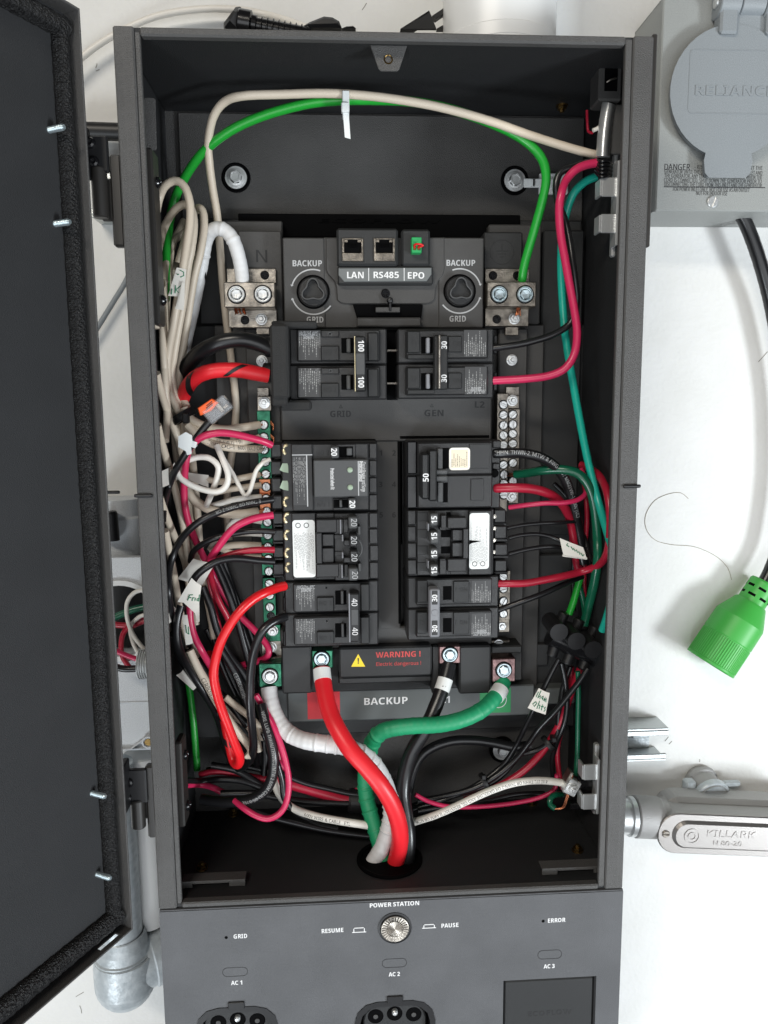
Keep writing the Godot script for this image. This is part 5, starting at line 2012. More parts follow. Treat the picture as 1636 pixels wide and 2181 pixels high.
	g.lathe(hub - along * 0.032, along, [w(14.0, 0), w(15.5, 0), w(15.5, 16), w(17.5, 17), w(17.5, 21), w(15, 22)], 30)
	part("threaded_nipple", g, M.zinc, o)
	g = geo()
	var rear := v(308, -6.2, -140)
	var back := v(-0.12, 0.3, -1)
	g.lathe(rear - back * 0.02, back, [w(15.0, -6), w(15.0, 14), w(16.5, 15), w(16.5, 19), w(14, 20), w(14, 38)], 30)
	part("rear_hub", g, M.cast_aluminium, o)
	g = geo()
	g.lathe(rear + back * 0.012, back, [w(0, -4), w(17, -4), w(17.6, -3), w(17.6, 1), w(17, 2), w(14, 2)], 30)
	g.box((rear.x * 1000.0) - 24, (rear.y * 1000.0) + 2, (rear.x * 1000.0) - 14, (rear.y * 1000.0) + 14, -148, -138, 1.5)
	g.box((rear.x * 1000.0) + 14, (rear.y * 1000.0) + 6, (rear.x * 1000.0) + 30, (rear.y * 1000.0) + 11, -146, -141, 1.0)
	part("strap", g, M.galvanised, o)
	# ---- white pipe and black fittings above the box
	o = thing("white_pipe", "wide white plastic pipe entering the top of the panel box", "pipe", v(104, 594, -86))
	g = geo()
	var pc := v(88, 638.7, -86)
	g.lathe(v(pc.x * 1000.0, 592, -86), Vector3.UP, [w(0, 0.5), w(42, 0.5), w(42.5, 1.5), w(42.5, 30), w(41.5, 31), w(41.5, 160), w(0, 160)], 48)
	part("pipe_wall", g, M.pvc, o)
	g = geo()
	var bead := []
	for i in 25:
		var a := deg_to_rad(20.0 + 140.0 * i / 24.0)
		bead.append(v(pc.x * 1000.0 + cos(a) * 42.3, 608 + 6.0 * sin(i / 24.0 * PI), -86 + sin(a) * 42.3))
	g.tube(PackedVector3Array(bead), 0.5, 6)
	part("cement_line", g, M.pvc, o)
	o = thing("cable_gland", "black ribbed cable gland lying on top of the panel box at the left", "cable gland", v(-84.5, 626.3, -70))
	g = geo()
	var prof := [w(0, 0), w(8.5, 0), w(9.0, 1), w(9.0, 9), w(6.8, 10)]
	for i in 9:
		prof.append(w(6.6, 13.0 + i * 4.0))
		prof.append(w(5.4, 13.6 + i * 4.0))
		prof.append(w(5.4, 16.0 + i * 4.0))
		prof.append(w(6.6, 16.6 + i * 4.0))
	prof.append(w(5.0, 52))
	prof.append(w(0, 52))
	g.lathe(v(-101.9, 628.5, -70), v(1, -0.16, 0), prof, 26)
	part("ribbed_sleeve", g, M.gloss_black, o)
	g = geo()
	g.lathe(v(-100.1, 627.5, -76), v(-0.6, 0.5, 0.3), [w(0, 0), w(8, 0), w(9.5, 2), w(9.5, 9), w(7, 11), w(0, 11)], 8)
	part("gland_nut", g, M.black, o)
	o = thing("black_plug", "faceted black plastic plug on top of the panel box beside the ribbed gland", "plug", v(-44.7, 625.2, -70))
	g = geo()
	g.prism([w(-58, 625), w(-51.3, 628.8), w(-41.2, 632.7), w(-35.2, 632.2), w(-30.6, 629.8), w(-28.7, 625.5)], -90, -66, 2.0)
	part("plug_body", g, M.black, o)
	g = geo()
	g.prism([w(-28.6, 626.4), w(-25.3, 627.7), w(-20.6, 628.1), w(-18.6, 626.6)], -86, -70, 0.8)
	part("plug_tab", g, M.black, o)
	o = thing("angle_bracket", "black angled sheet bracket sticking up behind the top edge, left of the white pipe", "bracket", v(31.4, 635.6, -90))
	g = geo()
	g.prism([w(14.7, 629.9), w(19.8, 632.2), w(34.9, 642.9), w(37, 638.6), w(40.4, 630.4)], -80, -78, 0.2)
	g.prism([w(14, 630.2), w(34.9, 642.9), w(35.6, 641.7), w(15.7, 629.9)], -96, -78, 0.2)
	part("plate", g, M.bracket, o)
	g = geo()
	g.prism([w(38.4, 644.1), w(48.9, 650.8), w(50, 648.9), w(50, 647.6), w(41.2, 641.9)], -94, -88, 0.2)
	g.prism([w(42, 635.5), w(49, 639.2), w(50.7, 635.6)], -94, -88, 0.2)
	part("lug", g, M.black, o)
	# ---- left of the box: black pipe, pale junction box, conduit and elbow
	o = thing("black_conduit", "short black conduit between door and box at the upper left", "conduit", v(-221, 576.5, -140))
	g = geo()
	g.lathe(v(-244.7, 578, -140), Vector3(1, -0.02, 0), [w(0, 0), w(6.8, 0), w(6.8, 60), w(0, 60)], 24)
	part("tube", g, M.black, o)
	o = thing("junction_box", "pale grey open junction box with loose wires, seen between the door and the panel", "junction box", v(-227.2, 52.2, -158))
	r = [-251.6, 72.9, -190.3, 238.4]
	var hc := v(-216.5, 185.8, -104)
	var h2 := Vector2(hc.x, hc.y) * 1000.0
	g = geo()
	var rr: float = 30.0
	var sq := []
	var ci := []
	for i in 40:
		var a := TAU * i / 40.0
		var d := Vector2(cos(a), sin(a))
		ci.append(h2 + d * rr)
		var m: float = minf(((r[2] - h2.x) if d.x > 0.0 else (h2.x - r[0])) / maxf(absf(d.x), 0.001), ((r[3] - h2.y) if d.y > 0.0 else 38.0) / maxf(absf(d.y), 0.001))
		sq.append(h2 + d * m)
	g.ring(sq, ci, -112, -104)
	g.box(r[0], r[1], r[2], h2.y - 38.0, -150, -104, 0.8)
	part("front_face", g, M.pale_paint, o)
	g = geo()
	g.ring(circle(h2, rr + 4.2, 40), circle(h2, rr, 40), -104.2, -101.6)
	part("collar", g, M.pvc, o)
	g = geo()
	g.box(r[0], h2.y - 38.0, r[2], h2.y + 38.0, -157, -153, 0.3)
	part("dark_inside", g, M.chassis_dark, o)
	g = geo()
	g.prism([w(r[0], r[1] + 2), w(r[2], r[1] + 2), w(r[2], r[1] + 14), w(r[2] - 9, r[1] + 14), w(r[2] - 24, r[1] + 3), w(r[0], r[1] + 3)], -105, -101, 1.0)
	g.lathe(v(-199, 81.2, -101), Vector3(0, 0, 1), [w(5.6, 0), w(5.2, 0.8), w(4.0, 0.8), w(3.4, -0.6), w(0, -0.6)], 24)
	part("corner_boss", g, M.pale_paint, o)
	g = geo()
	g.lathe(v(-199.1, 81.1, -101.4), Vector3(0, 0, 1), [w(3.2, 0), w(3.0, 0.3), w(0, 0.3)], 16)
	part("boss_screw", g, M.dull_brass, o)
	g = geo()
	g.box(r[0], r[1] + 42, r[2], r[1] + 43.2, -105, -103.2, 0.3)
	part("face_step", g, M.pale_paint, o)
	o = thing("metal_bushing", "threaded steel bushing carrying wires into the left side of the panel", "bushing", v(-190.6, 160.9, -66))
	g = geo()
	var bu := v(-193.5, 161, -66)
	var prof2 := [w(9.0, 0), w(11.4, 0)]
	for i in 4:
		prof2.append(w(11.6, 0.6 + i * 1.8))
		prof2.append(w(10.8, 1.4 + i * 1.8))
	prof2.append(w(11.6, 8.0))
	prof2.append(w(0, 8.0))
	g.lathe(bu, Vector3.RIGHT, prof2, 28)
	part("ring", g, M.zinc, o)
	var jw := [["loose white wire looping out of the open junction box", M.w_white, [v(-191.6, 161.7, -90), v(-198, 168.6, -90), v(-204.8, 180.5, -90), v(-207.8, 194.2, -90), v(-206.4, 205.8, -90), v(-199.4, 213.3, -90), v(-189, 214.6, -90)], 1.9],
		["second white wire bending through the junction box opening to the bushing", M.w_white, [v(-191.7, 152.9, -95), v(-198, 155.1, -95), v(-203.9, 165.2, -95), v(-207, 177.1, -95), v(-205.9, 184.9, -95), v(-198, 191.8, -95), v(-189.7, 193.2, -95)], 1.8],
		["red wire across the junction box opening", M.w_crimson, [v(-237.3, 185.1, -100), v(-222.3, 183.9, -100), v(-209.2, 182.8, -100), v(-199.5, 187.3, -100), v(-189.9, 191, -100)], 2.8],
		["dull red wire bent down inside the junction box", M.w_crimson, [v(-189.5, 188.4, -98), v(-203, 184, -98), v(-212.7, 178.3, -98), v(-215.9, 166.5, -98), v(-215, 156.5, -98), v(-210.5, 148.4, -98)], 2.4],
		["pink wire running along the bottom of the junction box opening into the bushing", M.w_pink, [v(-223.3, 173.7, -76), v(-211, 167.7, -76), v(-202.1, 163.6, -76), v(-193.1, 160.2, -76)], 2.3],
		["black wire running below the pink one into the bushing", M.w_black, [v(-224.1, 159.6, -76), v(-209.8, 154.5, -76), v(-198.9, 154.2, -76), v(-191.5, 154.8, -76)], 3.0],
		["dark green wire at the back of the junction box", M.w_deep_green, [v(-243.8, 178.7, -120), v(-224, 185.5, -120), v(-210.2, 190.8, -120), v(-194.4, 193.7, -120)], 3.4]]
	for q in jw:
		wire("junction_wire", q[0], q[2], q[3], q[1])
	o = thing("steel_conduit", "vertical galvanised conduit with a cast elbow at its foot, left of the lower cover", "conduit", v(-231, -170, -112))
	var cx := v(-234.5, -105.5, -112)
	g = geo()
	var cxm := cx.x * 1000.0
	var cym := cx.y * 1000.0
	g.lathe(v(cxm, cym + 6, -112), Vector3.UP, [w(18.5, 0), w(18.5, 158), w(0, 158)], 36)
	part("tube", g, M.galvanised, o)
	g = geo()
	g.lathe(v(cxm + 1, cym - 14, -112), Vector3.UP, [w(24, 0), w(24.4, 1), w(24.4, 2), w(23, 3), w(22.0, 10), w(19.4, 20), w(18.6, 21)], 36)
	part("threaded_collar", g, M.galvanised, o)
	g = geo()
	var ball := []
	for i in 11:
		var a := PI / 2 * i / 10.0
		ball.append(w(26.5 * sin(a), -24.0 - 26.0 * cos(a)))
	ball.append(w(26.5, -8))
	ball.append(w(25.6, 0))
	ball.append(w(24.0, 1.0))
	g.lathe(v(cxm + 2, cym - 14, -112), Vector3.UP, ball, 40)
	g.lathe(v(cxm + 2, cym - 30, -112), Vector3(0.9, 0.1, -0.5), [w(24, 0), w(23.5, 22), w(25, 23), w(25, 34), w(0, 34)], 36)
	part("elbow_casting", g, M.galvanised, o)
	o = thing("white_conduit", "white conduit run behind the galvanised tube at the panel's lower left", "conduit", v(-217.3, -87.1, -150))
	g = geo()
	g.lathe(v(-215.8, -105.7, -136), Vector3.UP, [w(16, 0), w(16, 160), w(0, 160)], 28)
	part("tube", g, M.pvc, o)
	g = geo()
	g.lathe(v(-224.8, 259.2, -140), Vector3.UP, [w(0, -26), w(24, -26), w(24, 8), w(22, 10), w(22, 24), w(0, 24)], 32)
	var pb := one("pipe_coupling", g, M.pale_paint, "pale grey coupling above the open junction box", "pipe")
	pb.position = org
	org = v(-222.2, 263.8, -110)
	g = geo()
	g.lathe(org, Vector3.UP, [w(0, -12), w(6.5, -12), w(5.8, 10), w(5, 12), w(0, 12)], 18)
	one("rubber_boot", g, M.black, "small black rubber boot peeking out behind the door edge", "boot")
	# ---- thin pale cables on the wall
	wire("wall_cable", "thin pale grey cable arching over the top left corner of the panel", [v(-255.1, 614.1, -145), v(-233.7, 634.7, -145), v(-208, 651.4, -145), v(-175.4, 665.5, -145), v(-142.1, 671.6, -145), v(-112.6, 672.2, -145), v(-86.7, 668.6, -145), v(-67, 652.3, -120), v(-52, 636.3, -95)], 2.9, M.w_white, "", [], 14)
	wire("wall_cable", "thin grey cable slanting down the wall between the open door and the box", [v(-196.4, 493.1, -150), v(-209.4, 464.8, -150), v(-221.9, 445.8, -150), v(-236.6, 424.1, -150), v(-251.4, 403.7, -150)], 2.4, M.grey_plastic, "", [], 14)


# ---------------------------------------------------------------- wires on the left side
func flag(o: Node3D, corners: Array, m: Material, called := "paper_flag", label := "") -> MeshInstance3D:
	# folded paper label: a slightly curved sheet of real thickness between four corners
	var g := geo()
	var n := 8
	var a: Vector3 = corners[0]
	var b: Vector3 = corners[1]
	var c: Vector3 = corners[2]
	var d: Vector3 = corners[3]
	var nn := (b - a).cross(d - a).normalized()
	if nn.z < 0.0:
		nn = -nn
	var rows := []
	for i in n + 1:
		var t := float(i) / n
		var bulge := nn * 0.0018 * sin(t * PI)
		rows.append([a.lerp(b, t) + bulge, d.lerp(c, t) + bulge * 0.6])
	for i in n:
		var up := nn
		g.tri(rows[i][0], rows[i + 1][0], rows[i + 1][1], up, up, up)
		g.tri(rows[i][0], rows[i + 1][1], rows[i][1], up, up, up)
		var dn := -nn
		var k := nn * 0.0004
		g.tri(rows[i][0] - k, rows[i + 1][0] - k, rows[i + 1][1] - k, dn, dn, dn)
		g.tri(rows[i][0] - k, rows[i + 1][1] - k, rows[i][1] - k, dn, dn, dn)
	return part(called, g, m, o, label)


func pen(o: Node3D, strokes: Array, corners: Array, lift := 2.0):
	# felt-tip strokes on a flag; stroke points run 0..1 across and down the sheet
	var g := geo()
	var a: Vector3 = corners[0]
	var b: Vector3 = corners[1]
	var c: Vector3 = corners[2]
	var d: Vector3 = corners[3]
	var nn := (b - a).cross(d - a).normalized()
	if nn.z < 0.0:
		nn = -nn
	for s in strokes:
		var line := PackedVector3Array()
		for q in s:
			var t: float = q[0]
			var bulge := 0.0018 * sin(t * PI) * lerpf(1.0, 0.6, q[1])
			line.append(a.lerp(b, t).lerp(d.lerp(c, t), q[1]) + nn * (bulge + 0.0003 * lift * 0.5))
		g.tube(line, 0.34, 6)
	part("handwriting", g, M.ink_green, o)


func build_left_wires():
	var o: Node3D
	var p: Array
	var cream_group := "cream neutral wires bundled down the left wall"
	wire("cream_wire", "cream wire arching from the right clamp over the top and down beside the N terminal", [v(154.5, 537.3, -55), v(139.9, 540.7, -55), v(122.6, 545.3, -55), v(101.9, 551.4, -55), v(78, 559.1, -55), v(52.7, 565.7, -55), v(27.5, 570.7, -55), v(-5.7, 574.9, -55), v(-38.7, 576.6, -55), v(-71.6, 575.5, -55), v(-97.7, 574.2, -55), v(-111.7, 572.9, -62), v(-121.4, 565.6, -70), v(-127, 551.5, -78), v(-127.8, 538.7, -84), v(-127, 522.1, -90), v(-125.2, 504.7, -95), v(-124.8, 483.6, -101), v(-124, 455.8, -103), v(-122.1, 427.2, -103), v(-119.5, 398.3, -103), v(-117.2, 368.9, -103), v(-117.6, 350.4, -104), v(-120.6, 327.9, -104), v(-124.9, 301.5, -104), v(-126.9, 278.5, -104), v(-126.5, 251.3, -105)], 3.3, M.w_cream)
	wire("green_wire", "bright green ground wire arching across the top of the box to the right lug", [v(107.8, 453.8, -84), v(108.3, 466, -78), v(112.6, 488, -68), v(117.3, 509.9, -62), v(118.6, 524.1, -60), v(114.5, 537.1, -60), v(101.5, 548.9, -60), v(79, 559.5, -60), v(48.6, 569.7, -62), v(21.5, 574.4, -62), v(-5.4, 575.3, -62), v(-32.2, 574.6, -62), v(-55.6, 572.5, -64), v(-86.1, 565.7, -68), v(-110.6, 557.2, -74), v(-130.9, 545.6, -82), v(-145.3, 533.2, -92), v(-157.1, 518.2, -102), v(-163, 497.5, -102), v(-163, 466.5, -84), v(-162.9, 438, -76)], 3.7, M.w_green)
	o = thing("zip_tie", "translucent white zip tie hanging round the cream and green wires at the top", "zip tie", v(-27, 570.7, -52))
	var g := geo()
	slab(g, [-29.3, 563.5, -24.4, 577.1], -68, -50, 0.6)
	slab(g, [-30.1, 562.2, -24.5, 568.9], -54, -48, 0.8)
	part("tie_head", g, M.nylon, o)
	g = geo()
	g.prism([w(-28.8, 563.5), w(-25.2, 563.5), w(-24.1, 545.5), w(-27.7, 546.4)], -52, -51, 0.2)
	part("tie_tail", g, M.nylon, o)
	# bundle of cream wires with loops at the top
	wire("cream_wire", "cream wire with the highest loop in the bundle at the left wall", [v(-163, 414, -40), v(-162.9, 446.3, -42), v(-162.8, 473.2, -50), v(-163, 496.2, -60), v(-160.5, 507.9, -62), v(-155.4, 514.6, -58), v(-148, 517.6, -56), v(-141.2, 513, -54), v(-137.7, 502.4, -52), v(-137.9, 489.7, -52), v(-140.5, 475.3, -52), v(-144.2, 457.6, -52), v(-148.4, 440, -54), v(-153.8, 419.1, -58), v(-159.3, 401.1, -64), v(-162.2, 386, -68), v(-161.1, 368.8, -72), v(-155.8, 354.7, -74)], 3.2, M.w_cream, cream_group)
	wire("cream_wire", "cream wire with the second, lower loop in the bundle at the left wall", [v(-162.8, 446.9, -46), v(-162.9, 468.3, -58), v(-162.8, 490.7, -82), v(-153, 500.7, -72), v(-144.3, 503.9, -66), v(-138.4, 499.4, -62), v(-136.8, 488.3, -60), v(-139.1, 472.7, -60), v(-142.8, 459.3, -62), v(-147.2, 436.4, -64), v(-152.6, 416.7, -68), v(-157.7, 396.5, -72), v(-160.6, 382.9, -76), v(-158.6, 365.3, -78), v(-153.2, 351.8, -78)], 3.2, M.w_cream, cream_group)
	wire("cream_wire", "cream wire with the rightmost narrow loop in the bundle at the left wall", [v(-156.7, 469.3, -100), v(-148.5, 493.7, -100), v(-143.4, 505.8, -100), v(-136, 505.1, -80), v(-132.4, 500.2, -76), v(-132.2, 488.1, -74), v(-135.6, 471.4, -74), v(-140.8, 455, -76), v(-145.5, 434.8, -78), v(-150.3, 412.7, -80), v(-155, 393.6, -82), v(-156.3, 379.5, -82), v(-153.7, 365.3, -80), v(-147.1, 352.8, -76)], 3.2, M.w_cream, cream_group)
	for q in [["outermost cream wire pressed against the left wall at mid height", [v(-163, 459.4, -104), v(-162.9, 448, -66), v(-162.9, 438.1, -52), v(-162.7, 425.3, -60), v(-162.9, 413.2, -66), v(-162.9, 396.1, -64), v(-162.8, 375.5, -62), v(-162.8, 354.9, -64), v(-162.9, 334.4, -54)]],
		["cream wire running straight down behind the outer one on the left wall", [v(-161.7, 472.5, -118), v(-162.7, 449.4, -84), v(-162.6, 430.5, -70), v(-162.9, 410.1, -70), v(-162.7, 382.9, -76), v(-162.8, 361.8, -82), v(-162.6, 336.6, -86), v(-162.9, 310.6, -92), v(-161.7, 287.7, -96), v(-159.4, 264.9, -96), v(-157.2, 238, -96), v(-155.7, 210.9, -96), v(-154.2, 183.3, -96)]],
		["cream wire crossing down from the left rim behind the pink wire", [v(-162.9, 383, -36), v(-162.8, 371.8, -46), v(-163, 354.8, -68), v(-160.2, 338.6, -80), v(-156.4, 320.5, -80), v(-154.8, 300.5, -80), v(-153.2, 278.4, -80), v(-149.9, 252.4, -80), v(-147.2, 222.2, -80)]],
		["cream wire nearest the rim in the lower left bundle", [v(-162.6, 347, -30), v(-162.7, 333.3, -42), v(-163, 316.7, -60), v(-161.1, 298, -70), v(-157.6, 279.9, -70), v(-154.9, 261.6, -70), v(-153.2, 243.2, -70), v(-151.6, 228.3, -70)]],
		["cream wire low on the left wall leaning right behind the black arc", [v(-163, 295.8, -28), v(-162.7, 282.1, -42), v(-162.7, 264.6, -64), v(-160.6, 249.2, -78), v(-156.8, 236, -78), v(-154.8, 215.2, -78), v(-154.1, 188.5, -78), v(-151.9, 161.5, -78)]],
		["short cream wire dropping from the black tie behind the coil", [v(-152.4, 347.4, -84), v(-149.8, 325.6, -84), v(-148.5, 303.7, -84), v(-147.3, 281.5, -84), v(-146.7, 259.1, -84), v(-146.2, 236.4, -84)]]]:
		wire("cream_wire", q[0], q[1], 3.1, M.w_cream, cream_group)
	for q in [["thin cream wire filling the bundle just behind the green-lettered tag", [v(-153.2, 498.4, -122), v(-161.9, 484, -104), v(-162.6, 462.4, -80), v(-163, 437.2, -70), v(-162.9, 409.4, -62), v(-162.9, 382.4, -64), v(-162.9, 361.8, -76), v(-160.7, 340.1, -88), v(-157.5, 314.5, -88), v(-155.2, 284.8, -88)]],
		["cream wire at the back of the bundle between the wall and the second loop", [v(-155.1, 505.6, -122), v(-161.1, 489.2, -112), v(-162.5, 472.4, -98), v(-162.9, 445.9, -84), v(-162.7, 417.3, -74), v(-162.6, 389.7, -74), v(-162.8, 365.4, -86), v(-161.7, 347.2, -98)]],
		["cream wire on the right flank of the bundle above the red grid cable", [v(-141.8, 475.2, -94), v(-146.4, 450.9, -94), v(-150.6, 426.3, -94), v(-154, 405, -94), v(-157.1, 383.5, -94), v(-157.2, 365.5, -94), v(-154.9, 350.9, -94)]],
		["cream wire emerging under the black tie and sinking to the lower bundle", [v(-156.6, 351, -88), v(-154.7, 329.1, -88), v(-153.6, 303.4, -88), v(-152.6, 277.3, -88), v(-150, 250.9, -88), v(-145.9, 224.1, -88), v(-141.8, 197, -88), v(-138.9, 173.5, -88)]],
		["cream wire hugging the rim at the height of the Fridge tag", [v(-162.9, 270.3, -40), v(-162.9, 250.6, -52), v(-162.9, 229.9, -64), v(-162.6, 209.4, -72), v(-161.5, 188.2, -80), v(-157.9, 168.7, -80)]]]:
		wire("cream_wire", q[0], q[1], 3.0, M.w_cream, cream_group)
	# flags on the bundle
	p = [v(-148.4, 457.2, -50), v(-141.6, 456, -50), v(-144.4, 436.9, -50), v(-155.2, 437.8, -50)]
	o = thing("paper_tag", "white wrap-round tag with green pen letters on the cream bundle", "label tag", p[0])
	flag(o, [p[0], p[1], p[2], p[3]], M.paper)
	pen(o, [[[0.45, 0.08], [0.8, 0.12], [0.85, 0.24], [0.6, 0.32]], [[0.3, 0.25], [0.42, 0.22]], [[0.15, 0.75], [0.2, 0.95]], [[0.35, 0.62], [0.45, 0.9]], [[0.75, 0.6], [0.45, 0.78], [0.8, 0.92]]], p)
	p = [v(-144.9, 446.9, -48), v(-142.6, 446.3, -48), v(-144.4, 427.5, -48), v(-150.3, 428.5, -48)]
	o = thing("paper_tag", "narrow folded white tag edge just right of the green-lettered tag", "label tag", p[0])
	flag(o, p, M.paper)
	o = thing("black_cable_tie", "black cable tie gathering the cream wires at mid height on the left", "cable tie", v(-150.5, 352, -66))
	g = geo()
	g.lathe(v(-152.8, 352.5, -76), v(0.5, -0.9, 0), [w(6, -3), w(9.5, -3), w(9.8, 0), w(9.5, 3), w(6, 3)], 20)
	slab(g, [-151.9, 347.1, -147.1, 354.8], -70, -64, 0.8)
	part("tie_band", g, M.black, o)
	# wires into the left bar
	var to_bar := "cream neutral wires ending in the screws of the left bar"
	p = [v(-151.7, 358.9, -72), v(-149.2, 352.9, -72), v(-144.1, 348.3, -72), v(-135.5, 344.7, -72), v(-122.2, 342.4, -72), v(-108.2, 343.5, -80), v(-97.5, 345, -88)]
	o = wire("neutral_wire", "top cream wire curving into the highest screw of the left bar", p, 3.4, M.w_cream, to_bar)
	strands(o, v(-98.2, 345, -88), v(-95.4, 344.9, -89), 0.8)
	g = geo()
	p = [v(-149.8, 347.6, -74), v(-141.3, 339.7, -74), v(-130.9, 333.9, -74), v(-118.6, 331.6, -74), v(-107, 332.5, -82), v(-97.8, 335.1, -88)]
	o = wire("neutral_wire", "cream wire half hidden under the pink wire, second into the left bar", p, 3.0, M.w_cream, to_bar)
	print_on_wire("12 AWG 19V", o, p, 3.0, 2.6, M.ink_dark, 26.0)
	p = [v(-149.8, 345.9, -70), v(-142.4, 338.4, -70), v(-132.2, 331.6, -70), v(-119.9, 328.6, -70), v(-108.8, 326.9, -80), v(-96.6, 325.9, -88)]
	o = wire("neutral_wire", "cream wire with black print 600V, third into the left bar", p, 3.3, M.w_cream, to_bar)
	print_on_wire("THHN OG-1  600V (UL) OR MT", o, p, 3.3, 2.8, M.ink_dark, 20.0)
	strands(o, v(-98, 326, -87), v(-95.2, 325.9, -88), 0.8)
	p = [v(-127.4, 330, -66), v(-122.3, 319.7, -60), v(-118.6, 308.6, -58), v(-120.7, 300.1, -58), v(-127.4, 296.3, -58), v(-138.5, 298.2, -58), v(-149, 303.5, -56), v(-155.2, 309.9, -56), v(-155.3, 315.2, -56), v(-150.8, 318.8, -58), v(-141.3, 322, -60), v(-132.3, 321.2, -60), v(-126.3, 315.5, -60), v(-126.9, 308.3, -62), v(-130.7, 298.2, -64), v(-134.9, 289.9, -68), v(-138.2, 284.1, -74)]
	wire("neutral_wire", "cream wire tied in a round loop in front of the left bundle", p, 2.6, M.w_white, to_bar)
	p = [v(-127.7, 329.2, -68), v(-122.5, 319.1, -68), v(-116.8, 309.1, -68), v(-111.3, 299.3, -64), v(-107.4, 293.1, -62), v(-104.2, 294.5, -62), v(-101.7, 301.4, -64), v(-98.5, 311.1, -66), v(-93.5, 316.6, -68), v(-87.4, 319.4, -68)]
	wire("pigtail_wire", "thin grey white pigtail dipping in a V to the surge breaker", p, 1.9, M.w_white)
	p = [v(-138.9, 281.6, -82), v(-128.6, 284.4, -82), v(-115.8, 287.6, -82), v(-97.7, 288.4, -88)]
	wire("neutral_wire", "thin cream wire just above the black curve, into the left bar", p, 2.5, M.w_white, to_bar)
	p = [v(-139.2, 303.9, -80), v(-127.7, 301.6, -80), v(-115, 303.6, -80), v(-98.3, 306, -88)]
	o = wire("neutral_wire", "cream wire coming from behind the blank white tag into the left bar", p, 2.8, M.w_cream, to_bar)
	strands(o, v(-99.8, 306, -88), v(-96.6, 306.2, -89), 0.8)
	p = [v(-152.2, 309.4, -78), v(-136.5, 307, -78), v(-136.9, 297.5, -78), v(-151.7, 303.6, -78)]
	o = thing("paper_tag", "blank white tag standing behind the wire loop left of the bar", "label tag", p[0])
	flag(o, p, M.paper)
	p = [v(-162.7, 313.8, -32), v(-162.3, 317, -80), v(-160.7, 303.5, -80), v(-162.9, 302.1, -32)]
	o = thing("paper_tag", "blank grey white tag at the left wall behind the black wire", "label tag", p[0])
	flag(o, p, M.paper)
	p = [v(-134.1, 292.4, -84), v(-121.3, 295.2, -84), v(-110.3, 296.5, -84), v(-97.5, 297.4, -88)]
	wire("neutral_wire", "cream wire passing behind the bottom of the loop into the left bar", p, 2.8, M.w_cream, to_bar)
	p = [v(-153.5, 297, -78), v(-148.8, 288.9, -78), v(-139, 281.4, -78), v(-126.5, 277.2, -78), v(-114.4, 275.7, -82), v(-100.7, 276.5, -88)]
	o = wire("neutral_wire", "thick cream wire with flared copper end entering the left bar by the 20 breakers", p, 4.0, M.w_cream, to_bar)
	strands(o, v(-101.7, 276.6, -87), v(-96.6, 276.8, -88), 1.4, 12, 0.5)
	p = [v(-125.1, 258.4, -86), v(-123.7, 264.4, -86), v(-120.3, 269.2, -86), v(-115, 271, -86), v(-107.7, 270.5, -86), v(-97.6, 268.5, -88)]
	wire("neutral_wire", "cream wire with a tight hook end below the flared copper end", p, 2.5, M.w_white, to_bar)
	p = [v(-140.5, 245.4, -92), v(-135, 252.9, -92), v(-125.6, 257.3, -92), v(-112.5, 258.3, -92), v(-97.2, 258.3, -88)]
	wire("neutral_wire", "cream wire under the black wire to the upper 20 breaker", p, 2.4, M.w_white, to_bar)
	p = [v(-138.5, 245.4, -84), v(-130.3, 248.6, -84), v(-119.2, 250.7, -84), v(-98.9, 249.2, -88)]
	o = wire("neutral_wire", "cream wire between two black wires, ending above the red wire", p, 3.0, M.w_cream, to_bar)
	strands(o, v(-100, 249.2, -88), v(-96.8, 248.9, -89), 0.8)
	p = [v(-130.6, 247.9, -86), v(-119.7, 243.1, -86), v(-108.6, 240.6, -86), v(-99.2, 239.6, -88)]
	o = wire("neutral_wire", "lowest cream wire into the left bar, just above the lower black wire", p, 2.8, M.w_cream, to_bar)
	strands(o, v(-100.7, 239.7, -88), v(-97.1, 239, -89), 0.9)
	# bare strands showing on the far side of the bar
	for q in [[v(-88.2, 346.7, -86), v(-86.3, 342.4, -84)], [v(-88.5, 336.5, -86), v(-86.2, 332.9, -84)]]:
		org = q[0]
		g = geo()
		for i in 5:
			g.tube(PackedVector3Array([q[0] + v(0, i * 0.5 - 1.0, 0), (q[0] + q[1]) / 2 + v(1.2, i * 0.4 - 1.0, 0.5), q[1] + v(0, -i * 0.4, 0)]), 0.5, 6)
		one("copper_end", g, M.copper, ["curled copper strands poking out right of the highest left bar screw", "curled copper strands poking out right of the second left bar screw"][int(q[0].y < 0.345)], "copper strands", "")
	# coloured wires to the left breakers
	p = [v(-85.9, 330.6, -58), v(-91.7, 333.7, -54), v(-101.5, 336.7, -50), v(-111.4, 339.3, -48), v(-121.2, 340.5, -46), v(-131.4, 338.9, -46), v(-139.3, 335.1, -48), v(-145.4, 328.5, -52), v(-148.6, 318.7, -54), v(-151, 306.2, -58), v(-152.6, 293.4, -62), v(-152.3, 278.5, -66), v(-149.5, 263, -72), v(-145.1, 246.6, -80), v(-140.4, 230.9, -88), v(-131, 210.5, -92), v(-120.3, 193.4, -92), v(-107, 180.5, -88), v(-97.2, 169.7, -84), v(-94.5, 163.2, -82), v(-97.9, 157.1, -84), v(-108.1, 151.8, -90), v(-124.3, 146.6, -96)]
	wire("pink_wire", "long pink wire from the surge breaker round and down behind the left bundle", p, 3.0, M.w_pink)
	p = [v(-85.8, 278.1, -56), v(-95.1, 277.1, -54), v(-103.7, 275.1, -52), v(-112.3, 271.3, -50), v(-119.4, 265, -50), v(-127, 255.2, -52), v(-133.9, 245.6, -56), v(-137.7, 239.4, -60)]
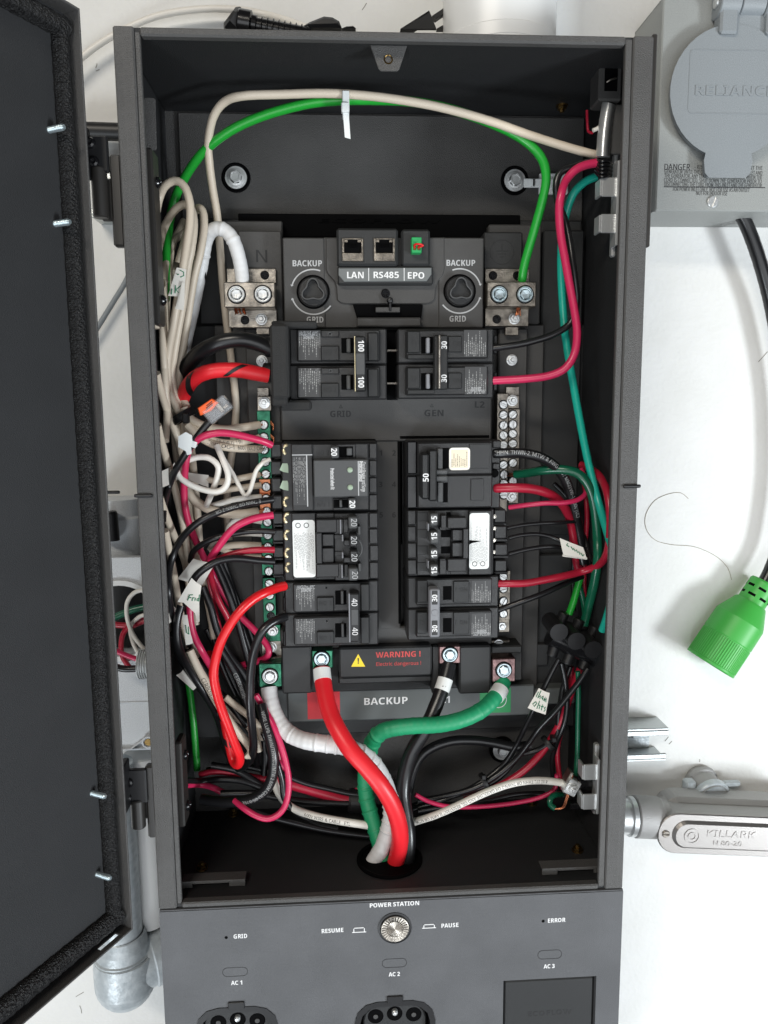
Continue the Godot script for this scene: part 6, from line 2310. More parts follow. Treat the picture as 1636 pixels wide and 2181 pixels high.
	wire("crimson_wire", "dark pink wire bending up from a white tag to the four-handle 20 breaker", p, 3.1, M.w_pink)
	p = [v(-86, 251.1, -58), v(-94.3, 251.7, -56), v(-104.9, 251.2, -56), v(-115.5, 249.2, -56), v(-124.7, 246.1, -58), v(-132.9, 241.8, -64), v(-137, 234.7, -70), v(-136.9, 222.4, -78), v(-133.3, 205.6, -84), v(-128.4, 192.8, -88), v(-126, 184.3, -90)]
	wire("red_wire", "red wire from the middle of the four-handle 20 breaker dipping into the bundle", p, 2.8, M.w_crimson)
	p = [v(-151.7, 208.5, -60), v(-151.5, 195.6, -60), v(-149.1, 184.3, -60), v(-144.6, 173.7, -60), v(-141, 162.1, -66), v(-138.6, 153.9, -72)]
	wire("pink_wire", "pink wire emerging below the Fridge tag along the left wall", p, 3.0, M.w_pink)
	# lever connector with its black wire
	p = [v(-129.3, 348.6, -48), v(-135, 342.2, -48), v(-142.1, 332.8, -48), v(-149.3, 322.6, -48), v(-156.3, 312.2, -50), v(-162.5, 299.7, -54), v(-163, 289.3, -40), v(-162.7, 278.4, -32)]
	wire("black_wire", "black wire sloping from the orange lever connector to the left wall", p, 2.9, M.w_black)
	o = thing("lever_connector", "clear wire connector with an orange lever on the end of a black wire", "wire connector", v(-123.9, 357.4, -46))
	var tilt := Basis(Vector3(0, 0, 1), deg_to_rad(38))
	xf = Transform3D(tilt, v(-123, 356.7, -46))
	g = geo()
	g.box(-9.5, -5.6, 10.5, 6.2, -6, 4, 1.0)
	part("clear_body", g, M.clear, o)
	g = geo()
	g.box(1.0, -3.6, 4.6, 3.8, -3, 1.5, 0.6)
	g.box(4.6, -2.8, 8.8, -0.6, -3, 1.0, 0.3)
	part("spring_clip", g, M.tin, o)
	g = geo()
	g.prism([w(-11.5, 4.5), w(-9.5, 9.6), w(2.5, 8.6), w(4.4, 3.6), w(-4, 2.6)], -3.5, 3.6, 0.6)
	part("orange_lever", g, M.orange, o)
	for i in 3:
		g = geo()
		g.box(-6.0 + i * 1.2, 4.4 + i * 1.1, 0.6 + i * 0.6, 5.0 + i * 1.1, 3.5, 3.75, 0.0)
		part("printed_line", g, M.ink_dark, o)
	xf = Transform3D.IDENTITY
	o = thing("zip_tie", "frosted white zip tie joining the black and pink wires near the left wall", "zip tie", v(-145, 333.1, -42))
	g = geo()
	g.prism([w(-149.1, 337.6), w(-145, 339.9), w(-142.1, 338.2), w(-142, 333.2), w(-144.8, 328.8), w(-149.4, 331.6)], -56, -40, 1.4)
	g.prism([w(-146.9, 332.2), w(-142.8, 333.1), w(-142.5, 326), w(-144.8, 325.4)], -46, -42, 0.5)
	g.prism([w(-143.6, 335.4), w(-138.6, 333.4), w(-139.8, 330.3), w(-143.7, 331.7)], -52, -44, 0.6)
	part("tie_head", g, M.nylon, o)
	# black wires on the left
	p = [v(-85.6, 289.8, -57), v(-94.8, 288.9, -54), v(-105, 287.5, -52), v(-115.2, 285.1, -50), v(-125.4, 282, -48), v(-135.5, 277.6, -46), v(-145, 271.1, -46), v(-153.7, 261.8, -48), v(-160.1, 250.2, -50), v(-163, 237.5, -46), v(-162.6, 224.7, -40), v(-162.9, 208.9, -46), v(-162.6, 191.4, -56), v(-162.6, 174.6, -68)]
	o = wire("black_wire", "long black wire arcing from the surge breaker out to the left wall", p, 2.9, M.w_black)
	print_on_wire("E THHN OR THWN-2 OR", o, p, 2.9, 1.6, M.ink_wire, 10.0)
	p = [v(-144.2, 275, -50), v(-137.2, 278.8, -50), v(-136.9, 277.4, -50), v(-143.6, 274, -50)]
	flag(o, p, M.paper, "paint_mark")
	p = [v(-84.9, 264.9, -58), v(-97.6, 265.8, -58), v(-110, 265, -58), v(-122.1, 263, -56), v(-132.7, 260, -56), v(-142, 255.1, -58), v(-148.2, 249.1, -62), v(-151.1, 241.3, -68)]
	wire("black_wire", "thin black wire to the second 20 handle, passing behind the pink one", p, 2.5, M.w_black)
	p = [v(-86.3, 242, -58), v(-97.9, 243.8, -54), v(-109.6, 246.3, -50), v(-118, 246.9, -48), v(-127.5, 245.3, -46), v(-134.9, 241.6, -44), v(-142, 236.1, -44), v(-146.8, 229.3, -46)]
	wire("black_wire", "black wire from the lowest 20 handle to the Fridge tag", p, 3.1, M.w_black)
	p = [v(-155.1, 212.3, -46), v(-157.5, 203.9, -44), v(-159, 193.1, -44), v(-158.6, 181.6, -46), v(-156.1, 168.5, -52), v(-151.2, 152.4, -60), v(-143.5, 134.6, -66), v(-137.1, 116.4, -72), v(-133.5, 94.9, -80), v(-131.1, 74.9, -88), v(-127.4, 58.5, -96)]
	wire("black_wire", "grey black wire curving down the left side below the Fridge tag", p, 3.3, M.w_black)
	p = [v(-146.2, 246.2, -54), v(-130.2, 242.3, -54), v(-140.3, 225.9, -54), v(-158.7, 231, -54)]
	o = thing("paper_tag", "blank folded white tag above the Fridge tag", "label tag", p[0])
	flag(o, p, M.paper)
	p = [v(-145.4, 234.6, -40), v(-138.5, 228.8, -40), v(-140.8, 215, -40), v(-156.5, 216.8, -40)]
	o = thing("paper_tag", "white tag with the green handwritten word Fridge", "label tag", p[0])
	flag(o, p, M.paper)
	g = geo()
	g.prism([w(-152.3, 215.7), w(-140.9, 215.4), w(-141.2, 201.1), w(-142.6, 200.4), w(-144.4, 207.6)], -41.8, -41.3, 0.0)
	part("paper_fold", g, M.paper, o)
	pen(o, [[[0.42, 0.62], [0.44, 0.88]], [[0.42, 0.62], [0.6, 0.58]], [[0.43, 0.75], [0.56, 0.72]], [[0.64, 0.7], [0.65, 0.86]], [[0.64, 0.74], [0.72, 0.7]], [[0.78, 0.7], [0.79, 0.86]], [[0.96, 0.5], [0.97, 0.86]], [[0.96, 0.72], [0.88, 0.74], [0.88, 0.84], [0.97, 0.85]]], p)
	p = [v(-157.9, 203.3, -58), v(-153, 201.7, -58), v(-150, 179.4, -58), v(-155.4, 178, -58)]
	o = thing("paper_tag", "narrow white tag with a green pen mark, under the Fridge tag", "label tag", p[0])
	flag(o, p, M.paper)
	pen(o, [[[0.5, 0.35], [0.45, 0.6], [0.7, 0.66], [0.8, 0.4]]], p)
	p = [v(-162.6, 202.1, -32), v(-162.7, 210.9, -52), v(-162.6, 204.8, -64), v(-162.8, 200.8, -44)]
	o = thing("paper_tag", "sliver of white tag against the left wall beside the Fridge tag", "label tag", p[0])
	flag(o, p, M.paper)
	p = [v(-162.7, 155.6, -54), v(-159.3, 157.2, -62), v(-149.8, 143.2, -62), v(-152.1, 140.2, -62)]
	o = thing("paper_tag", "grey white tag low on the left wall above the dark green wire", "label tag", p[0])
	flag(o, p, M.paper)
	# red and black 40 amp wires
	p = [v(-78.5, 224.2, -52), v(-83.7, 224.3, -46), v(-91.7, 222.9, -38), v(-100, 219.1, -34), v(-108.3, 212.6, -30), v(-116.2, 202.8, -28), v(-123.1, 190.9, -26), v(-127.7, 177.5, -26), v(-129.8, 165.8, -26), v(-128.9, 152.5, -28), v(-126, 136.3, -32), v(-121.6, 119, -36), v(-117.8, 103.5, -40), v(-115.6, 94.5, -43), v(-116, 87.2, -47), v(-118.6, 82.2, -52), v(-121.8, 81.4, -57), v(-123.9, 85.2, -60), v(-125.8, 92.9, -62), v(-127.9, 103.8, -64), v(-130.3, 115.5, -66), v(-134.5, 126.1, -72), v(-139.4, 135.4, -82), v(-144, 145.9, -94), v(-146.7, 156.7, -104)]
	o = wire("red_wire", "thick bright red wire looping down from the 40 breaker", p, 3.8, M.w_red, "", [], 16)
	strands(o, v(-79.6, 223.7, -53), v(-76, 221.2, -57), 0.7)
	spiral_tape(o, p, 3.8, M.black, 186, 204, 22.0, 5.0, 0.9)
	spiral_tape(o, p, 3.8, M.black, 204, 232, 20.0, 6.0, 0.2)
	p = [v(-78.4, 200.1, -52), v(-84.3, 199.7, -46), v(-91.1, 196.6, -42), v(-96.3, 190.9, -40), v(-100.1, 181.9, -40), v(-103.5, 168.5, -42), v(-105.6, 153.1, -44), v(-106.5, 133.7, -46), v(-106.4, 112.2, -52), v(-106.8, 93.2, -60), v(-110.5, 78.7, -70), v(-118.4, 66.3, -82), v(-129.1, 57.5, -94)]
	wire("black_wire", "thick black wire looping down from the lower pole of the 40 breaker", p, 3.7, M.w_black)
	# dark mass of black wires behind
	var dark := "black wires packed behind the lower left bundle"
	for q in [["black wire running from the tags down behind the red loop", [v(-135.5, 233.1, -90), v(-130, 219.5, -90), v(-124.6, 203.8, -90), v(-119.2, 184.2, -90), v(-114.6, 164.3, -90), v(-109.9, 144.3, -90), v(-105.9, 124.1, -90), v(-103.5, 103.7, -90)]],
		["glossy black wire right beside the left bar bottom", [v(-133.4, 233.7, -96), v(-125.8, 214.1, -96), v(-120.8, 194.3, -96), v(-115.7, 174.4, -96), v(-110.5, 158.3, -96)]],
		["black wire in the middle of the lower left bundle", [v(-145.5, 217.4, -84), v(-140.2, 201.9, -84), v(-135.7, 182.4, -84), v(-127.8, 162.7, -84), v(-117.1, 146.6, -84), v(-108.2, 128.5, -84), v(-101.3, 106.2, -84), v(-97.9, 83.1, -90), v(-100.4, 53.4, -100)]],
		["black wire with white print CERRO near the white lug", [v(-135.2, 172.6, -78), v(-127.1, 158.8, -78), v(-119.5, 143, -78), v(-114.1, 125, -78), v(-110.1, 109, -78), v(-107.6, 86.2, -84), v(-108.4, 60.4, -95)]],
		["black wire at the far left below the tags", [v(-162.8, 190.2, -48), v(-162.8, 168.4, -64), v(-157.1, 152.1, -72), v(-147.4, 136.3, -72), v(-136.3, 118.3, -72), v(-126.5, 100.2, -72), v(-121.3, 78.5, -84)]],
		["black wire crossing under the cream printed wire", [v(-158.4, 174.6, -80), v(-149.8, 156.8, -80), v(-139.4, 136.9, -80), v(-126.9, 120.7, -80), v(-114.3, 102.3, -80), v(-106.4, 83.4, -90)]],
		["black wire just left of the heavy white cable", [v(-124, 147.3, -94), v(-115, 130.9, -94), v(-107.8, 114.5, -94), v(-103.3, 95.9, -94), v(-101.3, 73.1, -94), v(-103.1, 52.3, -94)]],
		["black wire tight behind the thick red loop", [v(-145.3, 180.3, -92), v(-134.9, 156.3, -92), v(-124.3, 132, -92), v(-113.6, 107.3, -92), v(-105.9, 82.5, -92)]]]:
		var bw := wire("black_wire", q[0], q[1], 3.3, M.w_black, dark)
		if q[0].contains("CERRO"):
			print_on_wire("CERROWIRE", bw, q[1], 3.3, 3.0, M.ink_wire, 28.0)
	for q in [["thin black wire between the pink wire and the left bar at the four-handle breaker", M.w_black, [v(-132.5, 244.9, -98), v(-128.5, 229.3, -98), v(-122.4, 209.6, -98), v(-115.5, 189.7, -98), v(-109.2, 169.6, -98), v(-105.1, 153.4, -98)], 2.4], ["thin black wire left of the dark pink one in the lower bundle", M.w_black, [v(-150, 231.9, -88), v(-144.9, 212.6, -88), v(-141.3, 189.2, -88), v(-137.7, 165.6, -88), v(-131.7, 145.6, -88), v(-124, 125.4, -88)], 2.4],
		["dark pink wire deep in the lower left bundle", M.w_crimson, [v(-144.3, 222.3, -96), v(-139.6, 198.7, -96), v(-134.8, 174.9, -96), v(-128, 150.7, -96), v(-120.9, 134.4, -96)], 2.6], ["crimson wire low in the bundle behind the black loop", M.w_crimson, [v(-116.9, 145.7, -98), v(-107.9, 125.1, -98), v(-100.7, 104.4, -98), v(-94.7, 83.5, -98), v(-89.7, 62.4, -98), v(-87, 45.5, -98)], 2.6],
		["black wire curling under the hanging pink loop", M.w_black, [v(-100.1, 100.2, -70), v(-91.3, 80, -70), v(-86.2, 59.7, -70), v(-84.4, 43.4, -70), v(-75.6, 30.8, -70), v(-60.5, 21.2, -70), v(-41.4, 15.4, -70)], 2.8], ["thin black wire along the floor below the white printed wire", M.w_black, [v(-123.1, 45.6, -60), v(-101.1, 35.1, -60), v(-78.9, 27.7, -60), v(-52.6, 20.1, -60), v(-26.2, 14.9, -60), v(-11, 12.6, -60)], 2.2],
		["short black wire over the red floor wire", M.w_black, [v(-87.1, 58.6, -82), v(-68, 49.6, -82), v(-48.7, 43.9, -82), v(-31.2, 39, -82), v(-19.5, 37.7, -82)], 2.6]]:
		wire("bundle_wire", q[0], q[2], q[3], q[1])
	p = [v(-153.6, 172.5, -62), v(-148.4, 159.2, -62), v(-141.7, 145.6, -62), v(-134.3, 130.1, -62), v(-126.4, 116.3, -62), v(-118.4, 104.4, -62), v(-111.9, 92.5, -66), v(-109.4, 87.3, -66), v(-111.1, 83, -66), v(-113.6, 84.3, -66)]
	o = wire("cream_wire", "cream wire with dark print CERROWIRE running down through the lower left bundle", p, 3.6, M.w_cream)
	print_on_wire("CERROWIRE  CS-CR", o, p, 3.6, 3.0, M.ink_dark, 24.0)
	for q in [["cream wire passing behind the red loop above the printed one", [v(-129.8, 128.3, -76), v(-120.8, 120.1, -76), v(-111.6, 111.9, -76), v(-104.4, 102.5, -76), v(-101.7, 91.6, -76)]], ["cream wire just under it, behind the thick black loop", [v(-134.4, 120.9, -80), v(-123.5, 110.6, -80), v(-114.3, 102.3, -80), v(-107, 92, -80), v(-104.8, 79.8, -80)]]]:
		wire("cream_wire", q[0], q[1], 3.1, M.w_cream)
	p = [v(-100.4, 127.1, -62), v(-96.2, 114, -56), v(-92.2, 100.2, -52), v(-90.2, 87.5, -50), v(-91.4, 74, -50), v(-96.4, 62.5, -50), v(-105.3, 54.7, -52), v(-116.9, 49.9, -56), v(-132.6, 46.5, -62), v(-150.7, 45.3, -70)]
	o = wire("black_wire", "heavy black wire with white print bending round at the lower left", p, 4.6, M.w_black)
	print_on_wire("WIRE LLPB THHN/THWN-2/MTW 2 600V C(UL) OS 0 TRE", o, p, 4.6, 2.5, M.ink_wire, 6.0, 0.1)
	p = [v(-104.1, 134.1, -64), v(-98.2, 123.1, -64), v(-91.1, 113.8, -56), v(-85.3, 99.9, -52), v(-81.2, 85.3, -50), v(-78.9, 70.6, -48), v(-79.8, 58.1, -46), v(-83.2, 48.8, -44), v(-89, 43.9, -42), v(-96.3, 41.9, -42), v(-104.8, 43.8, -44), v(-113.5, 47.4, -48), v(-122.4, 50.5, -56)]
	wire("pink_wire", "pink wire hanging in the lowest loop at the bottom left", p, 2.7, M.w_pink)
	for q in [["dark red wire running left along the floor behind the loops", M.w_crimson, [v(-156.1, 55.4, -92), v(-144.4, 57.8, -92), v(-128.9, 56, -92), v(-111.5, 51.6, -92), v(-97.9, 48.9, -92)], 3.0], ["pink wire end lying low at the left wall", M.w_pink, [v(-162.9, 57.9, -70), v(-154.9, 50.7, -84), v(-145.4, 48.3, -84), v(-136, 43, -84)], 2.8],
		["black wire lying across the lower left above the red one", M.w_black, [v(-162.7, 62.9, -68), v(-153.2, 52.5, -86), v(-137.8, 53.6, -86), v(-118.6, 51.2, -86), v(-103.3, 43.9, -86)], 3.0], ["black wire slanting to the bottom centre tie", M.w_black, [v(-145.4, 65.2, -88), v(-126.3, 60.4, -88), v(-109.2, 49.3, -88), v(-92, 36.2, -88), v(-72.8, 22.8, -88), v(-49.3, 13.3, -88)], 3.2],
		["black wire low across the floor at the left", M.w_black, [v(-137.2, 44.3, -80), v(-110.5, 43.2, -80), v(-87.5, 38.2, -80), v(-64.4, 33.9, -80), v(-25.5, 30.7, -80)], 3.0],
		["upper black wire of the run to the bottom centre", M.w_black, [v(-150.9, 56.5, -96), v(-127.3, 59.8, -96), v(-103.9, 55.5, -96), v(-80.6, 42.9, -96), v(-53.1, 31.6, -96), v(-23.1, 27, -96)], 3.0]]:
		wire("floor_wire", q[0], q[2], q[3], q[1])
	wire("dark_green_wire", "dark green wire hanging in shadow at the lower left wall", [v(-162.8, 132.9, -98), v(-161.7, 113.8, -100), v(-160.6, 93.2, -100), v(-159.7, 68.2, -100), v(-159.4, 55.7, -100)], 3.2, M.w_green)
	p = [v(-94.3, 55, -84), v(-87.5, 51, -84), v(-72.1, 45.8, -84), v(-52.7, 38.8, -84), v(-35.2, 33.1, -84), v(-21.4, 32.5, -84)]
	wire("red_wire", "thick dark red wire running to the bottom centre tie", p, 4.8, M.w_crimson)
	p = [v(-91.2, 68.1, -88), v(-79.9, 52.4, -88), v(-64.5, 42.2, -88), v(-46.9, 36.5, -88), v(-31.1, 36.7, -88), v(-19.2, 41.2, -88)]
	wire("pink_wire", "thin pink wire joining the thick red one at the bottom centre", p, 2.4, M.w_pink)
	p = [v(-95.1, 64.1, -78), v(-92.4, 51, -78), v(-87.3, 39.3, -78), v(-77.4, 34.2, -70), v(-60, 31.4, -62), v(-41.2, 28.8, -58), v(-22.4, 26, -56), v(-9.2, 23, -56)]
	o = wire("white_wire", "white printed wire swinging along the floor to the centre cables", p, 3.4, M.w_white)
	print_on_wire("600V WIRE & CABLE   ETL", o, p, 3.4, 2.4, M.ink_dark, 52.0)
	o = thing("black_cable_tie", "black tape gathering the floor wires left of the green cable", "cable tie", v(-22.3, 33.5, -80))
	g = geo()
	g.lathe(v(-28.5, 30.5, -86), v(1, -0.1, 0), [w(0, -4), w(9, -4), w(10, -2), w(10.2, 10), w(9, 12), w(0, 12)], 20)
	part("tie_band", g, M.black, o)


# ---------------------------------------------------------------- wires on the right side
func build_right_wires():
	var o: Node3D
	var p: Array
	var g: Geo
	p = [v(153.6, 532.2, -52), v(144.4, 530.8, -52), v(136.6, 528.1, -52), v(128.4, 525.5, -52), v(124.7, 520.3, -52), v(123.9, 512.2, -52), v(126, 504.6, -54), v(129.5, 498.6, -56), v(132.8, 490.4, -56), v(135.4, 477.1, -54), v(137.2, 463.1, -52), v(139.7, 448.2, -52), v(141.8, 433.3, -54), v(138.5, 419.6, -56), v(126.6, 411.1, -56), v(108.3, 405.3, -56), v(92.6, 402.4, -57), v(78.7, 400.9, -60)]
	wire("black_wire", "black wire crossing behind the pink one, from right clamp to upper GEN pole", p, 2.8, M.w_black)
	p = [v(152.4, 530, -48), v(144.9, 528.7, -48), v(137.1, 525.4, -48), v(130.1, 518, -48), v(125.8, 508.2, -44), v(124.3, 497.3, -44), v(126.3, 481, -46), v(130.2, 462, -46), v(134.1, 443.9, -46), v(137.7, 427.3, -46), v(140.2, 411.2, -46), v(138.8, 396.3, -46), v(132.1, 385.4, -46), v(120.8, 380.1, -48), v(104.2, 378, -52), v(79.7, 377, -60)]
	wire("pink_wire", "bright pink wire looping from the right clamp to the lower pole of the GEN breaker", p, 3.3, M.w_pink)
	p = [v(156.6, 524.7, -62), v(147.9, 520.7, -62), v(140, 512.7, -62), v(136.3, 501, -66), v(134.6, 485.1, -70), v(134.6, 465, -72), v(135.8, 437.1, -70), v(137.8, 408.8, -66), v(142, 380.5, -62), v(147.4, 348.7, -58), v(153.6, 316.7, -54), v(160.4, 288.2, -50), v(162.8, 265.4, -34), v(163.2, 252, -20), v(163.2, 239.3, -14), v(163.1, 220.9, -18), v(163.4, 202.2, -28), v(163.4, 187.6, -38)]
	wire("teal_wire", "long teal ground wire running down the right wall to the black splice block", p, 3.3, M.w_teal)
	p = [v(82.9, 322, -62), v(92.2, 322.5, -58), v(104.4, 322.2, -56), v(116.6, 319.3, -54), v(128.1, 312.6, -56), v(137.6, 302, -60), v(145.3, 286.6, -66), v(151.8, 268.9, -72), v(157.2, 250.7, -78), v(161.3, 230.5, -82)]
	o = wire("black_wire", "thick black wire with white print from the 50 breaker over the right bar", p, 4.3, M.w_black)
	print_on_wire("THHN/THWN-2/MTW 8 AWG (8.37 MM2) VW-1 600V (UL)", o, p, 4.3, 2.8, M.ink_grey, 1.0)
	p = [v(103.6, 304.5, -78), v(111.7, 306.2, -70), v(123.8, 309.1, -60), v(136.7, 309.4, -54), v(147.1, 305.5, -52), v(155, 295.3, -52), v(160.2, 278.7, -54), v(163.3, 258.1, -56), v(162.9, 240.4, -52), v(162.9, 220.4, -58), v(162.3, 198.9, -68), v(160.3, 182.3, -72)]
	o = wire("dark_green_wire", "thick dark green ground wire bending from the right bar down to the splice block", p, 4.0, M.w_deep_green)
	strands(o, v(103.8, 304.4, -79), v(100.1, 303.4, -86), 1.2, 10, 0.5)
	p = [v(83.9, 295.3, -62), v(95.7, 296.1, -56), v(109.8, 295.4, -54), v(123.1, 291.7, -56), v(134.9, 284.3, -62), v(144.2, 273, -70), v(150.2, 258.8, -76), v(154.9, 238.4, -82), v(161.3, 217.5, -88)]
	wire("red_wire", "red wire from the lower pole of the 50 breaker bending down the right side", p, 4.0, M.w_crimson)
	p = [v(96.4, 279.6, -66), v(107.4, 282.3, -58), v(120.4, 284.3, -52), v(134.3, 284.7, -50), v(146.5, 286.8, -52), v(154.2, 291.8, -58), v(155.7, 301.2, -66), v(155.1, 307.9, -74)]
	wire("pink_wire", "thin pink wire crossing before the red one to the four-handle 15 breaker", p, 2.1, M.w_pink)
	p = [v(86.6, 220.5, -60), v(95, 221.3, -56), v(107.4, 221.8, -54), v(122.1, 224.1, -54), v(137.5, 226.3, -56), v(153.6, 228.8, -60), v(163.1, 236, -50), v(163.4, 247.6, -34), v(163.2, 262.9, -28), v(163.4, 280.1, -30), v(163.2, 294.9, -38), v(163, 304.9, -56), v(160.9, 309.3, -78), v(157.5, 310.8, -84)]
	wire("crimson_wire", "dark red wire from the lower right 30 breaker curling up along the right wall", p, 3.2, M.w_crimson)
	for q in [["thin black wire to the second handle of the right 15 breaker", [v(94.8, 263.3, -66), v(105.9, 265.3, -66), v(120.8, 266.6, -66), v(135.7, 267, -66), v(154.5, 266.9, -72)], 1.7], ["thin black wire to the third right 15 handle, ending in a white tag", [v(96.4, 255.4, -66), v(106, 257.5, -66), v(119.1, 258, -66), v(130.3, 255.6, -66), v(138.6, 252, -62)], 1.8], ["thin black wire to the lowest handle of the right 15 breaker", [v(96.5, 242.7, -66), v(108.1, 245.5, -66), v(121.1, 247.5, -66), v(134.3, 247.6, -66), v(153.9, 241.9, -74)], 2.0],
		["black wire from the lower right 30 breaker rising to the right", [v(87.3, 198.5, -62), v(96.6, 201.7, -62), v(109.2, 206.8, -60), v(124.6, 211.6, -62), v(140.7, 217.2, -66), v(158.3, 221.5, -74)], 2.5], ["black wire beside the red one, behind the right bar", [v(136.4, 295.9, -84), v(146.2, 286.3, -84), v(154.2, 272.8, -84), v(160.5, 257.3, -84), v(162.9, 243.3, -76), v(163, 234.2, -64)], 2.2],
		["black wire running down between the red and green wires", [v(155.4, 260.6, -88), v(155.1, 241.2, -88), v(155, 217.6, -88), v(156.5, 189.7, -88)], 2.2]]:
		wire("black_wire", q[0], q[1], q[2], M.w_black)
	wire("crimson_wire", "dim red wire behind the dark green one on the right wall", [v(160.9, 306.3, -92), v(163.1, 291.3, -88), v(163.4, 269.1, -82), v(163.2, 241.8, -84), v(163.2, 214.4, -84), v(163.3, 191.7, -80)], 2.2, M.w_crimson)
	p = [v(132.6, 257.2, -52), v(151.2, 249.5, -52), v(154.4, 240.6, -52), v(135.9, 243.9, -52)]
	o = thing("paper_tag", "white folded tag with green writing hanging from thin black wires at the right", "label tag", p[0])
	flag(o, p, M.paper)
	pen(o, [[[0.3, 0.15], [0.22, 0.3], [0.32, 0.36]], [[0.4, 0.3], [0.46, 0.5]], [[0.5, 0.36], [0.54, 0.56], [0.6, 0.42], [0.64, 0.62]], [[0.7, 0.5], [0.72, 0.72]], [[0.78, 0.58], [0.84, 0.82], [0.92, 0.66]]], p)
	g = geo()
	g.tube(PackedVector3Array([v(135.5, 243.3, -53), v(154.7, 240.4, -53)]), 0.9, 8)
	part("paper_fold", g, M.paper, o)
	# splice block
	o = thing("splice_block", "black insulated splice block with three round caps at the lower right", "splice connector", v(152.8, 161.5, -70))
	g = geo()
	var line := PackedVector3Array([v(137.3, 172.7, -72), v(167.9, 157.6, -72)])
	g.tube(smooth_line([line[0] + v(-4, 2, 0), line[0], line[1], line[1] + v(4, -2, 0)]), 9.6, 18, [], 0.0)
	part("block_body", g, M.gloss_black, o)
	for k in 3:
		var c: Vector3 = [v(133.4, 182.9, -50), v(147.4, 175.3, -50), v(161.1, 168.1, -50)][k]
		g = geo()
		g.lathe(c, v(0.02, -0.1, 1), [w(6.6, -26), w(6.8, -3), w(7.2, -2), w(7.4, -1.0), w(7.1, 0), w(0, 0.1)], 30)
		part("round_cap", g, M.black, o)
		g = geo()
		g.lathe([v(141.7, 189.5, -70), v(154.6, 183.8, -70), v(167.5, 177.2, -70)][k], v(0.35, 0.9, 0.1), [w(0, -12), w(4.2, -12), w(4.4, 3), w(3.8, 4), w(0, 4)], 18)
		part("port_sleeve", g, M.black, o)
		g = geo()
		g.lathe([v(134.7, 160.8, -70), v(147.2, 154.1, -70), v(160.5, 149, -70)][k], v(-0.35, -0.9, 0.1), [w(0, -10), w(4.2, -10), w(4.4, 3), w(3.8, 4), w(0, 4)], 18)
		part("port_sleeve", g, M.black, o)
	for q in [["bright green wire entering the splice block at its left", M.w_green, [v(158.1, 222.2, -76), v(155.3, 212.5, -76), v(152.5, 200.9, -76), v(148.9, 190, -76)], 3.2], ["green wire entering the splice block in the middle", M.w_deep_green, [v(154.8, 221.4, -80), v(159, 209.5, -80), v(162.5, 195.7, -80), v(163.1, 181, -76)], 2.8]]:
		wire("green_wire", q[0], q[2], q[3], q[1])
	# wires below the splice
	for q in [["black wire from the splice block down through the pen-marked tag", M.w_black, [v(138.3, 155.7, -66), v(133.2, 145.7, -66), v(127.3, 133.2, -66), v(119.9, 116.4, -66), v(114.2, 94.2, -76), v(108.5, 74.4, -84), v(98.5, 56.1, -88), v(82.1, 44.2, -86), v(61.8, 34.2, -84), v(41.9, 27.4, -84), v(22, 21.5, -84)], 2.3],
		["long black wire slanting from the right end of the splice block to the floor", M.w_black, [v(160.4, 149.3, -60), v(154.5, 140.1, -60), v(146.1, 125.5, -64), v(136.1, 109.8, -68), v(126.3, 94.7, -74), v(118.3, 77.9, -80), v(109.5, 63.9, -84), v(93.7, 49.8, -84), v(73.8, 38.8, -84), v(49.9, 32.6, -84), v(26, 28.9, -84)], 2.6],
		["black wire bowing right below the splice block", M.w_black, [v(143.1, 149.7, -74), v(146.6, 134.4, -74), v(148.6, 116.2, -74), v(146.7, 98.1, -74), v(142.5, 79.1, -80), v(140.7, 59.7, -86), v(143.8, 40.6, -90), v(151.5, 25.4, -94)], 2.5],
		["black wire tied into the lower right bundle", M.w_black, [v(151.8, 144.9, -78), v(145.6, 124.9, -78), v(143, 104.7, -78), v(141, 86.3, -78), v(129.4, 71.5, -84), v(114.4, 65.6, -88)], 2.4],
		["thick red wire running from the splice down to the floor at the right", M.w_crimson, [v(160.1, 143, -78), v(155, 128.7, -78), v(149.1, 110.6, -78), v(143.2, 94.4, -78), v(136.7, 78.4, -82), v(128.7, 65.3, -84), v(115.7, 52.3, -84), v(99.8, 42, -84), v(86.2, 34.3, -86), v(66.9, 24.5, -90)], 3.3],
		["dark red wire beside the dark green one under the splice", M.w_crimson, [v(154.9, 142.7, -84), v(153.1, 118.3, -84), v(148.9, 93.7, -84), v(144.6, 73.1, -84), v(145.9, 52, -84), v(149.6, 35, -84)], 2.4],
		["pink wire sweeping along the floor under the white printed wire", M.w_pink, [v(140.8, 54.1, -72), v(140.3, 44.1, -72), v(134.8, 37.7, -72), v(119.1, 32.5, -72), v(95.4, 29.3, -72), v(67.8, 28.3, -72), v(48.2, 30, -72), v(32.6, 35.2, -72), v(22.8, 41.3, -72)], 2.0],
		["thin green wire falling straight to the lower right clamp", M.w_deep_green, [v(154.3, 145, -66), v(155.3, 125.2, -66), v(155.5, 101.2, -66), v(155.8, 76.9, -66), v(154.8, 56.5, -66)], 2.3],
		["black wire curling right round under the heavy green cable", M.w_black, [v(15.1, -0.1, -88), v(17.6, 29.7, -88), v(21.7, 50.6, -88), v(28.9, 66.2, -88), v(40.4, 74.9, -88), v(56.3, 79.4, -88), v(74.2, 79.2, -88), v(90.2, 76.5, -88), v(106.3, 72.6, -88), v(122.4, 72.8, -88)], 4.4],
		["black wire lying low on the floor at the right", M.w_black, [v(25.6, 21.9, -80), v(53.3, 25.8, -80), v(85.1, 29.1, -80), v(109, 33.6, -80), v(133.1, 33.5, -80)], 2.2],
		["upper black wire of the right floor bundle", M.w_black, [v(114.9, 67.1, -90), v(103, 50.7, -90), v(89, 39.3, -90), v(66.8, 31.7, -90), v(42.7, 27.6, -90), v(22.6, 21.6, -90)], 2.6]]:
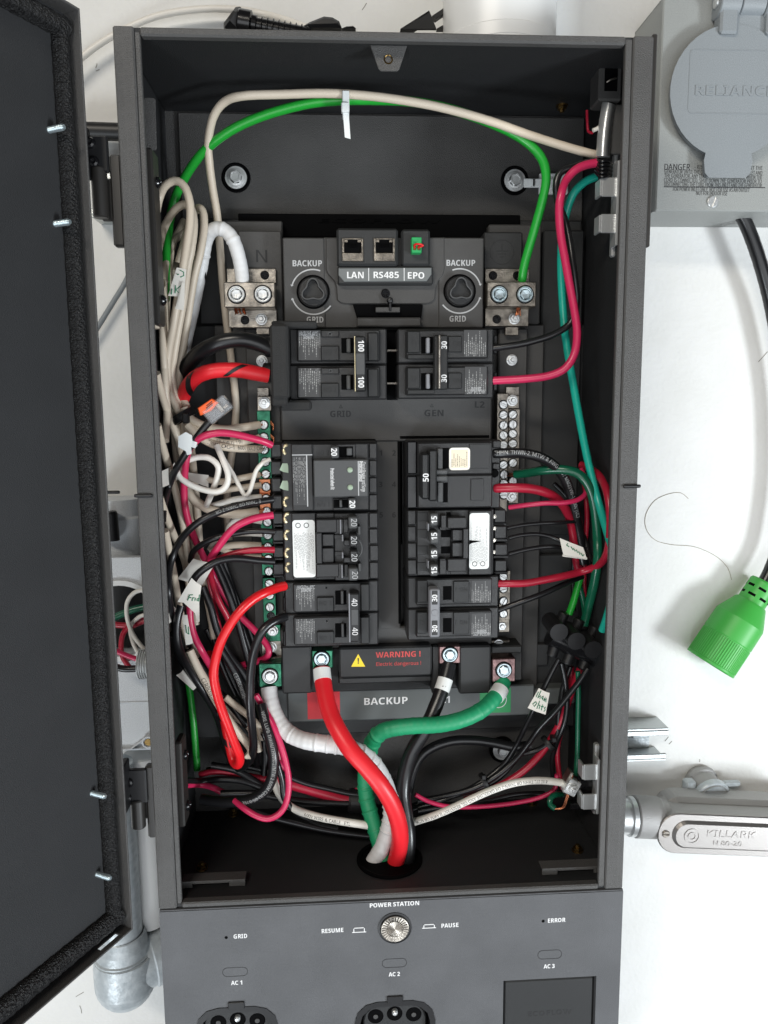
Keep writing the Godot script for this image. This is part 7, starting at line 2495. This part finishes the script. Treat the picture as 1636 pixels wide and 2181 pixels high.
		wire("lower_wire", q[0], q[2], q[3], q[1])
	p = [v(120.5, 134.9, -58), v(129.3, 130.7, -58), v(126.3, 112.7, -58), v(111.7, 118.7, -58)]
	o = thing("paper_tag", "white tag with two lines of green handwriting below the splice block", "label tag", p[0])
	flag(o, p, M.paper)
	pen(o, [[[0.08, 0.15], [0.1, 0.4]], [[0.2, 0.05], [0.22, 0.4], [0.32, 0.25], [0.36, 0.4]], [[0.5, 0.36], [0.42, 0.3], [0.5, 0.22], [0.56, 0.4]], [[0.64, 0.42], [0.66, 0.24], [0.72, 0.42], [0.78, 0.26], [0.82, 0.44]], [[0.2, 0.6], [0.12, 0.75], [0.25, 0.82], [0.3, 0.64], [0.2, 0.6]], [[0.4, 0.5], [0.42, 0.86]], [[0.42, 0.7], [0.52, 0.66], [0.54, 0.84]], [[0.66, 0.6], [0.68, 0.86]], [[0.6, 0.7], [0.76, 0.68]], [[0.9, 0.66], [0.82, 0.72], [0.92, 0.8], [0.84, 0.88]]], p)
	for k in 2:
		o = thing("black_cable_tie", ["small black cable tie where the lower right wires cross", "small black cable tie on the floor bundle at the right"][k], "cable tie", [v(137, 78.5, -80), v(81.7, 44.4, -84)][k])
		g = geo()
		g.lathe([v(136, 76.8, -82), v(82.7, 43.8, -85)][k], [v(0.8, 0.7, 0), v(0.9, 0.5, 0)][k], [w(4, -2), w(7.4, -2), w(7.8, 0), w(7.4, 2), w(4, 2)], 16)
		slab(g, [[135.6, 83, 139.5, 87.1], [78.2, 50.4, 82.1, 54.5]][k], -78, [-70.0, -74.0][k], 0.6)
		part("tie_band", g, M.black, o)
	p = [v(140.7, 54.2, -58), v(127.5, 58.4, -54), v(113, 61, -50), v(97.4, 60.3, -48), v(81.9, 56.8, -46), v(67, 50.6, -46), v(52.3, 42.6, -48), v(35.9, 33.4, -52), v(21.4, 25.4, -58), v(8.5, 16.8, -64)]
	o = wire("white_wire", "white printed wire sweeping from the lower right clamp to the centre cables", p, 3.2, M.w_white)
	print_on_wire("8 KE ETL THHN OR THWN-2 OR GASOLINE AND OIL RESISTANT II AWM OR MTW", o, p, 3.2, 2.2, M.ink_dark, 16.0)
	p = [v(145.8, 35.4, -74), v(137.9, 39.5, -66), v(132.9, 38.2, -62), v(132.4, 34.3, -60), v(135.8, 32, -58)]
	wire("green_wire", "short green pigtail hooked beside the lower right clamp", p, 2.6, M.w_deep_green)
	org = v(138.9, 31.9, -58)
	g = geo()
	for i in 5:
		var dz := v(0.3 * i - 0.6, 0.4 * sin(i * 2.0), 0.3 * i)
		g.tube(smooth_line([v(135, 32.1, -58) + dz, v(141.4, 33.7, -56) + dz, v(144, 42.8, -54) + dz, v(145.7, 52.9, -54) + dz, v(148.4, 62.6, -56) + dz], 2.0), 0.5, 6)
	one("copper_end", g, M.copper, "bare copper strands clamped to the right wall at the bottom", "copper strands")


# ---------------------------------------------------------------- heavy cables
func build_heavy_cables():
	var o: MeshInstance3D
	var p: Array
	var g: Geo
	# white neutral feeder with wrapped tape
	p = [v(-106, 450.5, -82), v(-106.7, 461.1, -82), v(-108.2, 471, -80), v(-111.1, 480.7, -78), v(-115.7, 487.4, -78), v(-121.1, 490, -78), v(-127, 489.1, -80), v(-132, 484.2, -84), v(-135.5, 474.1, -88), v(-139.6, 459.3, -92), v(-144.7, 440.4, -94), v(-149.7, 423, -96), v(-154.8, 405.3, -98), v(-159.3, 387.5, -102)]
	o = wire("heavy_cable", "thick white taped cable hooking over into the N lug", p, 5.2, M.w_heavy_white, "", [[0.2, 0.47, 0.0096], [0.27, 0.47, 0.0096], [0.45, 0.57, 0.0096]], 18)
	spiral_tape(o, p, 5.2, M.black, 42, 62, 60.0, 5.0, 2.2)
	spiral_tape(o, p, 5.2, M.black, 84, 96, 50.0, 4.0, 1.0)
	strands(o, v(-111.7, 434.2, -84), v(-110.2, 430.5, -82), 2.4, 10, 0.6)
	strands(o, v(-106.8, 434.2, -84), v(-106, 429.8, -82), 1.6, 8, 0.6)
	p = [v(-86.1, 402.5, -68), v(-95.9, 406.1, -66), v(-105.9, 408.1, -64), v(-116.3, 407.4, -64), v(-127, 404.6, -66), v(-138.6, 399.2, -72), v(-148.4, 391.7, -80), v(-155.2, 383.3, -88), v(-162.2, 369.2, -98), v(-162.6, 354.6, -90)]
	wire("heavy_cable", "thick black grid cable curving out of the upper left of the black clamp", p, 5.8, M.w_black, "", [], 18)
	p = [v(-87.2, 382, -66), v(-96.4, 383.7, -64), v(-108.2, 385.8, -62), v(-120.2, 386.2, -62), v(-130.5, 384.9, -62), v(-139.9, 381.7, -66), v(-147.5, 375.7, -72), v(-154.1, 367.1, -82), v(-159.4, 356.4, -92), v(-162.6, 343.5, -98)]
	o = wire("heavy_cable", "thick red grid cable with black spiral tape, below the black one", p, 5.5, M.w_heavy_red, "", [], 18)
	spiral_tape(o, p, 5.5, M.black, 16, 30, 46.0, 4.0, -0.9)
	spiral_tape(o, p, 5.5, M.black, 52, 84, 44.0, 7.0, -0.8)
	strands(o, v(105.2, 434.3, -84), v(104.9, 429, -84), 2.2, 10, 0.6)
	# the four backup feeders
	p = [v(-94.8, 135.5, -76), v(-93.6, 126.8, -72), v(-90, 117.3, -66), v(-84.2, 109.5, -60), v(-75.9, 104.1, -54), v(-64.7, 101.8, -48), v(-50.8, 100.8, -44), v(-36.4, 99, -42), v(-23.8, 93.9, -42), v(-13.6, 84.1, -44), v(-6.3, 71.2, -46), v(-0.8, 55.8, -48), v(1.4, 39.9, -48), v(-1.9, 24.5, -46), v(-7.2, 10.3, -46), v(-14.8, -3, -46), v(-19.4, -14.1, -46)]
	wire("heavy_cable", "thick white cable with wrinkled sleeve from the left lug down to the floor hole", p, 6.5, M.w_heavy_white, "backup feeder cables going through the floor hole", [[0.2, 0.57, 0.0080], [0.3, 0.66, 0.0064], [0.34, 0.76, 0.0064], [0.37, 0.76, 0.0064], [0.42, 0.95, 0.0064], [0.46, 0.95, 0.0064], [0.5, 0.95, 0.0064], [0.53, 0.66, 0.0064], [0.6, 0.47, 0.0064], [0.68, 0.95, 0.0048], [0.71, 0.95, 0.0048], [0.74, 0.95, 0.0048], [0.77, 0.95, 0.0048], [0.8, 0.76, 0.0048]], 22)
	p = [v(-52.2, 151.3, -72), v(-51.2, 143.3, -66), v(-49, 133.6, -56), v(-45.4, 124.1, -46), v(-39.7, 115, -36), v(-31.1, 103.4, -28), v(-19.7, 91.1, -24), v(-9.4, 78.2, -22), v(-0.9, 62.5, -24), v(4.7, 44.8, -28), v(6.9, 25.7, -34), v(5, 6.3, -40), v(0.7, -12.1, -44)]
	o = wire("heavy_cable", "thick bright red cable from the L lug sweeping down to the floor hole", p, 6.7, M.w_heavy_red, "backup feeder cables going through the floor hole", [], 22)
	cable_sleeve(o, p, 0.5, 10.0, 7.0, "")
	p = [v(50.8, 151.6, -74), v(46.6, 140.4, -68), v(41.2, 128.8, -62), v(33.7, 114.3, -56), v(26, 100.6, -54), v(17.8, 86, -54), v(12.5, 68.8, -54), v(10.7, 53.3, -52), v(12.6, 37.5, -48), v(14.4, 21.8, -44), v(13.4, 3.1, -42), v(11.2, -14.2, -44)]
	o = wire("heavy_cable", "thick black cable from the L1 lug passing behind the green one to the floor hole", p, 5.8, M.w_black, "backup feeder cables going through the floor hole", [], 20)
	cable_sleeve(o, p, 12.5, 22.5, 6.2, "S2")
	p = [v(95.6, 135.2, -76), v(92.1, 130.4, -70), v(85.1, 125.8, -62), v(73.8, 120, -54), v(57.5, 115.3, -48), v(38.8, 112.5, -46), v(18.6, 112.1, -46), v(2.2, 109.5, -48), v(-7.5, 104.2, -52), v(-13.3, 93.1, -58), v(-16.2, 77.7, -64), v(-18.5, 61.4, -68), v(-18, 44.9, -66), v(-14.6, 31.9, -60), v(-10.5, 19, -54), v(-7.1, 6.3, -48), v(-5.9, -10.7, -46)]
	o = wire("heavy_cable", "thick green sleeved cable from the right lug crossing to the floor hole", p, 6.3, M.w_heat_green, "backup feeder cables going through the floor hole", [[0.16, 0.38, 0.0080], [0.5, 0.76, 0.0080], [0.54, 0.76, 0.0080], [0.58, 0.57, 0.0064], [0.62, 0.57, 0.0064], [0.72, 0.95, 0.0064], [0.76, 0.95, 0.0064], [0.8, 0.76, 0.0064], [0.86, 0.57, 0.0064]], 22)
	cable_sleeve(o, p, 8.0, 17.5, 6.8, "")


func cable_sleeve(o: Node3D, pts: Array, from_mm: float, to_mm: float, rad: float, words: String):
	var g := geo()
	org = o.position
	g.org = org
	var line := smooth_line(pts, 2.0)
	var run := PackedVector3Array()
	for i in 7:
		run.append(on_line(line, lerpf(from_mm, to_mm, i / 6.0) * 0.001)[0])
	g.tube(run, rad, 22)
	part("white_sleeve", g, M.sticker, o)
	if words:
		var mid: Vector3 = run[3]
		write(words, mid + v(-0.8, -0.5, rad + 0.1), 3.0, M.ink_dark, o, 78.0, false, 0.3)


# ---------------------------------------------------------------- clamps, pads, little things
func build_small_things():
	var o: Node3D
	var g: Geo
	# silver cable clamps on the right wall, upper and lower
	for k in 2:
		o = thing("cable_clamp", ["stamped silver cable clamp with two bent lugs high on the right wall", "stamped silver cable clamp with two bent lugs low on the right wall"][k], "clamp", [v(162.2, 499.7, -46), v(162.4, 50.4, -46)][k])
		var a: Vector3 = [v(162.2, 499.7, -46), v(161.5, 57.6, -46)][k] * 1000.0
		var h: float = [28.0, 22.0][k]
		g = geo()
		g.box(a.x + 2.5, a.y - h, a.x + 4.5, a.y + h + 2, -52, -40, 0.4)
		g.box(a.x + 3.5, a.y - h - 6, a.x + 8.5, a.y + h + 10, -56, -50, 1.2)
		part("clamp_plate", g, M.zinc, o)
		for s in [1.0, -1.0]:
			g = geo()
			g.box(a.x - 7.5, a.y + s * 12.5 - 6.5, a.x + 3.0, a.y + s * 12.5 + 6.5, -44, -42.4, 0.4)
			g.box(a.x - 9.0, a.y + s * 12.5 - 6.0, a.x - 7.0, a.y + s * 12.5 + 6.0, -54, -42.6, 0.5)
			part("bent_lug", g, M.zinc, o)
		g = geo()
		g.box(a.x + 9, a.y - h - 12, a.x + 13, a.y + h + 16, -62, -34, 1.8)
		part("rubber_frame", g, M.black, o)
	# plastic latch and metal sheath at the top of the right wall
	o = thing("latch_strike", "black plastic latch strike at the top of the right wall", "latch", v(157.3, 583.4, -38))
	g = geo()
	slab(g, [149.3, 569.2, 166, 598.5], -60, -40, 1.2)
	part("strike_body", g, M.chassis, o)
	g = geo()
	slab(g, [153.2, 575.2, 162.5, 593.5], -41, -39.7, 0.3)
	part("strike_pocket", g, M.pitch, o)
	g = geo()
	g.tube(PackedVector3Array([v(154.1, 580.3, -38), v(156.6, 581.4, -36), v(160.6, 582.9, -38)]), 0.7, 8)
	part("spring_wire", g, M.tin, o)
	o = thing("hanging_strap", "dark plastic strap hanging below the latch strike", "strap", v(163.8, 552.5, -42))
	g = geo()
	slab(g, [160.8, 535, 169.6, 568.2], -47, -44, 0.5)
	part("strap_body", g, M.chassis, o)
	org = v(154.8, 550, -44)
	g = geo()
	g.tube(smooth_line([v(158.3, 568.1, -44), v(156.5, 559, -43), v(154.9, 546.2, -42), v(154.3, 532.3, -42)]), 5.0, 16, [], 0.15, 0.4)
	o = one("metal_sheath", g, M.zinc, "flattened silver cable sheath on the right wall above the clamp", "cable sheath")
	org = v(155.8, 528.1, -50)
	g = geo()
	for i in 5:
		g.tube(smooth_line([v(152.2, 533.5, -50) + v(0, -i * 2.4, 0), v(153.1, 529.2, -42) + v(0, -i * 2.6, 0), v(157.8, 529.9, -42) + v(0, -i * 2.6, 0), v(163.4, 529.7, -50) + v(0, -i * 2.4, 0)]), 1.3, 8)
	one("coiled_sheath", g, M.gloss_black, "dark glossy coil of sheath gripping the wires at the right clamp", "cable sheath")
	wire("white_pigtail", "short white pigtail curling left under the latch strike", [v(158.7, 565, -44), v(156.8, 560, -44), v(154.3, 555, -44), v(151, 552.1, -44), v(147.3, 550.5, -44)], 1.6, M.w_white)
	wire("red_pigtail", "tiny dark red wire end beside the white pigtail", [v(147.6, 569.7, -60), v(148.2, 561, -60), v(149.1, 555.2, -60), v(150.9, 553, -56)], 1.1, M.w_crimson)
	# adhesive tie pad with an unused zip tie by the right bolt
	o = thing("tie_pad", "white adhesive tie pad right of the upper right bolt", "tie mount", v(142.8, 537.4, -126))
	g = geo()
	slab(g, [129.9, 528.1, 153.8, 544.3], -126.5, -122.5, 0.8)
	part("pad", g, M.nylon, o)
	g = geo()
	slab(g, [116.7, 532.5, 140.9, 539.3], -122.6, -120, 0.8)
	slab(g, [122.2, 532.9, 125.3, 538.3], -120.4, -118.6, 0.2)
	part("strap_end", g, M.nylon, o)
	g = geo()
	for i in 4:
		slab(g, [123.7, 532.9, 124.9, 538.3], -118.8, -118.2, 0.0)
	part("strap_teeth", g, M.black, o)
	# ground clamp at the lower right
	o = thing("ground_clamp", "small silver ground clamp with a screw at the lower right wall", "clamp", v(147.6, 49.7, -56))
	xf = Transform3D(Basis(Vector3(0, 0, 1), deg_to_rad(-28)), v(147.2, 53.3, -50))
	g = geo()
	g.box(-5.6, -6.5, 5.6, 6.5, -7, 0, 0.8)
	part("clamp_block", g, M.zinc, o)
	g = geo()
	g.box(-8.5, 2, -5.8, 12, -8, 2, 0.6)
	part("clamp_jaw", g, M.tin, o)
	xf = Transform3D.IDENTITY
	shared("clamp_screw", fixing("hex_nut"), M.zinc, v(147.2, 53.3, -50), o)
	g = geo()
	g.lathe(v(156.4, 54.2, -56), Vector3.RIGHT, [w(0, -4), w(5, -4), w(6, -2), w(6, 8), w(0, 8)], 8)
	part("clamp_post", g, M.gloss_black, o)
	g = geo()
	slab(g, [149.2, 28.5, 160.6, 34.2], -68, -60, 1.0)
	part("clamp_foot", g, M.gloss_black, o)
